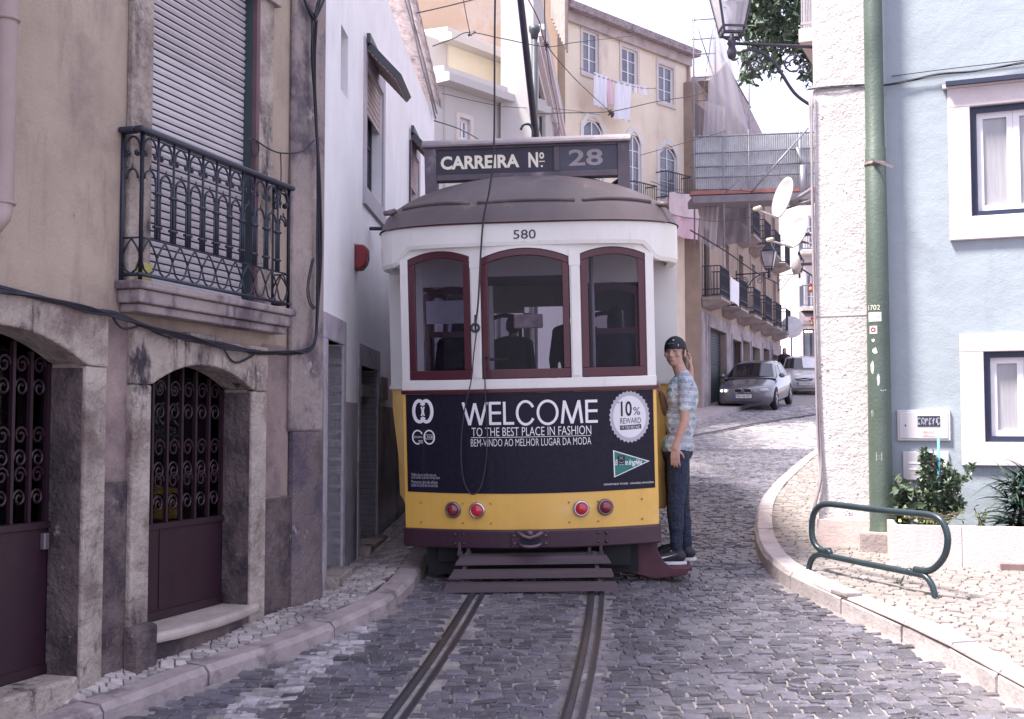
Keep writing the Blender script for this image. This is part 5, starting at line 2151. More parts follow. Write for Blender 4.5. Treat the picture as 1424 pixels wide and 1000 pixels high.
# stickers and number, mapped round the shaft
def polemap(rr):
    return lambda a, b: (rr * math.sin(a / rr), -rr * math.cos(a / rr), b)
def pz(py):   # image row -> local height at the pole front
    return FR.uv(1216, py, -.26)[1] - polep.z
def px_m(px, py):
    return (FR.uv(px, py, -.25)[0] - FR.loc(polep).x) 
def sticker(x0, y0, x1, y1, mat, name, lift=.0015):
    a, b = px_m(x0, (y0 + y1) / 2), px_m(x1, (y0 + y1) / 2)
    c, d = pz(y1), pz(y0)
    rr = .1 + lift
    mb = MB()
    f = polemap(rr - .004)
    us = lin(a, b, 7)
    vs, fs = [], []
    for u in us: vs += [f(u, c), f(u, d)]
    for i in range(6): fs.append((2 * i, 2 * i + 2, 2 * i + 3, 2 * i + 1))
    mb.add(vs, fs)
    return mb.build(name, mat, pole, fix=False), (a, b, c, d, polemap(rr - .003))
st, g = sticker(1206, 434, 1226, 447, M('sticker_white', (.6, .58, .6), .5, .15, 30), 'sticker')
mb = MB(); stroke(mb, [(g[0] + .02 + (g[1] - g[0] - .04) * k / 9, (g[2] + g[3]) / 2 + .012 * (-1) ** k) for k in range(10)], .006, g[4]); mb.build('sticker_print', m_txt_dim, st, fix=False)
st, g = sticker(1208, 453, 1220, 464, MATS['sticker_white'], 'sticker')
mb = MB(); stroke(mb, [((g[0] + g[1]) / 2 + .018 * math.cos(t), (g[2] + g[3]) / 2 + .016 * math.sin(t)) for t in lin(0, 2 * PI, 13)][:-1], .012, g[4], True); mb.build('sticker_print', M('sticker_red', (.3, .04, .07), .5), st, fix=False)
st, g = sticker(1216, 629, 1231, 641, MATS['sticker_white'], 'sticker')
mb = MB()
[stroke(mb, [(g[0] + .015 + (g[1] - g[0] - .035) * k / 9, g[2] + zz + .008 * (-1) ** k) for k in range(10)], .005, g[4]) for zz in (.02, .045)]
mb.build('sticker_print', m_txt_dim, st, fix=False)
for (x0, y0, x1, y1) in ((1210, 470, 1218, 476), (1212, 482, 1222, 493), (1209, 500, 1217, 520), (1219, 516, 1224, 540), (1210, 566, 1214, 586), (1222, 541, 1234, 544), (1220, 590, 1230, 597)):
    a, b, c, d = px_m(x0, y0), px_m(x1, y0), pz(y1), pz(y0)
    mb = MB()
    f = polemap(.0975)
    n = 9
    pts = [((a + b) / 2 + (b - a) / 2 * rnd.uniform(.5, 1.1) * math.cos(2 * PI * k / n), (c + d) / 2 + (d - c) / 2 * rnd.uniform(.5, 1.1) * math.sin(2 * PI * k / n)) for k in range(n)]
    mb.add([f(*p) for p in pts], [tuple(range(n))])
    mb.build('paper_scrap', M('torn_paper', (.55, .54, .56), .8, .3, 60), pole, fix=False)
mb = MB()
put_text(mb, '1702', px_m(1206, 428), px_m(1224, 428), pz(431), pz(424), polemap(.0985)); mb.build('pole_number', m_txt_cream, pole, fix=False)
# clamp with a rod at the joint
zc = pz(226)
mb = MB(); mb.lathe([(.092, -.012), (.097, -.008), (.097, .012), (.088, .016)], (0, 0, zc), (0, 0, 1), 24)
mb.build('pole_band', M('rusty_band', (.24, .17, .15), .6, .3, 20), pole, True)
MB().bar((-.02, -.11, zc + .03), (.17, -.16, zc - .07), .014, .022).build('pole_rod', M('rod_grey', (.2, .17, .19), .5, metal=.5), pole)

# meter boxes on the wall
def wall_box(name, px, lab, cat, dep, mat):
    a, b, c, d = FR.rect(*px)
    t = thing(name, lab, cat, FR.world(((a + b) / 2, 0, c)), FR.rot)
    w_, h_ = (b - a) / 2, d - c
    MB().box(-w_, w_, -dep, -.0005, 0, h_).build('box_body', mat, t, bevel=.006)
    return t, w_, h_
t, w_, h_ = wall_box('meter_box', (1248, 570, 1322, 613), 'pale grey meter box with a scratched dark display window on the blue wall', 'meter box', .03, m_meter)
mb = MB(); mb.box(-w_ + .02, w_ - .02, -.036, -.0305, .02, h_ - .02); dr = mb.build('box_door', M('meter_door', (.60, .57, .60), .5, .05, 5), t, bevel=.003)
MB().box(-w_ * .22, w_ * .62, -.0395, -.0365, h_ * .46, h_ * .80).build('display_window', M('meter_glass', (.03, .03, .06), .15, .2, 10), t)
mb = MB()
x = -w_ * .16
for i in range(6):
    r_ = w_ * .055
    stroke(mb, [(x + r_ * math.cos(a) * rnd.uniform(.7, 1.3), h_ * .62 + h_ * .12 * math.sin(a * rnd.choice((1, 1, 2)))) for a in lin(rnd.uniform(0, 1), rnd.uniform(4, 6.5), 10)], .006, lambda a, b: (a, -.0402, b))
    x += w_ * .14
mb.build('scratched_tag', M('scratch_pale', (.4, .42, .48), .6), t, fix=False)
MB().lathe([(.008, 0), (.006, .004)], (-w_ * .68, -.036, h_ * .5), (0, -1, 0), 10).build('lock', m_frame_dk, t)
st = MB().box(-w_ * .03, w_ * .42, -.0385, -.0365, h_ * .14, h_ * .32).build('warning_label', M('label_pale', (.62, .55, .55), .5), t)
mb = MB(); put_text(mb, 'PERIGO', -w_ * .01, w_ * .40, h_ * .235, h_ * .305, lambda a, b: (a, -.0388, b)); put_text(mb, '230 V', -w_ * .01, w_ * .25, h_ * .155, h_ * .215, lambda a, b: (a, -.0388, b))
mb.build('warning_print', M('label_red', (.3, .08, .09), .5), st, fix=False)
t, w_, h_ = wall_box('vent_box', (1256, 628, 1320, 668), 'pale wall box with louvre slots half hidden behind the bushy plant', 'vent box', .025, m_meter)
mb = MB()
for k in range(2): mb.box(-w_ * .75, -w_ * .2, -.0285, -.0252, h_ * (.35 + .22 * k), h_ * (.42 + .22 * k))
mb.build('louvre', m_frame_wh, t)

# planter
zg = ground_hit(1243, 785, KRH)
pl0 = ground_hit(1240, 785, KRH)
FP = Frame((pl0.x, pl0.y, 0), (math.cos(R(14)), -math.sin(R(14))))
z_top = FP.uv(1300, 731)[1]
zb_ = pl0.z
planter = thing('stone_planter', 'long pink stone planter trough under the blue wall holding plants', 'planter', FP.world((0, 0, zb_)), FP.rot)
hp = z_top - zb_
mb = MB()
cuts = [0, .54, 1.02, 1.75, 2.6, 3.4]
for i in range(5):
    mb.box(cuts[i] + .0015, cuts[i + 1] - .0015, 0, .055, -.35, hp)
mb.build('front_slab', m_planter, planter, bevel=.004)
mb = MB(); mb.box(0, .055, .056, .62, -.35, hp - .001); mb.build('end_slab', m_planter, planter, bevel=.004)
mb = MB(); mb.box(.056, 3.4, .056, .75, -.35, hp - .07); mb.build('soil', m_soil, planter)
mb = MB(); mb.box(.82, 3.0, -.05, -.004, -.3, .03); mb.build('base_strip', M('brown_strip', (.20, .13, .13), .8, .2, 6), planter)

# plants: leaf clusters
def leaf(mb, p, d, L, w, n, bend=.25, seg=3):
    """pointed leaf along direction d with surface normal n"""
    d = V(d).normalized(); n = V(n)
    s = d.cross(n)
    if s.length < 1e-4: s = d.cross(V((1, 0, 0)))
    s.normalize(); n = s.cross(d).normalized()
    o = len(mb.v)
    for i in range(seg + 1):
        t = i / seg
        c = V(p) + d * (L * t) - n * (bend * L * t * t)
        ww = w * (math.sin(PI * (.12 + .88 * t) ** .8) if t < 1 else 0.02) * .5
        fold = n * ww * .25
        mb.v += [tuple(c - s * ww + fold), tuple(c), tuple(c + s * ww + fold)]
    for i in range(seg):
        a = o + i * 3
        mb.f += [(a, a + 1, a + 4, a + 3), (a + 1, a + 2, a + 5, a + 4)]


def rdir(up=.0):
    while True:
        v = V((rnd.uniform(-1, 1), rnd.uniform(-1, 1), rnd.uniform(-1, 1)))
        if .1 < v.length < 1:
            v.normalize(); v.z += up
            return v.normalized()


def bush(name, label, base, stems, mat, L, W, per, group=None, stem_mat=None):
    """stems: list of polylines (relative); leaves in whorls along them"""
    t = thing(name, label, 'plant', base, 0, group)
    mb, sm_ = MB(), MB()
    for st in stems:
        pts = catmull(st, 5)
        sm_.tube(pts, [.007 * (1 - .6 * i / len(pts)) for i in range(len(pts))], 5)
        for i, p in enumerate(pts):
            if i < len(pts) * .12: continue
            for _ in range(per):
                d = rdir(.25)
                leaf(mb, V(p) + d * .012, d, L * rnd.uniform(.6, 1.2), W * rnd.uniform(.7, 1.2), rdir(.8), rnd.uniform(.1, .4))
    sm_.build('stem', stem_mat or m_bark, t, True)
    mb.build('foliage', mat, t, True, fix=False)
    return t


def onplant(px, py, dep=.33):
    x, z = FP.uv(px, py, dep)
    return FP.world((x, dep, z))
pb = onplant(1300, 735)
def rel(px, py, dep): return onplant(px, py, dep) - pb
stems = []
for _ in range(38):
    tx, ty = rnd.choice(((1290, 628), (1305, 640), (1316, 650), (1284, 650), (1300, 670), (1325, 660), (1290, 690), (1330, 700), (1310, 690), (1278, 700), (1348, 643)))
    d = rnd.uniform(.18, .48)
    e = rel(tx + rnd.uniform(-9, 9), ty + rnd.uniform(-6, 10), d)
    s0 = V((rnd.uniform(-.08, .08), rnd.uniform(-.06, .06), 0))
    m_ = s0.lerp(e, .5) + V((rnd.uniform(-.04, .04), rnd.uniform(-.05, .05), .03))
    stems.append([s0, m_, e])
bush('bushy_plant', 'bushy green plant with small leaves beside the blue stick in the planter', pb, stems, m_leaf, .05, .032, 9)
pb = onplant(1256, 735)
stems = [[V((0, 0, 0)), rel(1256 + rnd.uniform(-6, 6), 700, .3), rel(rnd.uniform(1242, 1276), rnd.uniform(668, 712), rnd.uniform(.15, .4))] for _ in range(14)]
bush('broad_leaf_plant', 'broad leaved plant at the left end of the planter beside the pole', pb, stems, m_leaf, .085, .055, 2)
pb = onplant(1290, 735, .16)
stems = [[V((0, 0, 0)), rel(1290 + rnd.uniform(-30, 30), 722, .12), rel(rnd.uniform(1250, 1350), rnd.uniform(702, 728), rnd.uniform(.06, .2))] for _ in range(16)]
bush('yellow_green_plant', 'low yellow green plant spilling along the front of the planter', pb, stems, m_leaf_lt, .04, .032, 1)
# spiky dark plant
pb = onplant(1418, 738, .3)
t = thing('spiky_plant', 'dark strap leaved plant at the right end of the planter', 'plant', pb)
mb = MB()
for k in range(300):
    h = rnd.uniform(.02, .44)
    a = rnd.uniform(0, 2 * PI)
    el = rnd.uniform(-.05, .9) * (.4 + h * 2)
    d = V((math.cos(a) * math.cos(el), math.sin(a) * math.cos(el), math.sin(el)))
    leaf(mb, V((rnd.uniform(-.1, .12), rnd.uniform(-.05, .05), h)), d, rnd.uniform(.16, .30), rnd.uniform(.022, .036), V((0, 0, 1)) + rdir() * .4, rnd.uniform(.2, .6), 4)
mb.build('foliage', m_leaf_dk, t, True, fix=False)
mb = MB()
for k in range(4): mb.tube([(rnd.uniform(-.1, .1), rnd.uniform(-.05, .05), -.05), (rnd.uniform(-.1, .1), 0, .33)], .012, 6)
mb.build('stem', m_bark, t, True)
pb = onplant(1366, 736, .3)
stems = [[V((0, 0, 0)), V((rnd.uniform(-.03, .03), 0, .06)), rel(rnd.uniform(1350, 1380), rnd.uniform(700, 725), rnd.uniform(.2, .36))] for _ in range(5)]
bush('thin_plant', 'sparse pale plant between the bushy plant and the spiky plant', pb, stems, m_leaf_lt, .035, .02, 1)
a, b = onplant(1306, 732, .3), onplant(1305, 607, .3)
tag(MB().tube([V((0, 0, -.1)), b - a], .011, 8).build('blue_stick', M('blue_plastic', (.10, .42, .62), .45), None, True), 'thin blue plastic stick standing upright in the bushy plant', 'stick')
[o_ for o_ in COL.objects if o_.name == 'blue_stick'][0].location = a

# weeds in the paving
for (px, py, lab) in ((1318, 776, 'small tuft of weed at the foot of the planter front'), (1249, 812, 'tiny weed growing between paving stones near the bike rack')):
    g = ground_hit(px, py, KRH)
    t = MB()
    for _ in range(16):
        d = rdir(.9)
        leaf(t, (rnd.uniform(-.02, .02), rnd.uniform(-.01, .01), 0), d, rnd.uniform(.03, .08), .012, rdir(.3))
    o_ = t.build('weed', m_leaf, None, True, fix=False)
    o_.location = g
    tag(o_, lab, 'weed')

# bike rack of bent tube
def rp_(px, py, dep_z=None, Y=None): return P(px, py, Y)
fl, fr_ = ground_hit(1127, 793, KRH), ground_hit(1301, 831, KRH)
def rk(px, py):
    """point on the vertical plane through the two feet"""
    d = V((fr_.x - fl.x, fr_.y - fl.y, 0)).normalized()
    n = V((-d.y, d.x, 0))
    r_ = ray(px, py); c = V((0, 0, CAMZ))
    t = (fl - c).dot(n) / r_.dot(n)
    return c + r_ * t
rack = thing('bike_rack', 'dark bent steel tube bike rack standing on the pale paved corner', 'bike rack', fl)
mb = MB()
up = [(1154, 766), (1145, 766), (1136, 760), (1130, 748), (1129, 730), (1132, 714), (1140, 704), (1152, 701), (1180, 704), (1220, 709), (1262, 713), (1292, 716), (1307, 722), (1315, 735), (1318, 752), (1314, 772), (1303, 787), (1290, 794), (1272, 792)]
pts = catmull([rk(*p) - fl for p in up], 5)
mb.tube(pts, .024, 12)
mb.build('upper_loop', m_rack, rack, True)
mb = MB()
lo_ = [(1124, 797), (1126, 785), (1131, 775), (1140, 771), (1152, 773), (1200, 783), (1250, 793), (1275, 798), (1287, 802), (1295, 812), (1299, 824), (1301, 838)]
mb.tube(catmull([rk(*p) - fl for p in lo_], 5), .023, 12)
mb.build('lower_bar', m_rack, rack, True)
mb = MB()
for (px, py) in ((1154, 769), (1265, 795)):
    p = rk(px, py) - fl
    mb.ell(p, (.026, .026, .03), None, 10, 6)
mb.build('weld', m_rack, rack, True)
# drain inlet in the right kerb
g = ground_hit(1160, 846, .02)
d = V((KR[1].x - KR[2].x, KR[1].y - KR[2].y, 0)).normalized()
t = thing('kerb_drain', 'dark drain inlet cut into the kerb of the paved corner', 'drain', g, math.atan2(d.y, d.x))
MB().box(-.09, .09, .045, .10, -.05, .085).build('drain_mouth', m_dark, t)
MB().box(-.12, .12, .03, .16, .087, .124).build('drain_cap', m_kerb, t, bevel=.01)
# ================================================================== FAR BUILDINGS
# ochre-brown house on the left of the climbing street
dB = V((.372, 1, 0)).normalized()
B0 = V((263 / FPX * 37, 37, 0))
FB = Frame(B0, dB)
bb = FB.root('ochre_house', 'dark ochre house with rows of black iron balconies behind the parked grey car', 'house')
B = FB.uv
zg = B(975, 588)[1]
LB = FB.loc(P(1085, 560, 53.0)).x
xend = B(1085, 450)[0]
zfl1 = B(1042, 450)[1] + .02          # first floor balcony bottom
zfl2 = B(1056, 356)[1]
ztopB = B(1000, 150)[1]
dpx = [(985, 462, 1008, 600), (1017, 470, 1030, 590), (1030, 480, 1041, 580), (1044, 475, 1055, 580), (1060, 480, 1068, 580), (1073, 490, 1081, 575)]
holes = []
for i, (a, b, c, d) in enumerate(dpx):
    xa, xb = B(a, 520)[0], B(c, 520)[0]
    zt = zfl1 - .75 - .1 * (i % 2)
    zbm = zg + .06 * xa + (.1 if i in (0, 1, 3, 4) else 1.1)
    holes.append((xa, xb, zbm, zt))
nb = 6
bays = [B(px, 400)[0] for px in (982, 1010, 1030, 1047, 1062, 1076)]
for x in bays:
    holes.append((x - .45, x + .45, zfl1 + .15, zfl1 + 2.3))
    holes.append((x - .45, x + .45, zfl2 + .15, zfl2 + 2.3))
mb = MB()
wall_shell(mb, 0, xend, zg - 1, ztopB, 1.6, holes, .25)
mb.build('wall', m_brown_wall, bb)
# grey stone ground floor courses between openings
gx = sorted([(h[0], h[1]) for h in holes[:6]])
cur = 0
seg = []
for a, b in gx:
    seg.append((cur, a - .001)); cur = b + .001
seg.append((cur, xend))
mb = MB()
for a, b in seg:
    if b - a > .05:
        mb.box(a, b, -.04, -.001, zg - 1, zfl1 - .35)
for (a, b, c, d) in holes[:6]:
    mb.box(a, b, -.04, -.001, d + .001, zfl1 - .35)
mb.build('stone_ground_floor', m_brown_base, bb)
for i, (a, b, c, d) in enumerate(holes[:6]):
    m_ = (m_door_green, m_dark, m_pane_far, m_door_green, m_dark, m_dark)[i]
    dd_ = MB().box(a, b, .15, .2, c - .5, d).build('door' if i != 2 else 'window', m_, bb)
    if i in (0, 3):
        mb = MB()
        for k in range(12): mb.box(a + .05, b - .05, .13, .15, d - .1 - k * .09, d - .06 - k * .09)
        mb.build('louvre', m_far_iron, dd_)
    mb = MB()
    surround(mb, a, b, c, d, .12, -.07, -.041, sill=.0001, top=.18)
    mb.build('door_surround', m_brown_base, bb)
for i, x in enumerate(bays):
    for lvl, zf in enumerate((zfl1, zfl2)):
        window(bb, x - .45, x + .45, zf + .15, zf + 2.3, .1, m_frame_wh if (i + lvl) % 2 else m_frame_dk, m_pane_far, 2, 4, .06)
        mb = MB()
        surround(mb, x - .45, x + .45, zf + .15, zf + 2.3, .14, -.03, .0, sill=.0001, top=.2)
        mb.build('window_surround', m_yel_trim if False else M('brown_trim', (.36, .29, .26), .9, .15, 4), bb)
        # balcony with slab and barred railing
        w0, w1_ = x - .78, x + .78
        sl = MB()
        sl.hexa([(w0 + .1, -.02, zf - .22), (w1_ - .1, -.02, zf - .22), (w1_ - .1, -.35, zf - .12), (w0 + .1, -.35, zf - .12), (w0, -.02, zf - .0), (w1_, -.02, zf - .0), (w1_, -.62, zf - .0), (w0, -.62, zf - .0)])
        sl.box(w0, w1_, -.62, -.02, zf + .001, zf + .09)
        b_ = sl.build('balcony', M('far_balcony_stone', (.30, .245, .235), .9, .2, 4), bb)
        rm = MB()
        zr0, zr1 = zf + .13, zf + 1.02
        for zz in (zr0, zr1, zr0 + .18):
            rm.box(w0 + .03, w1_ - .03, -.60, -.57, zz, zz + .03)
            for xx in (w0 + .03, w1_ - .06):
                rm.box(xx, xx + .03, -.569, -.03, zz, zz + .03)
        n = 15
        for k in range(n + 1):
            xx = w0 + .04 + (w1_ - w0 - .1) * k / n
            rm.box(xx, xx + .016, -.595, -.575, zr0 + .03, zr1)
            if k < n:
                c_ = xx + .05
                rm.tube([(c_ + .04 * math.cos(a), -.585, zr0 + .3 + .045 * math.sin(a)) for a in lin(0, 2 * PI, 7)][:-1], .007, 4, closed=True)
                rm.tube([(c_ + .04 * math.cos(a), -.585, zr0 + .7 + .045 * math.sin(a)) for a in lin(0, 2 * PI, 7)][:-1], .007, 4, closed=True)
        for xx in (w0 + .04, w1_ - .05):
            for yy in lin(-.5, -.1, 5):
                rm.box(xx, xx + .014, yy, yy + .014, zr0 + .03, zr1)
        rm.build('railing', m_far_iron, b_)
# sloping roof end with raised parapet
zr_a = B(985, 130)[1]
mb = MB()
pA, pB = FB.loc(P(1000, 92, 40)), FB.loc(P(1078, 196, 46))
mb.prism([(0, ztopB), (pA.x - .2, pA.z + .05), (pA.x, pA.z), (xend, pB.z - .2), (xend, ztopB)], lambda a, b: (a, -.35, b), lambda a, b: (a, 1.5, b))
mb.build('roof', m_tile, bb)
fr_ = []
for k in range(30):
    x = (xend + 9) * k / 29 - 6.5
    row = []
    for yy in (-1.0, -.98, 0.5):
        q_ = FB.world((x, yy, 0))
        row.append((q_.x, q_.y, zr(q_.y) + (.12 if yy > -1 else -.1)))
    fr_.append(row)
sheet('far_pavement', M('far_pavement_stone', (.36, .31, .32), .8, .2, 4, .5, 14), fr_, smooth=False)
# white sheet on a balcony of that house
def cloth(name, label, cat, corners, mat, wav=.02, n=14, group=None, nw=3.0, seed=0, hem=0.02):
    """corners: tl, tr, br, bl world points"""
    tl, tr, br, bl = [V(c) for c in corners]
    nrm = (tr - tl).cross(bl - tl).normalized()
    r_ = random.Random(seed)
    ph = [r_.uniform(0, 6) for _ in range(4)]
    vs, fs = [], []
    for j in range(n + 1):
        t = j / n
        for i in range(n + 1):
            s_ = i / n
            p = tl.lerp(tr, s_).lerp(bl.lerp(br, s_), t)
            sag = math.sin(PI * s_) * .012 * (1 - t)
            p = p + nrm * wav * (math.sin(s_ * nw * 2 * PI + ph[0] + t * .8) * (.25 + t) + .5 * math.sin(s_ * nw * 4.3 + ph[1]) * t) - V((0, 0, sag))
            if j == n: p = p - V((0, 0, hem * math.sin(s_ * 5 + ph[2])))
            vs.append(p)
    k = (n + 1) * (n + 1)
    for q in range(k): vs.append(vs[q] + nrm * .006)
    for j in range(n):
        for i in range(n):
            a = j * (n + 1) + i
            fs.append((a, a + 1, a + n + 2, a + n + 1))
            fs.append((k + a + n + 1, k + a + n + 2, k + a + 1, k + a))
    o_ = MB().add([v - tl for v in vs], fs).build(name, mat, None, True, fix=False)
    o_.location = tl
    return tag(o_, label, cat, group)
def wB(px, py, dep=-.64):
    x, z = FB.uv(px, py, dep)
    return FB.world((x, dep, z))
m_cl_white = M('cloth_white', (.78, .76, .80), .85, .05, 4)
m_cl_pink = M('cloth_pink', (.72, .50, .58), .85, .08, 5)
m_cl_pale = M('cloth_pale_pink', (.78, .64, .68), .85, .08, 5)
m_cl_stripe = M('cloth_stripe', (.76, .74, .80), .85, .15, 9, stretch=(6, 6, .1))
cloth('hanging_cloth', 'white cloth hung over an iron balcony of the ochre house', 'cloth', [wB(1016, 385), wB(1028, 393), wB(1028, 426), wB(1016, 418)], m_cl_white, .01, seed=3)

# wall lanterns on brackets of the ochre house
def wall_lantern(name, label, foot, tipdir, length, s, group=None):
    """bracket from foot (world) along tipdir, lantern standing at its tip"""
    d = V(tipdir); d.z = 0; d.normalize()
    t = thing(name, label, 'street lamp', foot, math.atan2(d.y, d.x), group)
    mb = MB()
    mb.tube([(0, 0, 0), (length, 0, .02)], .016 * s, 8)
    mb.tube([(0, 0, .10 * s), (0, 0, -.62 * s)], .014 * s, 6)
    pts = catmull([(0, 0, -.55 * s), (length * .25, 0, -.42 * s), (length * .5, 0, -.14 * s), (length * .72, 0, -.04 * s), (length * .86, 0, -.05 * s)], 6)
    mb.tube(pts, .015 * s, 6)
    for (cx, cz, r_, sg) in ((length * .72, -.17 * s, .085 * s, 1), (length * .26, -.16 * s, .10 * s, -1), (length * .10, -.20 * s, .06 * s, 1)):
        pts = []
        for i in range(20):
            tt = i / 19
            a = tt * 1.6 * 2 * PI
            q = r_ * (1 - .7 * tt)
            pts.append((cx + sg * q * math.cos(a), 0, cz + q * math.sin(a)))
        mb.tube(pts, .009 * s, 5)
    for i in range(3):
        mb.ell((length * (.15 + .1 * i), 0, -.30 * s + .08 * i), (.03 * s, .006 * s, .012 * s), None, 6, 4)
    mb.build('bracket', m_lamp_iron, t, True)
    mb = MB()
    L0 = length
    mb.lathe([(.012 * s, -.13 * s), (.035 * s, -.11 * s), (.045 * s, -.06 * s), (.03 * s, -.01 * s), (.045 * s, .02 * s), (.02 * s, .06 * s), (.02 * s, .10 * s)], (L0, 0, 0), (0, 0, 1), 12)
    mb.tube(catmull([(L0, 0, .04 * s), (L0 - .07 * s, 0, .07 * s), (L0 - .09 * s, 0, .13 * s)], 4), .010 * s, 5)
    mb.tube(catmull([(L0, 0, .04 * s), (L0 + .07 * s, 0, .07 * s), (L0 + .09 * s, 0, .13 * s)], 4), .010 * s, 5)
    mb.build('lamp_socket', m_lamp_iron, t, True)
    # lantern: tapered four sided frame
    b0, b1, z0, z1 = .085 * s, .165 * s, .10 * s, .52 * s
    fr = MB()
    cs = [(1, 1), (-1, 1), (-1, -1), (1, -1)]
    for (a, b) in cs:
        fr.bar((L0 + a * b0, b * b0, z0), (L0 + a * b1, b * b1, z1), .016 * s, .016 * s)
    for (zz, bb_) in ((z0, b0), (z1, b1), (z0 + .05 * s, b0 + .0095 * s)):
        for k in range(4):
            a, b = cs[k], cs[(k + 1) % 4]
            fr.bar((L0 + a[0] * bb_, a[1] * bb_, zz), (L0 + b[0] * bb_, b[1] * bb_, zz), .018 * s, .018 * s)
    o_ = fr.build('lantern_frame', m_lamp_iron, t)
    gl = MB()
    for k in range(4):
        a, b = cs[k], cs[(k + 1) % 4]
        gl.quad((L0 + a[0] * b0, a[1] * b0, z0), (L0 + b[0] * b0, b[1] * b0, z0), (L0 + b[0] * b1, b[1] * b1, z1), (L0 + a[0] * b1, a[1] * b1, z1))
    gl.build('glass', MATS['lamp_glass'], o_)
    MB().lathe([(.03 * s, .0), (.035 * s, .12 * s), (.05 * s, .22 * s), (.03 * s, .30 * s)], (L0, 0, z0 + .03 * s), (0, 0, 1), 10).build('bulb', M('lamp_bulb', (.7, .68, .68), .4), o_, True)
    rf = MB()
    rf.lathe([(.20 * s, .0), (.19 * s, .03 * s), (.12 * s, .12 * s), (.07 * s, .20 * s), (.07 * s, .26 * s), (.02 * s, .30 * s), (.012 * s, .36 * s)], (L0, 0, z1 + .01), (0, 0, 1), 4)
    rf.build('lantern_roof', m_lamp_iron, o_)
    return t
MATS['lamp_glass'] = glass_mat('lamp_glass', (.85, .83, .86), .8, .05, 1.45, film=(.85, .82, .86), filmw=.35)
dperp = V((FB.y.x, FB.y.y, 0)) * -1
wall_lantern('street_lamp', 'old iron lantern on a scrolled bracket high on the ochre house', wB(1024, 382, -.02), dperp + V((.6, -.3, 0)), 1.15, 1.45)
wall_lantern('street_lamp', 'small far lantern bracket at the end of the ochre house', wB(1082, 383, -.02), dperp + V((.5, -.1, 0)), .9, 1.2)
# near lamp at the top right, fixed to the pilaster
ft = FR.world((-.0, .10, FR.uv(1123, 62)[1]))
tip = P(1018, 71, ft.y - .05)
wall_lantern('street_lamp', 'large glazed iron lantern on a scrolled bracket beside the pink pilaster', (ft.x, ft.y, ft.z), tip - ft, (tip - ft).length, 1.03)

# ------------------------------------------------------------------ yellow house behind the tram
dY = V((math.sin(R(43)), math.cos(R(43)), 0))
Y1 = V((962 - 712, 0, 0)) / FPX * 37.4
Y1 = V((Y1.x, 37.4, 0))
FY = Frame(Y1, dY)      # local x runs from negative (left, nearer) to 0 (right edge)
yb_ = FY.root('yellow_house', 'tall pale yellow house with arched windows and washing lines behind the tram', 'house')
K = FY.uv
xl = K(786, 120)[0]
zeL, zeR = K(790, 14)[1], K(958, 82)[1]
zE_ = (zeL + zeR) / 2
rects = [FY.rect(810, 44, 832, 103), FY.rect(864, 68, 886, 117), FY.rect(915, 92, 936, 143)]
arcs = [FY.rect(811, 168, 838, 300), FY.rect(872, 188, 891, 300), FY.rect(917, 206, 941, 285)]
zw = sum(r[2] for r in rects) / 3; zv = sum(r[3] for r in rects) / 3
mb = MB()
holes = [tuple(r) for r in rects] + [tuple(r) for r in arcs]
wall_shell(mb, xl, 0, -1, zE_, 6, holes, .2)
mb.build('wall', m_yel_wall, yb_)
mb = MB()
mb.hexa([(xl - .2, -.35, zE_ - .02), (.12, -.35, zE_ - .02), (.12, 6.2, zE_ - .02), (xl - .2, 6.2, zE_ - .02), (xl - .2, -.4, zE_ + .16), (.12, -.4, zE_ + .16), (.12, 6.2, zE_ + 1.2), (xl - .2, 6.2, zE_ + 1.2)])
mb.build('roof', m_tile, yb_)
MB().box(xl, 0, -.12, -.001, zE_ - .30, zE_ - .021).build('cornice', M('worn_cornice', (.48, .40, .37), .9, .2, 3, .3, 20, stains=[((.2, .16, .18), 2.5, .55, .75)]), yb_)
for i, r in enumerate(rects):
    mb = MB(); surround(mb, *r, .10, -.03, 0, sill=.12, top=.16); mb.build('window_surround', m_yel_trim, yb_)
    window(yb_, r[0] + .0, r[1] - .0, r[2], r[3], .05, m_frame_wh, m_pane_far, 2, 3, .055)
for i, r in enumerate(arcs):
    mb = MB()
    o_ = arch_poly(r[0] - .13, r[1] + .13, r[2], r[3] + .26, .42, 10); i_ = arch_poly(r[0], r[1], r[2], r[3] + .10, .34, 10)
    ring(mb, o_, i_, -.03, -.001)
    mb.build('arch_surround', M('pale_arch_trim', (.72, .68, .66), .85, .08, 4), yb_)
    window(yb_, r[0], r[1], r[2], r[3] + .02, .04, m_frame_wh, m_pane_far, 2, 5, .05, .25)
    rm = MB()
    zf = r[2] + .05
    sl = MB().box(r[0] - .25, r[1] + .25, -.45, -.001, zf - .12, zf).build('balcony', m_yel_trim, yb_)
    for zz in (zf + .06, zf + .82):
        rm.box(r[0] - .22, r[1] + .22, -.43, -.40, zz, zz + .03)
        rm.box(r[0] - .22, r[0] - .19, -.40, -.03, zz, zz + .03); rm.box(r[1] + .19, r[1] + .22, -.40, -.03, zz, zz + .03)
    for k in range(13):
        xx = r[0] - .22 + (r[1] - r[0] + .42) * k / 12
        rm.box(xx, xx + .014, -.42, -.406, zf + .09, zf + .82)
    rm.build('railing', m_far_iron, sl)
# right edge drainpipe and stain strip
mb = MB(); mb.tube([(-.10, -.07, zE_), (-.10, -.07, 0)], .05, 8); mb.build('drainpipe', M('yellow_pipe', (.45, .36, .30), .7, .2, 3), yb_, True)
def wY(px, py, dep=-.5):
    x, z = FY.uv(px, py, dep)
    return FY.world((x, dep, z))
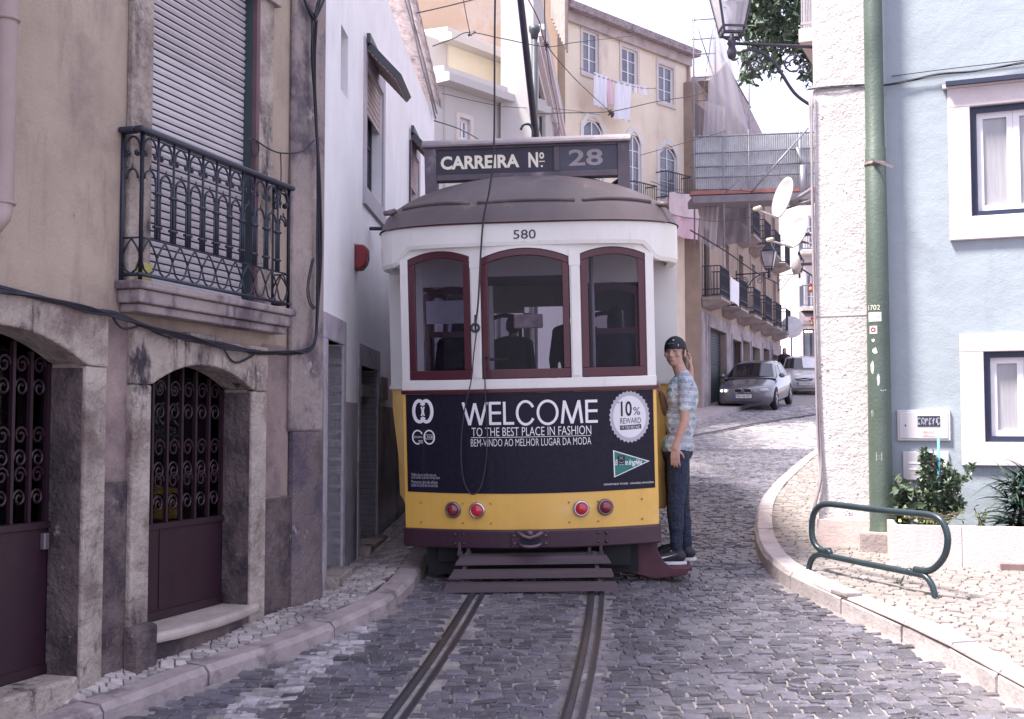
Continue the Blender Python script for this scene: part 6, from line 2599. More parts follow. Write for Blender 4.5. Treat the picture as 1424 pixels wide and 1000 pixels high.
# washing lines and laundry
def wire(name, label, pts, r=.006, cat='wire', group=None, sub=6, mat=None):
    o_ = MB().tube(catmull(pts, sub), r, 5).build(name, mat or m_cable, None, True)
    return tag(o_, label, cat, group)
wire('washing_line', 'upper washing line on brackets below the attic windows of the yellow house', [wY(806, 95), wY(850, 112), wY(890, 122), wY(912, 123)], .008, 'washing line')
cloth('hanging_sheet', 'white striped sheet at the left end of the upper washing line', 'laundry', [wY(826, 100), wY(845, 106), wY(844, 150), wY(827, 147)], m_cl_stripe, .05, seed=1, group='washing on the yellow house')
cloth('hanging_towel', 'narrow pink towel beside the striped sheet on the upper washing line', 'laundry', [wY(842, 107), wY(852, 110), wY(853, 146), wY(845, 143)], m_cl_pink, .04, seed=2, group='washing on the yellow house', nw=1.5)
cloth('hanging_sheet', 'large white sheet with a long hem in the middle of the washing line', 'laundry', [wY(856, 112), wY(880, 118), wY(877, 169), wY(856, 165)], m_cl_stripe, .05, seed=4, group='washing on the yellow house')
for i, (xx, col, lab) in enumerate(((883, m_cl_white, 'small white garment next to the large sheet on the washing line'), (890, m_cl_pale, 'small pale pink garment second from the line end'), (897, m_cl_white, 'small white garment at the right end of the washing line'))):
    cloth('hanging_garment', lab, 'laundry', [wY(xx - 3, 117 + i), wY(xx + 3, 118 + i), wY(xx + 2.5, 131 + i), wY(xx - 3, 129 + i)], col, .03, seed=6 + i, group='washing on the yellow house', nw=1.2)
wire('washing_line', 'lower washing line across the arched windows of the yellow house', [wY(905, 262), wY(940, 268), wY(985, 272)], .008, 'washing line')
cloth('hanging_towel', 'pale pink bath sheet folded over the lower washing line beside the tram', 'laundry', [wY(931, 266, -.5), wY(968, 271, -.5), wY(972, 304, -.5), wY(930, 298, -.5)], m_cl_pale, .04, seed=11, group='washing on the yellow house', nw=2)
cloth('hanging_towel', 'brighter pink towel showing below the pale bath sheet', 'laundry', [wY(931, 298, -.46), wY(972, 303, -.46), wY(971, 333, -.46), wY(938, 329, -.46)], m_cl_pink, .03, seed=12, group='washing on the yellow house', nw=1.6)

# narrow white house left of the yellow one
x0p = P(742, 300, 22.0)
FN = Frame((x0p.x, x0p.y, 0), (Y1.x + dY.x * xl - x0p.x - .05, Y1.y + dY.y * xl - x0p.y - .05))
nbh = FN.root('narrow_white_house', 'narrow white house with green downpipe squeezed between the buff gable and yellow house', 'house')
LN = ((Y1.x + dY.x * xl - x0p.x) ** 2 + (Y1.y + dY.y * xl - x0p.y) ** 2) ** .5 - .05
r1 = FN.rect(747, 122, 757, 200)
r2 = FN.rect(769, 150, 777, 215)
mb = MB(); wall_shell(mb, 0, LN, -1, FN.uv(742, -60)[1], .6, [r1, r2], .2)
mb.build('wall', m_far_white, nbh)
for r in (r1, r2):
    window(nbh, r[0], r[1], r[2], r[3], .05, m_frame_dk, m_pane_far, 2, 3, .05)
    mb = MB(); surround(mb, *r, .10, -.03, 0, sill=.1); mb.build('window_surround', m_yel_trim, nbh)
mb = MB()
zc = FN.uv(742, 60)[1]
for q in range(3): mb.box(0, LN, -.10 - .05 * q, -.001 - .05 * (q > 0) * 2 * q * .5, zc + .12 * q, zc + .1 + .12 * q)
mb.build('cornice', M('pinkish_cornice', (.70, .62, .64), .85, .08, 3), nbh)
mb = MB()
xd = FN.uv(743, 150, -.1)[0] + .05
mb.tube([(xd, -.1, FN.uv(742, 82)[1]), (xd, -.1, 0)], .055, 10)
mb.lathe([(.06, 0), (.075, .10), (.10, .14), (.10, .22)], (xd, -.1, FN.uv(742, 82)[1]), (0, 0, 1), 12)
mb.build('downpipe', M('grey_green_pipe', (.05, .058, .07), .5, .15, 6), nbh, True)
# attic with railing seen at the top
mb = MB()
for k in range(10):
    p = FN.uv(756 + k * 2.6, -12 + k * 6)
    mb.box(p[0] - .03, p[0] + .03, -.2, -.15, p[1] - .6, p[1] + .9)
mb.build_each('attic_bar', M('attic_bars', (.5, .43, .38), .8), nbh)

# big buff party wall and lower white houses on the left behind
gab = thing('buff_gable', 'huge bare buff gable wall with peeling patches rising behind the white houses', 'building', P(680, 560, 30) * 1.0)
gab.location.z = 0
gl_ = gab.location.copy()
def gbx(px, py, Y): return P(px, py, Y) - gl_
mb = MB()
a, b = gbx(520, 0, 30), gbx(775, 0, 30)
mb.box(a.x, b.x, 0, 6, 0, 22)
mb.build('wall', m_buff, gab)
mb = MB()
a = gbx(750, 150, 29.99)
p = []
vs = [gbx(x, y, 29.985) for x, y in ((735, 100), (762, 60), (775, 220), (705, 235), (690, 190), (715, 120))]
mb.add(vs + [v + V((0, .01, 0)) for v in vs], [tuple(range(6)), tuple(range(11, 5, -1))])
mb.build('bare_masonry', M('bare_masonry', (.52, .43, .43), .95, .25, 3, .6, 10, stains=[((.72, .68, .68), 3, .52, .6)]), gab)

def back_house(name, label, px0, px1, ytop0, ytop1, Y, mat, dpt=3.0, cant=None, win=None):
    """low gabled house: front corner at px (image), facade receding right"""
    a = P(px0, ytop0, Y)
    d = V((.62, .78, 0)).normalized()
    f = Frame((a.x, a.y, 0), d)
    t = f.root(name, label, 'house')
    x1, z1 = f.uv(px1, ytop1)
    mb = MB()
    wall_shell(mb, 0, x1, -1, a.z, dpt, [win(f)] if win else [], .15)
    mb.build('wall', mat, t)
    mb = MB()
    prof = [(-.30, a.z + .001), (-.30, a.z + .14), (-.18, a.z + .18), (-.18, a.z + .28), (dpt, a.z + .6), (dpt, a.z + .001)]
    mb.prism(prof, lambda p, q: (-.25, p, q), lambda p, q: (x1 + .1, p, q))
    mb.build('cornice', m_far_white, t)
    if win:
        r = win(f)
        window(t, r[0], r[1], r[2], r[3], .05, m_frame_wh, m_pane_far, 2, 2, .06)
        mb = MB(); surround(mb, *r, .08, -.03, 0, sill=.1); mb.build('window_surround', m_yel_trim, t)
    mb = MB(); mb.box(-4, -.001, .05, dpt, -1, a.z + .05); mb.build('gable_end', m_far_white, t)
    return t
back_house('white_house', 'small white house with one window just above the tram roof', 620, 745, 112 + 8, 225, 21, m_far_white, win=lambda f: f.rect(638, 165, 653, 195))
back_house('cream_house', 'cream walled house with white cornice tucked under the buff gable', 624, 740, 62, 170, 25, m_far_cream)
back_house('cream_house', 'lowest cream wall with white coping right above the destination sign', 686, 760, 150, 215, 26.5, m_far_cream)
# wall closing the far end of the street, and houses on its right
end = thing('street_end_house', 'pale stone house closing the far end of the street behind the cars', 'house', P(1090, 540, 66))
el = end.location.copy(); end.location.z = 0
def epx(px, py, dep=0.0):
    p = P(px, py, el.y + dep)
    return p.x - el.x, p.z
mb = MB()
x0e, _ = epx(1040, 400); x1e, ze_ = epx(1230, 200)
def erect(x0, y0, x1, y1):
    a, b = epx(x0, (y0 + y1) / 2)[0], epx(x1, (y0 + y1) / 2)[0]
    return a, b, epx((x0 + x1) / 2, y1)[1], epx((x0 + x1) / 2, y0)[1]
wn = [erect(1098, 443, 1106, 455), erect(1102, 464, 1107, 475), erect(1086, 390, 1093, 412)]
wall_shell(mb, x0e, x1e, 0, epx(1090, 300)[1], 6, wn, .2)
mb.build('wall', m_far_white, end)
for r in wn: window(end, *r, .1, m_frame_dk, m_pane_far, 2, 2, .08)
mb = MB(); z_ = epx(1090, 418)[1]; mb.box(x0e, x1e, -.2, -.001, z_, z_ + .2); z_ = epx(1090, 436)[1]; mb.box(x0e, x1e, -.05, -.001, z_, z_ + .12)
mb.build('string_course', M('end_course', (.55, .50, .50), .9), end)
mb = MB(); xq, _ = epx(1110.5, 400); mb.tube([(xq, -.1, epx(0, 400)[1]), (xq, -.1, 3)], .09, 8); mb.build('drainpipe', M('far_pipe', (.42, .38, .40), .6), end, True)
# shop house on the right where the street bends
shp = thing('shop_house', 'pale house with a curved awning over a lit shop window at the street bend', 'house', P(1112, 540, 56))
hl_ = shp.location.copy(); shp.location.z = 0
def hp_(px, py, dep=0.0):
    p = P(px, py, 56 + dep)
    return p.x - hl_.x, p.z
def hrect(x0, y0, x1, y1):
    a, b = hp_(x0, (y0 + y1) / 2)[0], hp_(x1, (y0 + y1) / 2)[0]
    return a, b, hp_((x0 + x1) / 2, y1)[1], hp_((x0 + x1) / 2, y0)[1]
hw = [hrect(1117, 457, 1140, 499), hrect(1121, 380, 1136, 428), hrect(1124, 300, 1136, 345)]
mb = MB(); wall_shell(mb, 0, 3.2, 0, hp_(1120, 255)[1], 5, hw, .25)
mb.build('wall', M('rosy_far_wall', (.66, .60, .61), .9, .1, 2), shp)
for i, r in enumerate(hw): window(shp, *r, .08, m_frame_dk if i == 0 else m_frame_wh, m_pane_far, 2, 1 if i == 0 else 3, .08)
r = hrect(1114, 503, 1142, 520)
MB().box(r[0], r[1], -.06, -.001, r[2] - 1.2, r[3]).build('shop_panel', M('blue_grey_panel', (.24, .27, .36), .6), shp)
mb = MB()
x0, x1 = hp_(1111.5, 450)[0], hp_(1150, 450)[0]
za, zc_ = hp_(1120, 453)[1], hp_(1120, 433)[1]
pr = [(0, za)] + [(-.75 * math.cos(a), za + (zc_ - za) * math.sin(a)) for a in lin(0, PI / 2, 7)]
mb.prism(pr, lambda p, q: (x0, p - .001, q), lambda p, q: (x1, p - .001, q))
mb.build('awning', M('mauve_awning', (.20, .165, .19), .7, .15, 4), shp)
mb = MB()
for px in (1120, 1124, 1128): 
    x, z = hp_(px, 461, -.1); mb.ell((x, -.1, z), (.05, .05, .05), None, 8, 6)
mb.build('shop_lamp', M('shop_lamp', (.9, .9, .85), .4, emit=(1, .95, .85), estr=3), shp, True)
for py in (430, 352):
    x0, z = hp_(1112, py)
    sl = MB().box(.02, 2.6, -.7, -.001, z - .12, z).build('balcony', M('pale_balcony', (.55, .49, .48), .9), shp)
    rm = MB()
    for zz in (z + .1, z + 1.0): rm.box(.05, 2.55, -.68, -.65, zz, zz + .04); rm.box(.05, .08, -.649, -.02, zz, zz + .04)
    for k in range(22): rm.box(.05 + k * .118, .075 + k * .118, -.675, -.655, z + .1, z + 1.0)
    for k in range(6): rm.box(.053, .077, -.6 + k * .11, -.58 + k * .11, z + .1, z + 1.0)
    rm.build('railing', M('blue_grey_iron', (.10, .11, .16), .6), sl)
for (px, py, lab, sc_) in ((1129, 399, 'pot of red flowers on the balcony of the shop house', 1.0), (1131, 446, 'red flowers on top of the curved shop awning', 1.2)):
    fl_ = thing('flower_pot', lab, 'flower pot', P(px, py, 55.3))
    MB().lathe([(.1, 0), (.14, .22)], (0, 0, -.24), (0, 0, 1), 10).build('pot', M('terracotta', (.35, .16, .1), .8), fl_, True)
    mb = MB()
    for k in range(50):
        d = rdir(.3)
        leaf(mb, d * .10 * sc_, d, .10, .08, rdir())
    mb.build('blossom', M('red_petals', (.45, .06, .07), .6, .2, 8, island=.4), fl_, fix=False)

# scaffold gantry with corrugated fence across the street
GY = 34.5
gan = thing('scaffold_gantry', 'scaffold gantry with a corrugated metal fence spanning the street', 'scaffold', P(1040, 265, GY))
go = gan.location.copy()
def gp(px, py, dy=0.0): return P(px, py, GY + dy) - go
a, b = gp(964, 200, .1), gp(1131, 188, .1)
mb = MB()
n = 110
vs, fs = [], []
for i in range(n + 1):
    t = i / n
    px = 965 + (1132 - 965) * t
    yt = 190 - 6 * t + (1.2 * math.sin(t * 40))
    p0, p1 = gp(px, yt, .1 + .03 * (i % 2)), gp(px, 263 - 1.5 * t, .1 + .03 * (i % 2))
    vs += [p0, p1]
for i in range(n): fs.append((2 * i, 2 * i + 2, 2 * i + 3, 2 * i + 1))
mb.add(vs, fs)
mb.add([(v[0], v[1] + .02, v[2]) for v in vs], fs)
mb.build('corrugated_fence', m_corr, gan, fix=False)
mb = MB()
for (ya, yb2) in ((191, 184), (214, 206), (233, 226), (248, 241)):
    mb.tube([gp(960, ya), gp(1136, yb2)], .026, 6)
for px in (965, 1006, 1041, 1112):
    mb.tube([gp(px, 180), gp(px + 1, 345 if px in (1041, 1006) else 280)], .028, 6)
mb.tube([gp(1044, 268, -.1), gp(1124, 178, -.1)], .030, 6)
mb.tube([gp(1008, 268, -.1), gp(1035, 245, -.1)], .02, 6)
mb.tube([gp(1108, 205, -.1), gp(1120, 240, -.1)], .05, 6)
mb.tube([gp(1116, 230, -.1), gp(1116, 285, -.1)], .09, 8)
mb.build('scaffold_tubes', m_scaff, gan, True)
mb = MB(); mb.bar(gp(960, 270, .05), gp(1134, 264, .05), .3, .11); mb.build('red_beam', m_redbeam, gan)
mb = MB(); mb.bar(gp(960, 282, .3), gp(1134, 276, .3), 1.0, .20); mb.build('deck_underside', M('gantry_deck', (.20, .18, .20), .8, .2, 4), gan)
# taller scaffold tubes and netting on the left of the gantry
sca = thing('scaffold_tower', 'tall tubular scaffold beside the yellow house wrapped in pale netting', 'scaffold', P(985, 190, 35.5))
so_ = sca.location.copy()
def sp_(px, py, dy=0.0): return P(px, py, 35.5 + dy) - so_
mb = MB()
for px in (964, 994, 1041):
    mb.tube([sp_(px, -40 if px < 1000 else 10), sp_(px + 2, 340)], .026, 6)
for py in (28, 55, 76, 108, 140): mb.tube([sp_(962, py), sp_(996, py - 2)], .02, 6)
mb.tube([sp_(994, 60), sp_(1044, 150)], .022, 6)
mb.tube([sp_(964, 20), sp_(994, 110)], .018, 6)
mb.tube([sp_(964, 110), sp_(994, 150)], .018, 6)
mb.build('scaffold_tubes', m_scaff, sca, True)
def net_mat(name, op, col):
    m = bpy.data.materials.new(name)
    m.use_nodes = True
    N, L = m.node_tree.nodes, m.node_tree.links
    b = N['Principled BSDF']; out = N['Material Output']
    b.inputs['Base Color'].default_value = (*col, 1); b.inputs['Roughness'].default_value = .9
    tr = N.new('ShaderNodeBsdfTransparent')
    nz = N.new('ShaderNodeTexNoise'); nz.inputs['Scale'].default_value = .9; nz.inputs['Detail'].default_value = 3
    tc = N.new('ShaderNodeTexCoord'); mp_ = N.new('ShaderNodeMapping'); mp_.inputs['Scale'].default_value = (2.5, 2.5, .35)
    L.new(tc.outputs['Object'], mp_.inputs['Vector']); L.new(mp_.outputs['Vector'], nz.inputs['Vector'])
    mr = N.new('ShaderNodeMapRange'); mr.inputs['From Min'].default_value = .35; mr.inputs['From Max'].default_value = .65
    mr.inputs['To Min'].default_value = op - .15; mr.inputs['To Max'].default_value = op + .12
    L.new(nz.outputs['Fac'], mr.inputs['Value'])
    mx_ = N.new('ShaderNodeMixShader')
    L.new(mr.outputs['Result'], mx_.inputs['Fac']); L.new(tr.outputs['BSDF'], mx_.inputs[1]); L.new(b.outputs['BSDF'], mx_.inputs[2])
    L.new(mx_.outputs['Shader'], out.inputs['Surface'])
    return m
m_net = net_mat('scaffold_net', .62, (.50, .46, .50))
m_net_d = net_mat('dark_scaffold_net', .78, (.20, .175, .20))
def drape(name, quads, mat, parent, fold=.06, nf=5, o=None):
    mb = MB()
    tl, tr, br, bl = [V(q) for q in quads]
    n = 22
    nrm = (tr - tl).cross(bl - tl).normalized()
    vs, fs = [], []
    for j in range(n + 1):
        for i in range(n + 1):
            s_, t = i / n, j / n
            p = tl.lerp(tr, s_).lerp(bl.lerp(br, s_), t) + nrm * fold * math.sin(s_ * nf * 2 * PI + t * 2) * (.4 + .6 * t)
            vs.append(p)
    for j in range(n):
        for i in range(n):
            a = j * (n + 1) + i
            fs.append((a, a + 1, a + n + 2, a + n + 1))
    return mb.add(vs, fs).build(name, mat, parent, True, fix=False)
drape('net_panel', [sp_(986, 50, -.3), sp_(1004, 40, -.3), sp_(1043, 188, -.3), sp_(984, 188, -.3)], m_net, sca, .05, 3)
drape('net_strip', [sp_(980, 140, -.5), sp_(1010, 150, -.5), sp_(996, 350, -.5), sp_(972, 335, -.5)], m_net, sca, .08, 4)
drape('dark_net', [sp_(1000, 278, .2), sp_(1044, 282, .2), sp_(1042, 335, .2), sp_(992, 345, .2)], m_net_d, sca, .05, 3)
drape('dark_net', [sp_(962, 140, .4), sp_(990, 160, .4), sp_(990, 188, .4), sp_(966, 188, .4)], m_net_d, sca, .05, 2)

# satellite dishes on the side wall of the corner house
def dish(name, label, c, dirv, rad, foot, lnb):
    t = thing(name, label, 'satellite dish', c)
    d = V(dirv).normalized()
    mb = MB()
    x = d.orthogonal().normalized(); y = d.cross(x)
    prof = []
    for i in range(8):
        r_ = rad * i / 7
        prof.append((r_, -.22 * rad * (1 - (r_ / rad) ** 2)))
    prof2 = [(r_, h - .012) for r_, h in prof][::-1]
    mb.lathe(prof + prof2, (0, 0, 0), d, 32)
    mb.build('dish_bowl', m_dish, t, True)
    mb = MB()
    f = V(foot) - V(c)
    bk_ = d * (-.24 * rad)
    mb.tube([bk_, bk_ - d * .08, f], .022, 8)
    mb.tube([bk_ + V((0, 0, -.1)), f + V((0, 0, -.12))], .014, 6)
    mb.build('mount_arm', M('mount_grey', (.22, .21, .25), .5, .1, 8, metal=.3), t, True)
    mb = MB()
    l_ = V(lnb) - V(c)
    lowp = V((0, 0, -1)) - d * d.dot(V((0, 0, -1)))
    lowp.normalize()
    mb.tube([lowp * rad * .97, l_], .012, 6)
    mb.build('feed_arm', m_dish, t, True)
    mb = MB(); mb.cap(l_, l_ + (-l_).normalized() * .09, .024, .018, 8)
    mb.build('receiver', M('receiver_cream', (.6, .5, .42), .5), t, True)
    return t
c1 = P(1087, 275, 13.2)
dish('satellite_dish', 'upper white satellite dish tilted outward beside the pink pilaster', c1, (-.97, -.22, .25), .235, P(1129, 263, 13.1), P(1050, 291, 12.9))
c2 = P(1106, 322, 14.2)
dish('satellite_dish', 'lower white satellite dish partly behind the upper one', c2, (-.90, -.42, .25), .20, P(1130, 325, 14.0), P(1068, 334, 13.8))
# small bracket arm and old lamp head below them
t = thing('wall_bracket', 'dark metal bracket with an old lamp fitting jutting from the side wall', 'bracket', P(1131, 367, 13.0))
bo = t.location.copy()
mb = MB(); mb.bar(V((0, 0, 0)), P(1108, 368, 12.9) - bo, .03, .03); mb.bar(P(1130, 384, 13) - bo, P(1112, 372, 12.9) - bo, .014, .014)
mb.build('bracket_arm', m_lamp_iron, t)
MB().lathe([(.03, .08), (.05, .02), (.055, -.05), (.03, -.12)], P(1107, 366, 12.9) - bo, (0, 0, 1), 10).build('lamp_head', M('old_lamp', (.35, .32, .35), .5), t, True)

# tree above the lane behind the corner house
tr_ = thing('street_tree', 'dark leafy tree overhanging the lane behind the street lantern', 'tree', V((7.6, 25, zr(25))))
to = tr_.location.copy()
mb = MB()
mb.tube(catmull([V((0, 0, 0)), V((-.1, .1, 3)), V((-.5, 0, 6)), V((-.9, .1, 8.3))], 5), [.26 - .008 * i for i in range(16)], 8)
limbs = []
for k in range(9):
    e = V((rnd.uniform(-3.2, 1.8), rnd.uniform(-1.8, 1.8), rnd.uniform(8.2, 12.5)))
    s0 = V((-.5, 0, rnd.uniform(5.5, 8)))
    limbs.append((s0, e))
    mb.tube(catmull([s0, s0.lerp(e, .5) + V((0, 0, .5)), e], 4), [.09 - .008 * i for i in range(9)], 6)
mb.build('trunk', m_bark, tr_, True)
mb = MB()
cl = []
for _ in range(230):
    px, py = rnd.uniform(1022, 1150), rnd.uniform(-60, 118)
    low = 62 + 46 * (1 if 1035 < px < 1050 else 0) + (28 if 1050 < px < 1085 else 0) + (45 if px > 1108 else 0) - (25 if px < 1030 else 0)
    if py > low: continue
    cl.append(P(px, py, rnd.uniform(23.2, 26.5)) - to)
for _ in range(240):
    cl.append(V((rnd.uniform(-2.5, 3), rnd.uniform(-2, 2), rnd.uniform(8.5, 13.5))))
for c in cl:
    for _ in range(26):
        d = rdir(-.1)
        leaf(mb, c + d * rnd.uniform(.02, .30), rdir(-.2), rnd.uniform(.12, .22), rnd.uniform(.06, .10), rdir(.7), .25, 2)
mb.build('crown', m_tree, tr_, False, fix=False)

# traffic sign seen from behind
g = P(1101, 505, 51); 
sg_ = thing('traffic_sign', 'grey back of a round traffic sign on a post beyond the car', 'traffic sign', (g.x, g.y, zr(51)))
zz = P(1101, 455, 51).z - zr(51)
MB().tube([(0, 0, 0), (0, 0, zz + .3)], .035, 8).build('post', m_scaff, sg_, True)
MB().lathe([(.46, 0), (.46, .02)], (0, -.05, zz), (0, -1, 0), 24).build('sign_plate', M('sign_back_grey', (.58, .56, .60), .5), sg_)
# striped awning flag in the distance
cloth('striped_banner', 'faded striped banner hanging high over the far street', 'banner', [P(1098, 398, 58), P(1112, 386, 58), P(1117, 408, 58), P(1108, 416, 58)], M('banner_stripe', (.55, .42, .36), .9, .4, 3, stretch=(3, 1, .3)), .05, seed=21)

# overhead wires
def ow(lab, pts, r=.007, name='overhead_wire'):
    return wire(name, lab, [P(*p) for p in pts], r, 'wire', 'wires over the street')
ow('thin wire rising from the white house eave past the buff gable to the top', [(580, 18, 14), (620, 9, 15), (668, -3, 16)], .008)
ow('short drop wire from the top edge to the small insulator left of the rope', [(641, -20, 16), (648, 20, 16), (653, 44, 16)], .006)
ow('long span wire from the eave through the insulator to the crossing knot', [(602, 64, 14), (630, 54, 15), (653, 45, 16), (700, 54, 17), (760, 65, 18), (800, 59, 20), (880, 50, 26)], .007)
ow('steep wire falling from the top edge through the crossing knot to the right', [(733, -4, 16), (750, 30, 17), (760, 62, 18), (800, 110, 22), (848, 155, 27)], .008)
ow('vertical trolley feeder wire dropping through the crossing knot behind the sign', [(757, -10, 17), (759, 60, 18), (766, 110, 22), (775, 155, 26), (778, 195, 29)], .008)
ow('long slanting span wire from above the sign across to the scaffold top', [(742, 158, 20), (790, 157, 24), (850, 155, 27), (910, 142, 29), (960, 134, 31), (978, 130, 33)], .010)
ow('span wire running behind the tram sign from the white house eave', [(604, 168, 13.5), (640, 180, 16), (668, 195, 19)], .008)
ow('faint drooping wire in front of the low cream houses', [(615, 130, 19), (700, 148, 21), (780, 152, 24), (835, 160, 28)], .006)
ow('thin wire from the arched windows across the netting to the scaffold', [(890, 216, 29), (940, 202, 30), (1000, 185, 32), (1010, 182, 33)], .008)
ow('low wire from the balcony railing across the gantry posts', [(905, 252, 30), (945, 264, 31), (1010, 264, 33), (1060, 268, 34)], .008)
ow('lowest wire from the pink laundry past the lantern of the ochre house', [(940, 300, 30), (1000, 308, 32), (1060, 300, 33)], .008)
ow('dark cable slanting down the front of the ochre house', [(960, 320, 33.5), (1010, 350, 35), (1050, 378, 36.5), (1083, 395, 38)], .02)
ow('wire falling from the scaffold pole toward the span wire', [(992, 36, 33), (985, 80, 32), (978, 130, 31)], .008)
for (px, py, Y, lab, s) in ((760, 63, 18, 'clustered wire crossing fitting above the narrow white house', 1.0), (656, 46, 16, 'small in line insulator hanging left of the tram rope', .8), (850, 157, 27, 'wire joint fitting below the hanging sheets', 1.4)):
    p = P(px, py, Y)
    t = MB()
    for k in range(5):
        d = rdir()
        t.cap(d * -.05 * s, d * .06 * s, .014 * s, .018 * s, 6)
    o_ = t.build('wire_fitting', M('fitting_brown', (.09, .06, .08), .6), None, True)
    o_.location = p
    tag(o_, lab, 'fitting')
# ================================================================== PEOPLE
def remesh(mb, name, mat, parent, voxel, smooth=4, sub=None):
    me = bpy.data.meshes.new('tmp')
    me.from_pydata(mb.v, [], mb.f)
    bm = bmesh.new(); bm.from_mesh(me)
    bmesh.ops.recalc_face_normals(bm, faces=bm.faces)
    bm.to_mesh(me); bm.free()
    o = bpy.data.objects.new('tmp', me)
    COL.objects.link(o)
    r = o.modifiers.new('r', 'REMESH'); r.mode = 'VOXEL'; r.voxel_size = voxel; r.use_smooth_shade = True
    s_ = o.modifiers.new('s', 'SMOOTH'); s_.factor = .5; s_.iterations = smooth
    dg = bpy.context.evaluated_depsgraph_get()
    m2 = bpy.data.meshes.new_from_object(o.evaluated_get(dg))
    bpy.data.objects.remove(o)
    m2.name = name
    m2.materials.clear(); m2.materials.append(mat)
    for p in m2.polygons: p.use_smooth = True
    ob = bpy.data.objects.new(name, m2)
    COL.objects.link(ob)
    ob.parent = parent
    return ob


def basis(f, up=V((0, 0, 1))):
    f = V(f).normalized()
    s_ = f.cross(up).normalized()      # right-hand side of the person
    u = s_.cross(f).normalized()
    return Matrix((s_, f, u)).transposed()   # columns: right, forward, up


m_hair = M('dark_hair', (.03, .02, .018), .6, .3, 40)
m_eye = M('eye_dark', (.015, .012, .015), .2)
m_eyew = M('eye_white', (.32, .27, .26), .4)
m_lip = M('lips', (.30, .15, .125), .6)


def hand(mb, wrist, d, palm_n, s=1.0, curl=.4, spread=1.0):
    """palm and five fingers; d = direction of the hand, palm_n = palm normal (curl direction), thumb to the side"""
    d = V(d).normalized(); n = V(palm_n); n = (n - d * n.dot(d)).normalized()
    t = d.cross(n).normalized()
    w = V(wrist)
    for k in (-1.0, -.33, .33, 1.0):
        mb.cap(w + t * .018 * k * s, w + d * .085 * s + t * .030 * k * s, .015 * s, .014 * s, 8)
    for k, L in zip((-1.0, -.33, .33, 1.0), (.062, .078, .082, .072)):
        p = w + d * .088 * s + t * .031 * k * s
        dd_ = (d + t * .10 * k * spread).normalized()
        for q in range(3):
            a = curl * (q + .4)
            v = (dd_ * math.cos(a) + n * math.sin(a)).normalized()
            e = p + v * L * s * (.45, .32, .26)[q]
            mb.cap(p, e, (.0098, .009, .0082)[q] * s, (.009, .0082, .0072)[q] * s, 7)
            p = e
    p = w + t * .030 * s + d * .02 * s
    v = (d * .65 + t * .65 + n * .25).normalized()
    e = p + v * .045 * s
    mb.cap(p, e, .013 * s, .011 * s, 7)
    v = (d * .9 + t * .3 + n * .35).normalized()
    mb.cap(e, e + v * .038 * s, .0105 * s, .008 * s, 7)


def head(mb, c, B, s=1.0):
    """c: head centre; B: basis columns right, forward, up"""
    def L(r, f, u): return V(c) + B @ V((r * s, f * s, u * s))
    mb.ell(L(0, -.012, .028), (.074 * s, .096 * s, .092 * s), B, 20, 14)
    mb.ell(L(0, .022, -.030), (.062 * s, .070 * s, .085 * s), B, 18, 12)
    mb.ell(L(0, .040, -.080), (.040 * s, .042 * s, .034 * s), B, 14, 10)
    mb.ell(L(0, .084, .018), (.042 * s, .012 * s, .011 * s), B, 12, 8)            # brow
    mb.cap(L(0, .088, .010), L(0, .106, -.030), .008 * s, .012 * s, 8)            # nose
    mb.ell(L(.010, .100, -.036), (.010 * s, .011 * s, .008 * s), B, 8, 6)
    mb.ell(L(-.010, .100, -.036), (.010 * s, .011 * s, .008 * s), B, 8, 6)
    mb.ell(L(0, .084, -.062), (.024 * s, .014 * s, .011 * s), B, 10, 6)             # mouth mound
    for k in (-1, 1):
        mb.ell(L(k * .045, .066, -.022), (.022 * s, .022 * s, .024 * s), B, 10, 8)  # cheek
        mb.ell(L(k * .076, -.008, -.010), (.012 * s, .022 * s, .034 * s), B, 10, 8)  # ear
    return L


def face_bits(parent, L, B, s=1.0):
    mb, wb_ = MB(), MB()
    for k in (-1, 1):
        wb_.ell(L(k * .031, .0885, .002), (.0115 * s, .005 * s, .0046 * s), B, 10, 6)
        mb.ell(L(k * .031 - .003, .0935, .002), (.0058 * s, .003 * s, .0046 * s), B, 8, 6)
    e_ = wb_.build('eye', m_eyew, parent, True)
    mb.build('pupil', m_eye, e_, True)
    mb = MB()
    for k in (-1, 1):
        mb.cap(L(k * .016, .100, .020), L(k * .046, .088, .024), .0040 * s, .0028 * s, 6)
    mb.build('eyebrow', M('brow_brown', (.045, .028, .024), .7), parent, True)
    mb = MB()
    mb.cap(L(-.013, .0955, -.064), L(.013, .0955, -.064), .0034 * s, .0034 * s, 6)
    mb.build('mouth', m_lip, parent, True)


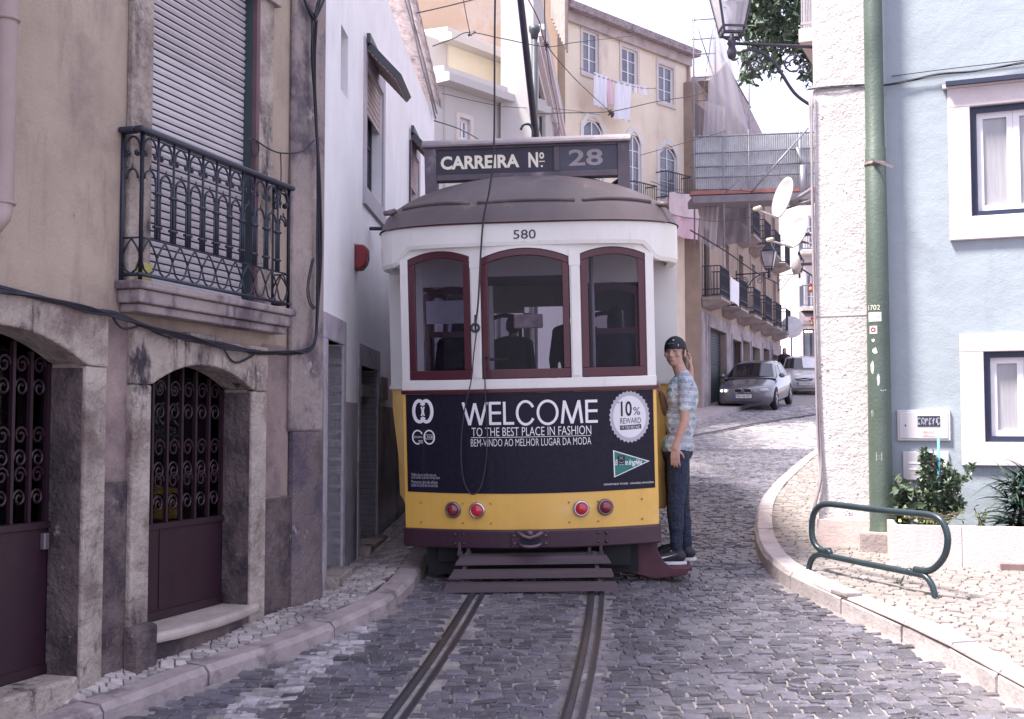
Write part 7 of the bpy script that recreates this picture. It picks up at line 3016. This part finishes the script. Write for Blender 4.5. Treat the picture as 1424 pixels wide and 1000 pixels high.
def shirt_mat():
    m = M('striped_floral_tshirt', (.44, .49, .54), .85, .12, 25, .25, 30, bump2=.7, b2scale=10)
    nt = m.node_tree; N, L = nt.nodes, nt.links
    b = N['Principled BSDF']
    src = b.inputs['Base Color'].links[0].from_socket
    tc = N.new('ShaderNodeTexCoord')
    wv = N.new('ShaderNodeTexWave'); wv.wave_type = 'BANDS'; wv.bands_direction = 'Z'
    wv.inputs['Scale'].default_value = 5.2; wv.inputs['Distortion'].default_value = 1.2; wv.inputs['Detail'].default_value = 2; wv.inputs['Detail Scale'].default_value = 2
    L.new(tc.outputs['Object'], wv.inputs['Vector'])
    cr = N.new('ShaderNodeValToRGB')
    cr.color_ramp.elements[0].position = .42; cr.color_ramp.elements[1].position = .58
    L.new(wv.outputs['Fac'], cr.inputs['Fac'])
    mx_ = N.new('ShaderNodeMix'); mx_.data_type = 'RGBA'
    mx_.inputs['B'].default_value = (.31, .345, .43, 1)
    L.new(cr.outputs['Color'], mx_.inputs['Factor']); L.new(src, mx_.inputs['A'])
    cur = mx_.outputs['Result']
    for col, sc, lo, hi, off in (((.55, .57, .60), 16, .57, .62, 3), ((.62, .22, .18), 10, .66, .69, 9), ((.12, .30, .28), 17, .62, .65, 17), ((.16, .18, .30), 14, .62, .66, 31)):
        n = N.new('ShaderNodeTexNoise'); n.inputs['Scale'].default_value = sc; n.inputs['Detail'].default_value = 3
        mp_ = N.new('ShaderNodeMapping'); mp_.inputs['Location'].default_value = (off, off * .7, off * .3)
        L.new(tc.outputs['Object'], mp_.inputs['Vector']); L.new(mp_.outputs['Vector'], n.inputs['Vector'])
        mr = N.new('ShaderNodeMapRange'); mr.inputs['From Min'].default_value = lo; mr.inputs['From Max'].default_value = hi
        L.new(n.outputs['Fac'], mr.inputs['Value'])
        m3 = N.new('ShaderNodeMix'); m3.data_type = 'RGBA'; m3.inputs['B'].default_value = (*col, 1)
        L.new(mr.outputs['Result'], m3.inputs['Factor']); L.new(cur, m3.inputs['A'])
        cur = m3.outputs['Result']
    L.new(cur, b.inputs['Base Color'])
    return m


def figure(label, loc, rot, J, top_mat, leg_mat, shoe_mat, vox=.0075, face=True, hair='short', sleeve=.5, cap=None, scale=1.0, group=None, hands=None, sole=None):
    """J: joint dictionary in local coordinates"""
    t = thing('person', label, 'person', loc, rot, group)
    t.scale = (scale,) * 3
    B = basis(J['look'])
    b = MB()
    hs = J.get('hs', 1.0)
    L = head(b, J['head'], B, hs)
    hc = V(J['head'])
    b.cap(V(J['neck']) - V((0, 0, .03)), hc + B @ V((0, -.015, -.06)), .056, .050, 14)
    # trunk under the clothes
    def lerp(a, c, q): return V(a).lerp(V(c), q)
    pel, ch, nk = V(J['pelvis']), V(J['chest']), V(J['neck'])
    Bc = basis(J['face_dir'])
    b.ell(ch, (.155, .10, .17), Bc); b.ell(pel, (.15, .105, .13), Bc); b.ell(lerp(pel, ch, .5), (.135, .09, .16), Bc)
    for sd in ('l', 'r'):
        sh, el, wr_ = V(J['sh_' + sd]), V(J['el_' + sd]), V(J['wr_' + sd])
        b.cap(lerp(sh, nk, .55), sh, .055, .052)
        b.cap(sh, el, .050, .038); b.cap(lerp(sh, el, .25), lerp(sh, el, .7), .046, .043)
        b.cap(el, wr_, .037, .025); b.cap(lerp(el, wr_, .1), lerp(el, wr_, .5), .039, .034)
        hd = J['hand_' + sd]
        hand(b, wr_, hd[0], hd[1], .92, hd[2])
        hp, kn, an = V(J['hip_' + sd]), V(J['kn_' + sd]), V(J['an_' + sd])
        b.cap(hp, kn, .075, .048); b.cap(kn, an, .048, .034)
        b.cap(an, V(J['toe_' + sd]) - V((0, 0, .012)), .034, .014)
    body = remesh(b, 'body', J.get('skin', m_skin), t, vox if not face else .0055, 3)
    if face: face_bits(t, L, B, hs)
    # shirt
    s = MB()
    s.ell(ch + V((0, 0, .02)), (.178, .118, .19), Bc, 20, 14)
    s.ell(lerp(pel, ch, .55), (.162, .112, .20), Bc, 20, 14)
    s.ell(pel + V((0, 0, .04)), (.172, .124, .12), Bc, 20, 14)
    s.cap(nk - V((0, 0, .055)), nk - V((0, 0, .012)), .085, .066, 14)
    for sd in ('l', 'r'):
        sh, el, wr_ = V(J['sh_' + sd]), V(J['el_' + sd]), V(J['wr_' + sd])
        s.cap(lerp(sh, nk, .6), sh, .068, .066)
        q = min(1, sleeve * 2) if sleeve > .5 else sleeve * 1.25
        e_ = lerp(sh, el, q)
        s.cap(sh, e_, .064, .056 if sleeve < .6 else .05)
        if sleeve > .6: s.cap(el, lerp(el, wr_, .95), .050, .036)
    remesh(s, 'tshirt' if sleeve < .6 else 'jacket', top_mat, t, vox, 3)
    # trousers
    s = MB()
    s.ell(pel, (.160, .116, .115), Bc, 18, 12)
    for sd in ('l', 'r'):
        hp, kn, an = V(J['hip_' + sd]), V(J['kn_' + sd]), V(J['an_' + sd])
        s.cap(hp, kn, .092, .066); s.cap(lerp(hp, kn, .1), lerp(hp, kn, .5), .094, .083)
        s.cap(kn, an + V((0, 0, .02)), .066, .050); s.cap(lerp(kn, an, .1), lerp(kn, an, .5), .066, .062)
    remesh(s, 'trousers', leg_mat, t, vox, 3)
    for sd in ('l', 'r'):
        an, toe = V(J['an_' + sd]), V(J['toe_' + sd])
        f = (toe - an); f.z = 0; f.normalize()
        Bf = basis(f)
        s = MB()
        base = V((an.x, an.y, toe.z))
        s.ell(base + f * -.02 + V((0, 0, .035)), (.045, .06, .05), Bf, 12, 8)
        s.cap(base + f * -.01 + V((0, 0, .05)), base + f * .13 + V((0, 0, .022)), .047, .036, 12)
        s.ell(base + f * .155 + V((0, 0, .010)), (.042, .05, .028), Bf, 12, 8)
        s.cap(an + V((0, 0, .0)), an + V((0, 0, .03)), .046, .046, 12)
        sh_o = remesh(s, 'shoe', shoe_mat, t, .006, 2)
        if sole:
            q = MB()
            n = 18
            pr = []
            for k in range(n):
                a = 2 * PI * k / n
                pr.append((math.cos(a) * (.044 if math.sin(a) < 0 else .046), .06 + math.sin(a) * .145))
            q.prism(pr, lambda a_, b_: base + Bf @ V((a_, b_, 0)) + V((0, 0, -.028)), lambda a_, b_: base + Bf @ V((a_, b_, 0)) + V((0, 0, -.004)))
            q.build('sole', sole, sh_o)
    # hair / cap
    s = MB()
    if cap:
        for (r_, fs) in ((0, 0),):
            prof = []
        # backward cap: shell over the skull, opening with strap over the forehead, brim at the back
        nu, nv = 26, 9
        vs, fs_ = [], []
        for j in range(nv + 1):
            th = (PI * .53) * j / nv
            for k in range(nu):
                ph = 2 * PI * k / nu
                v = V((math.sin(th) * math.cos(ph) * .083, math.sin(th) * math.sin(ph) * .107, math.cos(th) * .094))
                if j == nv: v *= 1.02
                vs.append(L(v.x, v.y - .010, v.z + .029))
        for j in range(nv):
            for k in range(nu):
                l = (k + 1) % nu
                fs_.append((j * nu + k, (j + 1) * nu + k, (j + 1) * nu + l, j * nu + l))
        s.add(vs, fs_)
        c_ = s.build('cap', cap, t, True)
        sm_ = c_.modifiers.new('sol', 'SOLIDIFY'); sm_.thickness = .004
        q = MB()
        br = [(math.cos(a) * .072, -.075 - math.sin(a) * .085) for a in lin(0, PI, 12)]
        q.prism(br + [(-.05, -.06), (.05, -.06)], lambda a_, b_: L(a_, b_, .020 + (b_ + .07) * .35), lambda a_, b_: L(a_, b_, .014 + (b_ + .07) * .35))
        q.build('brim', cap, c_)
        q = MB()
        q.cap(L(-.022, .094, .060), L(.022, .094, .060), .006, .006, 6)
        q.build('strap', M('cap_strap', (.10, .09, .10), .6), c_, True)
        q = MB(); q.ell(L(-.055, .082, .048), (.003, .003, .011), B, 6, 4); q.ell(L(-.018, .088, .088), (.009, .004, .005), B, 6, 4)
        q.build('cap_badge', m_txt, c_, True)
        s = MB()
        s.ell(L(0, -.035, -.010), (.082, .080, .064), B, 16, 10)
        for k in (-1, 1): s.cap(L(k * .074, .010, .020), L(k * .072, .016, -.022), .011, .007, 6)
        s.build('hair', m_hair, t, True)
    else:
        s.ell(L(0, -.022, .042), (.082, .098, .090), B, 16, 12)
        if hair == 'long':
            s.ell(L(0, -.05, -.06), (.085, .07, .15), B, 14, 10)
        else:
            s.ell(L(0, -.045, -.005), (.079, .075, .075), B, 14, 10)
        s.build('hair', J.get('hairmat', m_hair), t, True)
    return t


m_jeans = M('dark_jeans', (.016, .024, .055), .8, .25, 14, .35, 45, bump2=.8, b2scale=11, stains=[((.03, .042, .075), 7, .55, .8, (1, 1, .4))])
m_shoe = M('black_trainer', (.022, .02, .03), .6, .25, 30, .2, 80)
m_sole = M('white_sole', (.62, .60, .62), .6)
m_cap = M('navy_cap', (.010, .011, .024), .7, .2, 30, .15, 90)
# hitchhiker standing on the rear step, holding the tram, looking back
SC = 171.0
HY = 10.08
foot = P(937, 783, HY)
def J_(px, py, y): return ((px - 937) / SC, y, (783 - py) / SC)
J = dict(hs=1.07,
    look=(-.45, -.89, -.03), face_dir=(-.80, .60, 0),
    head=J_(941, 487, 0), neck=J_(952, 520, .0), chest=J_(951, 553, .0), pelvis=J_(944, 626, .0),
    sh_l=J_(953, 534, -.16), el_l=J_(948, 586, -.23), wr_l=J_(934, 622, -.25), hand_l=((.02, -.02, -1), (.3, .9, 0), .25),
    sh_r=J_(952, 534, .15), el_r=J_(932, 572, .16), wr_r=J_(922, 546, .06), hand_r=((-.25, -.2, .9), (-.9, .1, -.2), .9),
    hip_l=J_(943, 637, -.085), kn_l=J_(938, 703, -.10), an_l=J_(939, 764, -.09), toe_l=J_(912, 778, -.11),
    hip_r=J_(946, 637, .085), kn_r=J_(951, 704, .09), an_r=J_(957, 762, .10), toe_r=J_(938, 776, .13))
hk = figure('young man in a striped floral t-shirt and backward cap hanging on to the tram step', foot, 0, J, shirt_mat(), m_jeans, m_shoe, cap=m_cap, sole=m_sole)
# white tick on the near shoe
shoe_base = V(J['an_l'])
q = MB()
tk = [(912, 770), (914, 774.5), (918, 774.5), (940, 767.5), (925, 771), (917, 772), (914, 770)]
pts = [V(J_(a, b, -.147)) for a, b in tk]
q.add(pts + [p + V((0, .02, 0)) for p in pts], [tuple(range(len(tk))), tuple(range(2 * len(tk) - 1, len(tk) - 1, -1))])
q.build('shoe_tick', m_sole, [c for c in hk.children if c.name.startswith('shoe')][0])
# a second rider hidden behind him: only a raised hand shows
S2 = 166.0
foot2 = P(941, 776, 10.62)
def J2(px, py, y): return ((px - 941) / S2 * 1.0, y, (776 - py) / S2)
J = dict(
    look=(-.9, .4, 0), face_dir=(-1, .1, 0),
    head=J2(938, 500, 0), neck=J2(946, 527, 0), chest=J2(944, 560, 0), pelvis=J2(938, 628, 0),
    sh_l=J2(948, 541, -.13), el_l=J2(956, 552, -.26), wr_l=J2(957, 505, -.25), hand_l=((.0, .05, 1), (-.9, .2, 0), .7),
    sh_r=J2(944, 541, .14), el_r=J2(932, 575, .2), wr_r=J2(918, 550, .1), hand_r=((-.2, 0, .9), (-.9, 0, 0), .9),
    hip_l=J2(938, 640, -.08), kn_l=J2(936, 702, -.08), an_l=J2(940, 757, -.07), toe_l=J2(918, 769, -.08),
    hip_r=J2(940, 640, .08), kn_r=J2(940, 702, .08), an_r=J2(944, 757, .08), toe_r=J2(922, 769, .09))
figure('second rider behind the young man, only a raised bare hand showing', foot2, 0, J, M('dark_tee', (.03, .03, .04), .9), m_jeans, m_shoe, vox=.009, face=False)

# passengers inside the tram (tram-local standing figures)
def standing(look=(0, 1, 0), arm=0.0):
    return dict(look=look, face_dir=(0, 1, 0), head=(0, .02, 1.62), neck=(0, 0, 1.47), chest=(0, 0, 1.28), pelvis=(0, 0, .95),
                sh_r=(.18, 0, 1.42), el_r=(.23, .0 + arm * .1, 1.14), wr_r=(.22, .10 + arm * .2, .92 + arm * .35), hand_r=((0, .1 + arm, -1 + arm), (0, 1, 0), .4),
                sh_l=(-.18, 0, 1.42), el_l=(-.23, 0, 1.14), wr_l=(-.22, .10, .92), hand_l=((0, .1, -1), (0, 1, 0), .4),
                hip_r=(.09, 0, .90), kn_r=(.10, .02, .49), an_r=(.10, 0, .09), toe_r=(.11, .17, .03),
                hip_l=(-.09, 0, .90), kn_l=(-.10, .02, .49), an_l=(-.10, 0, .09), toe_l=(-.11, .17, .03))
for (u, v, lab, jk, col, hr, sc_) in ((.34, 1.75, 'dark clothed passenger seen through the centre rear window, standing at the right', .6, (.035, .03, .045), 'short', .90),
                                 (-.30, 2.6, 'passenger in grey seen low through the centre rear window', 0, (.10, .09, .11), 'short', .84),
                                 (-.72, 1.55, 'passenger behind the left rear window of the tram', 0, (.07, .05, .06), 'long', .84),
                                 (.70, 1.75, 'passenger in blue behind the right rear window of the tram', 0, (.10, .12, .16), 'long', .86)):
    p = TM @ V((u, v, .74))
    figure(lab, p, -YAW, standing(arm=jk), M('coat_' + lab[:9].replace(' ', '_') + str(int(u * 100)), col, .9), m_jeans, m_shoe, vox=.014, face=False, hair=hr, sleeve=.9, scale=sc_)
# pedestrian far up the street
g = P(1091, 505, 49.0)
J = standing((-.2, -1, 0), .9)
J['face_dir'] = (0, -1, 0)
for k in list(J):
    if k in ('look', 'face_dir') or k.startswith('hand'): continue
    x, y, z = J[k]; J[k] = (x, -y, z)
figure('dark clothed pedestrian with long hair standing beyond the parked grey car', (g.x, 49.0, zr(49)), 0, J, M('ped_coat', (.02, .018, .03), .9), m_jeans, m_shoe, vox=.014, face=False, hair='long', sleeve=.9)
pp = P(1098, 508, 48.6)
cl_ = cloth('white_bag', 'white bag held by the pedestrian beyond the parked car', 'bag', [V((pp.x - .1, 48.65, pp.z + .22)), V((pp.x + .16, 48.65, pp.z + .26)), V((pp.x + .14, 48.62, pp.z - .14)), V((pp.x - .12, 48.62, pp.z - .2))], m_cl_white, .03, seed=33, n=6)

# ================================================================== CARS
def car(label, loc, yaw, paint, kind, plate, reflect=False):
    """front faces local -y"""
    t = thing('parked_car' if kind == 'hatch' else 'silver_car', label, 'car', loc, yaw)
    if kind == 'hatch':
        st = [(0.0, .60, .30, .50, .60), (.06, .74, .22, .55, .66), (.22, .83, .18, .60, .71), (.55, .875, .17, .66, .78), (1.0, .885, .17, .74, .87), (1.25, .885, .17, .80, .93), (2.2, .89, .17, .84, .96), (3.3, .885, .17, .88, .99), (3.85, .86, .2, .90, 1.0), (4.1, .80, .28, .86, .95), (4.2, .70, .36, .80, .86)]
        gh = [(1.15, .80, .93, .90), (1.95, .62, 1.38, .93), (2.5, .61, 1.43, .95), (3.2, .60, 1.40, .97), (3.75, .66, 1.15, .99), (4.02, .74, .98, .97)]
    else:
        st = [(0.0, .60, .28, .50, .62), (.08, .76, .2, .54, .68), (.3, .83, .17, .60, .74), (.6, .85, .16, .66, .80), (1.05, .855, .16, .74, .88), (1.3, .855, .16, .80, .93), (2.2, .86, .16, .84, .95), (3.3, .855, .16, .86, .96), (3.9, .82, .2, .86, .96), (4.15, .70, .34, .8, .86)]
        gh = [(1.15, .77, .92, .90), (1.85, .60, 1.36, .92), (2.4, .59, 1.41, .93), (3.2, .58, 1.38, .95), (3.8, .66, 1.08, .96), (4.0, .72, .96, .95)]
    mb = MB()
    vs, fs = [], []
    for (y, w_, zb, zs_, zt) in st:
        half = [(w_ * .90, zb), (w_ * .985, zb + .10), (w_, (zb + zs_) / 2), (w_ * .985, zs_), (w_ * .93, zs_ + (zt - zs_) * .62), (w_ * .72, zt), (w_ * .36, zt + .022), (0, zt + .03)]
        full = half + [(-a, b) for a, b in half[::-1][1:]]
        for (a, b) in full:
            yy = y + (.10 * (abs(a) / w_) ** 2 * (1 if y < .5 else 0))
            vs.append((a, yy, b))
    m = 15
    for i in range(len(st) - 1):
        for k in range(m - 1):
            fs.append((i * m + k, i * m + k + 1, (i + 1) * m + k + 1, (i + 1) * m + k))
        fs.append((i * m + m - 1, i * m, (i + 1) * m, (i + 1) * m + m - 1))
    fs.append(tuple(range(m))); fs.append(tuple((len(st) - 1) * m + k for k in range(m))[::-1])
    mb.add(vs, fs)
    body = mb.build('body', paint, t, True)
    # greenhouse
    mb = MB()
    vs, fs = [], []
    for (y, w_, zt, zb) in gh:
        wb2 = .80 if kind == 'hatch' else .77
        bel = .93
        vs += [(wb2, y, zb - .05), (w_ + .02, y, max(zb, zt - .06)), (w_ * .8, y, zt), (0, y, zt + .025), (-w_ * .8, y, zt), (-w_ - .02, y, max(zb, zt - .06)), (-wb2, y, zb - .05)]
    for i in range(len(gh) - 1):
        for k in range(6): fs.append((i * 7 + k, i * 7 + k + 1, (i + 1) * 7 + k + 1, (i + 1) * 7 + k))
    mb.add(vs, fs)
    mb.build('cabin', paint, body, True)
    a, b = gh[0], gh[1]
    gm_ = M('car_glass', (.012, .013, .02), .06, .1, 3, spec=.9)
    def q(pts, name, mat, off=(0, 0, 0)):
        mb = MB()
        o = V(off)
        mb.add([V(p) + o for p in pts], [tuple(range(len(pts)))])
        return mb.build(name, mat, t, fix=False)
    n = V((0, -.55, .83)) * .012
    wsp = []
    for tt in (0.06, .93):
        y = a[0] + (b[0] - a[0]) * tt; z = a[2] + .01 + (b[2] - a[2]) * tt; w_ = .74 + (.55 - .74) * tt
        row = [(-w_, y + .04, z - .01), (-w_ * .5, y, z + .015), (0, y - .01, z + .022), (w_ * .5, y, z + .015), (w_, y + .04, z - .01)]
        wsp.append(row)
    mb = MB()
    mb.add([V(p) + n for p in wsp[0] + wsp[1]], [(0, 1, 6, 5), (1, 2, 7, 6), (2, 3, 8, 7), (3, 4, 9, 8)])
    ws = mb.build('windscreen', gm_, t, True, fix=False)
    if reflect:
        mb = MB()
        n2 = n * 1.5
        pr = [V(wsp[0][2]).lerp(V(wsp[0][3]), .05), V(wsp[0][3]), V(wsp[0][4]), V(wsp[1][4]), V(wsp[1][3]), V(wsp[1][2]).lerp(V(wsp[1][3]), .05)]
        mb.add([p + n2 for p in pr], [(0, 1, 4, 5), (1, 2, 3, 4)])
        mb.build('windscreen_reflection', M('painted_reflection', (.72, .70, .74), .5), ws, fix=False)  # bright reflection on the windscreen, painted as a pale panel
    for sg in (-1, 1):
        def P2(y, hi):
            # side glass line
            for i in range(len(gh) - 1):
                if gh[i][0] <= y <= gh[i + 1][0]:
                    k = (y - gh[i][0]) / (gh[i + 1][0] - gh[i][0])
                    w_ = gh[i][1] + (gh[i + 1][1] - gh[i][1]) * k; zt = gh[i][2] + (gh[i + 1][2] - gh[i][2]) * k; zb = gh[i][3] + (gh[i + 1][3] - gh[i][3]) * k
            wb2 = .80 if kind == 'hatch' else .77
            A_, B_ = V((wb2, y, zb - .05)), V((w_ + .02, y, max(zb, zt - .06)))
            p = A_.lerp(B_, hi)
            return V((sg * (p.x + .008), p.y, p.z))
        for (y0, y1, y2, y3) in ((1.45, 2.25, 2.25, 1.95), (2.33, 3.25, 3.15, 2.33)):
            q([P2(y0, .25), P2(y1, .25), P2(y2, .92), P2(y3, .92)], 'side_window', gm_)
        # mirror
        mb = MB(); mb.ell((sg * .95, 1.42, 1.0), (.10, .06, .075), None, 12, 8); mb.build('wing_mirror', paint, t, True)
        # headlight
        mb = MB()
        c_ = V((sg * .60, .115, .60 if kind == 'hatch' else .60))
        mb.ell(c_, (.17, .09, .065), Matrix.Rotation(sg * .42, 3, 'Z') , 16, 8)
        hl = mb.build('headlight', M('headlight_shell', (.45, .44, .48), .12, .1, 6, coat=.8), t, True)
        mb = MB()
        for dx in (-.07, .06):
            mb.ell(c_ + V((dx, -.055 + .05 * (dx > 0) * sg, .0)), (.05, .03, .045), None, 10, 6)
        mb.build('lamp_lens', M('lamp_lens', (.85, .84, .86), .1, coat=.8, emit=(1, .97, .92), estr=.8), hl, True)  # glint on the lens, put in as a weak glow
        for yw in (.80, 3.42):
            c_ = V((sg * .80, yw, .305))
            MB().lathe([(.36, -.06), (.36, .082)], c_ + V((sg * .0, 0, .01)), (sg, 0, 0), 24).build('wheel_arch', m_under, t, True)
            w_ = MB().lathe([(.20, -.09), (.29, -.09), (.305, -.06), (.305, .06), (.29, .088), (.20, .088)], c_, (sg, 0, 0), 26).build('wheel', M('tyre', (.018, .017, .02), .8), t, True)
            r_ = MB()
            r_.lathe([(.205, .04), (.205, .09), (.19, .092), (.185, .05)], c_, (sg, 0, 0), 24)
            for k in range(5):
                an = 2 * PI * k / 5
                d = V((0, math.cos(an), math.sin(an)))
                r_.bar(c_ + V((sg * .086, 0, 0)) + d * .02, c_ + V((sg * .08, 0, 0)) + d * .19, .05, .02, up=(1, 0, 0))
            r_.lathe([(.045, .07), (.04, .098)], c_, (sg, 0, 0), 12)
            r_.build('rim', m_chrome, w_)
    gr = M('grille_black', (.012, .012, .018), .4)
    if kind == 'hatch':
        for sg in (-1, 1):
            mb = MB()
            mb.prism([(sg * .03, .665), (sg * .24, .655), (sg * .27, .60), (sg * .24, .535), (sg * .05, .53), (sg * .03, .57)], lambda a_, b_: (a_, -.035 - .0 + .10 * (a_ / .6) ** 2, b_), lambda a_, b_: (a_, .10, b_))
            mb.build('grille', gr, t)
            mb = MB()
            mb.tube([(sg * .03, -.04, .66), (sg * .24, -.025, .655), (sg * .27, -.02, .60), (sg * .24, -.025, .535), (sg * .05, -.038, .53), (sg * .03, -.04, .57)], .010, 5, closed=True)
            mb.build('grille_rim', m_chrome, t, True)
        mb = MB(); mb.prism([(-.62, .345), (.62, .345), (.52, .25), (-.52, .25)], lambda a_, b_: (a_, -.012 + .16 * (a_ / .62) ** 2, b_), lambda a_, b_: (a_, .3, b_)); mb.build('air_intake', gr, t)
        zp = .43
    else:
        mb = MB(); mb.prism([(-.34, .64), (.34, .64), (.28, .56), (-.28, .56)], lambda a_, b_: (a_, -.02, b_), lambda a_, b_: (a_, .1, b_)); g_ = mb.build('grille', gr, t)
        mb = MB(); mb.tube(catmull([(-.34, -.03, .63), (-.15, -.03, .60), (0, -.035, .575), (.15, -.03, .60), (.34, -.03, .63)], 4), .016, 6); mb.build('grille_bar', m_chrome, g_, True)
        mb = MB(); mb.prism([(-.6, .33), (.6, .33), (.5, .24), (-.5, .24)], lambda a_, b_: (a_, -.006 + .16 * (a_ / .62) ** 2, b_), lambda a_, b_: (a_, .3, b_)); mb.build('air_intake', gr, t)
        zp = .43
    mb = MB(); mb.box(-.26, .26, -.052, -.02, zp - .055, zp + .055)
    pl = mb.build('number_plate', M('plate_white', (.66, .62, .62), .5), t, bevel=.004)
    mb = MB(); put_text(mb, plate, -.20, .22, zp - .035, zp + .035, lambda a_, b_: (a_, -.0535, b_)); mb.build('plate_text', m_txt_navy, pl, fix=False)
    mb = MB(); mb.box(-.26, -.215, -.0535, -.051, zp - .054, zp + .054); mb.build('plate_band', M('plate_blue', (.03, .08, .35), .5), pl)
    return t


a_c = R(22)
p = P(1034, 570, 37.4)
c1_ = car('grey metallic hatchback parked facing downhill with its headlights glinting', (p.x, 37.4, zr(37.6)), -a_c, M('grey_metallic', (.19, .185, .215), .2, .06, 20, metal=.45, coat=.7), 'hatch', '90-16-97')
c1_.rotation_euler = (math.atan(.08), 0, -a_c)
p = P(1119, 550, 46.5)
c2_ = car('silver car parked behind the grey hatchback, half hidden by the pilaster', (p.x, 46.5, zr(46.5)), -R(10), M('silver_metallic', (.56, .55, .58), .3, .05, 20, metal=.3, coat=.6), 'saloon', '35-97-QA', True)
c2_.rotation_euler = (math.atan(.08), 0, -R(10))
# ================================================================== LIGHT
w = bpy.data.worlds.new('World')
S.world = w
w.use_nodes = True
nt = w.node_tree
bg = nt.nodes['Background']
sky = nt.nodes.new('ShaderNodeTexSky')
sky.sky_type = 'NISHITA'
sky.sun_disc = False
SUN_EL, SUN_AZ = R(62), R(-112)      # azimuth measured from +Y towards +X
sky.sun_elevation = SUN_EL
sky.sun_rotation = SUN_AZ
sky.air_density = 1.0
sky.dust_density = 4.0
sky.ozone_density = 1.5
# bright thin cloud: the clear sky colour pulled towards an even milky white
mx = nt.nodes.new('ShaderNodeMix')
mx.data_type = 'RGBA'
mx.inputs['Factor'].default_value = .75
mx.inputs['B'].default_value = (4.05, 4.0, 5.1, 1)
nt.links.new(sky.outputs['Color'], mx.inputs['A'])
nt.links.new(mx.outputs['Result'], bg.inputs['Color'])
bg.inputs['Strength'].default_value = .15
sd = bpy.data.lights.new('sun', 'SUN')
sd.energy = 4.8
sd.angle = R(10)
sd.color = (1, .95, .88)
so = bpy.data.objects.new('sun', sd)
COL.objects.link(so)
sv = V((math.sin(SUN_AZ) * math.cos(SUN_EL), math.cos(SUN_AZ) * math.cos(SUN_EL), math.sin(SUN_EL)))
so.rotation_euler = sv.to_track_quat('Z', 'Y').to_euler()
so.location = (0, 0, 20)
S.view_settings.view_transform = 'Standard'
S.view_settings.look = 'None'
S.view_settings.exposure = 1.36
S.view_settings.gamma = 1
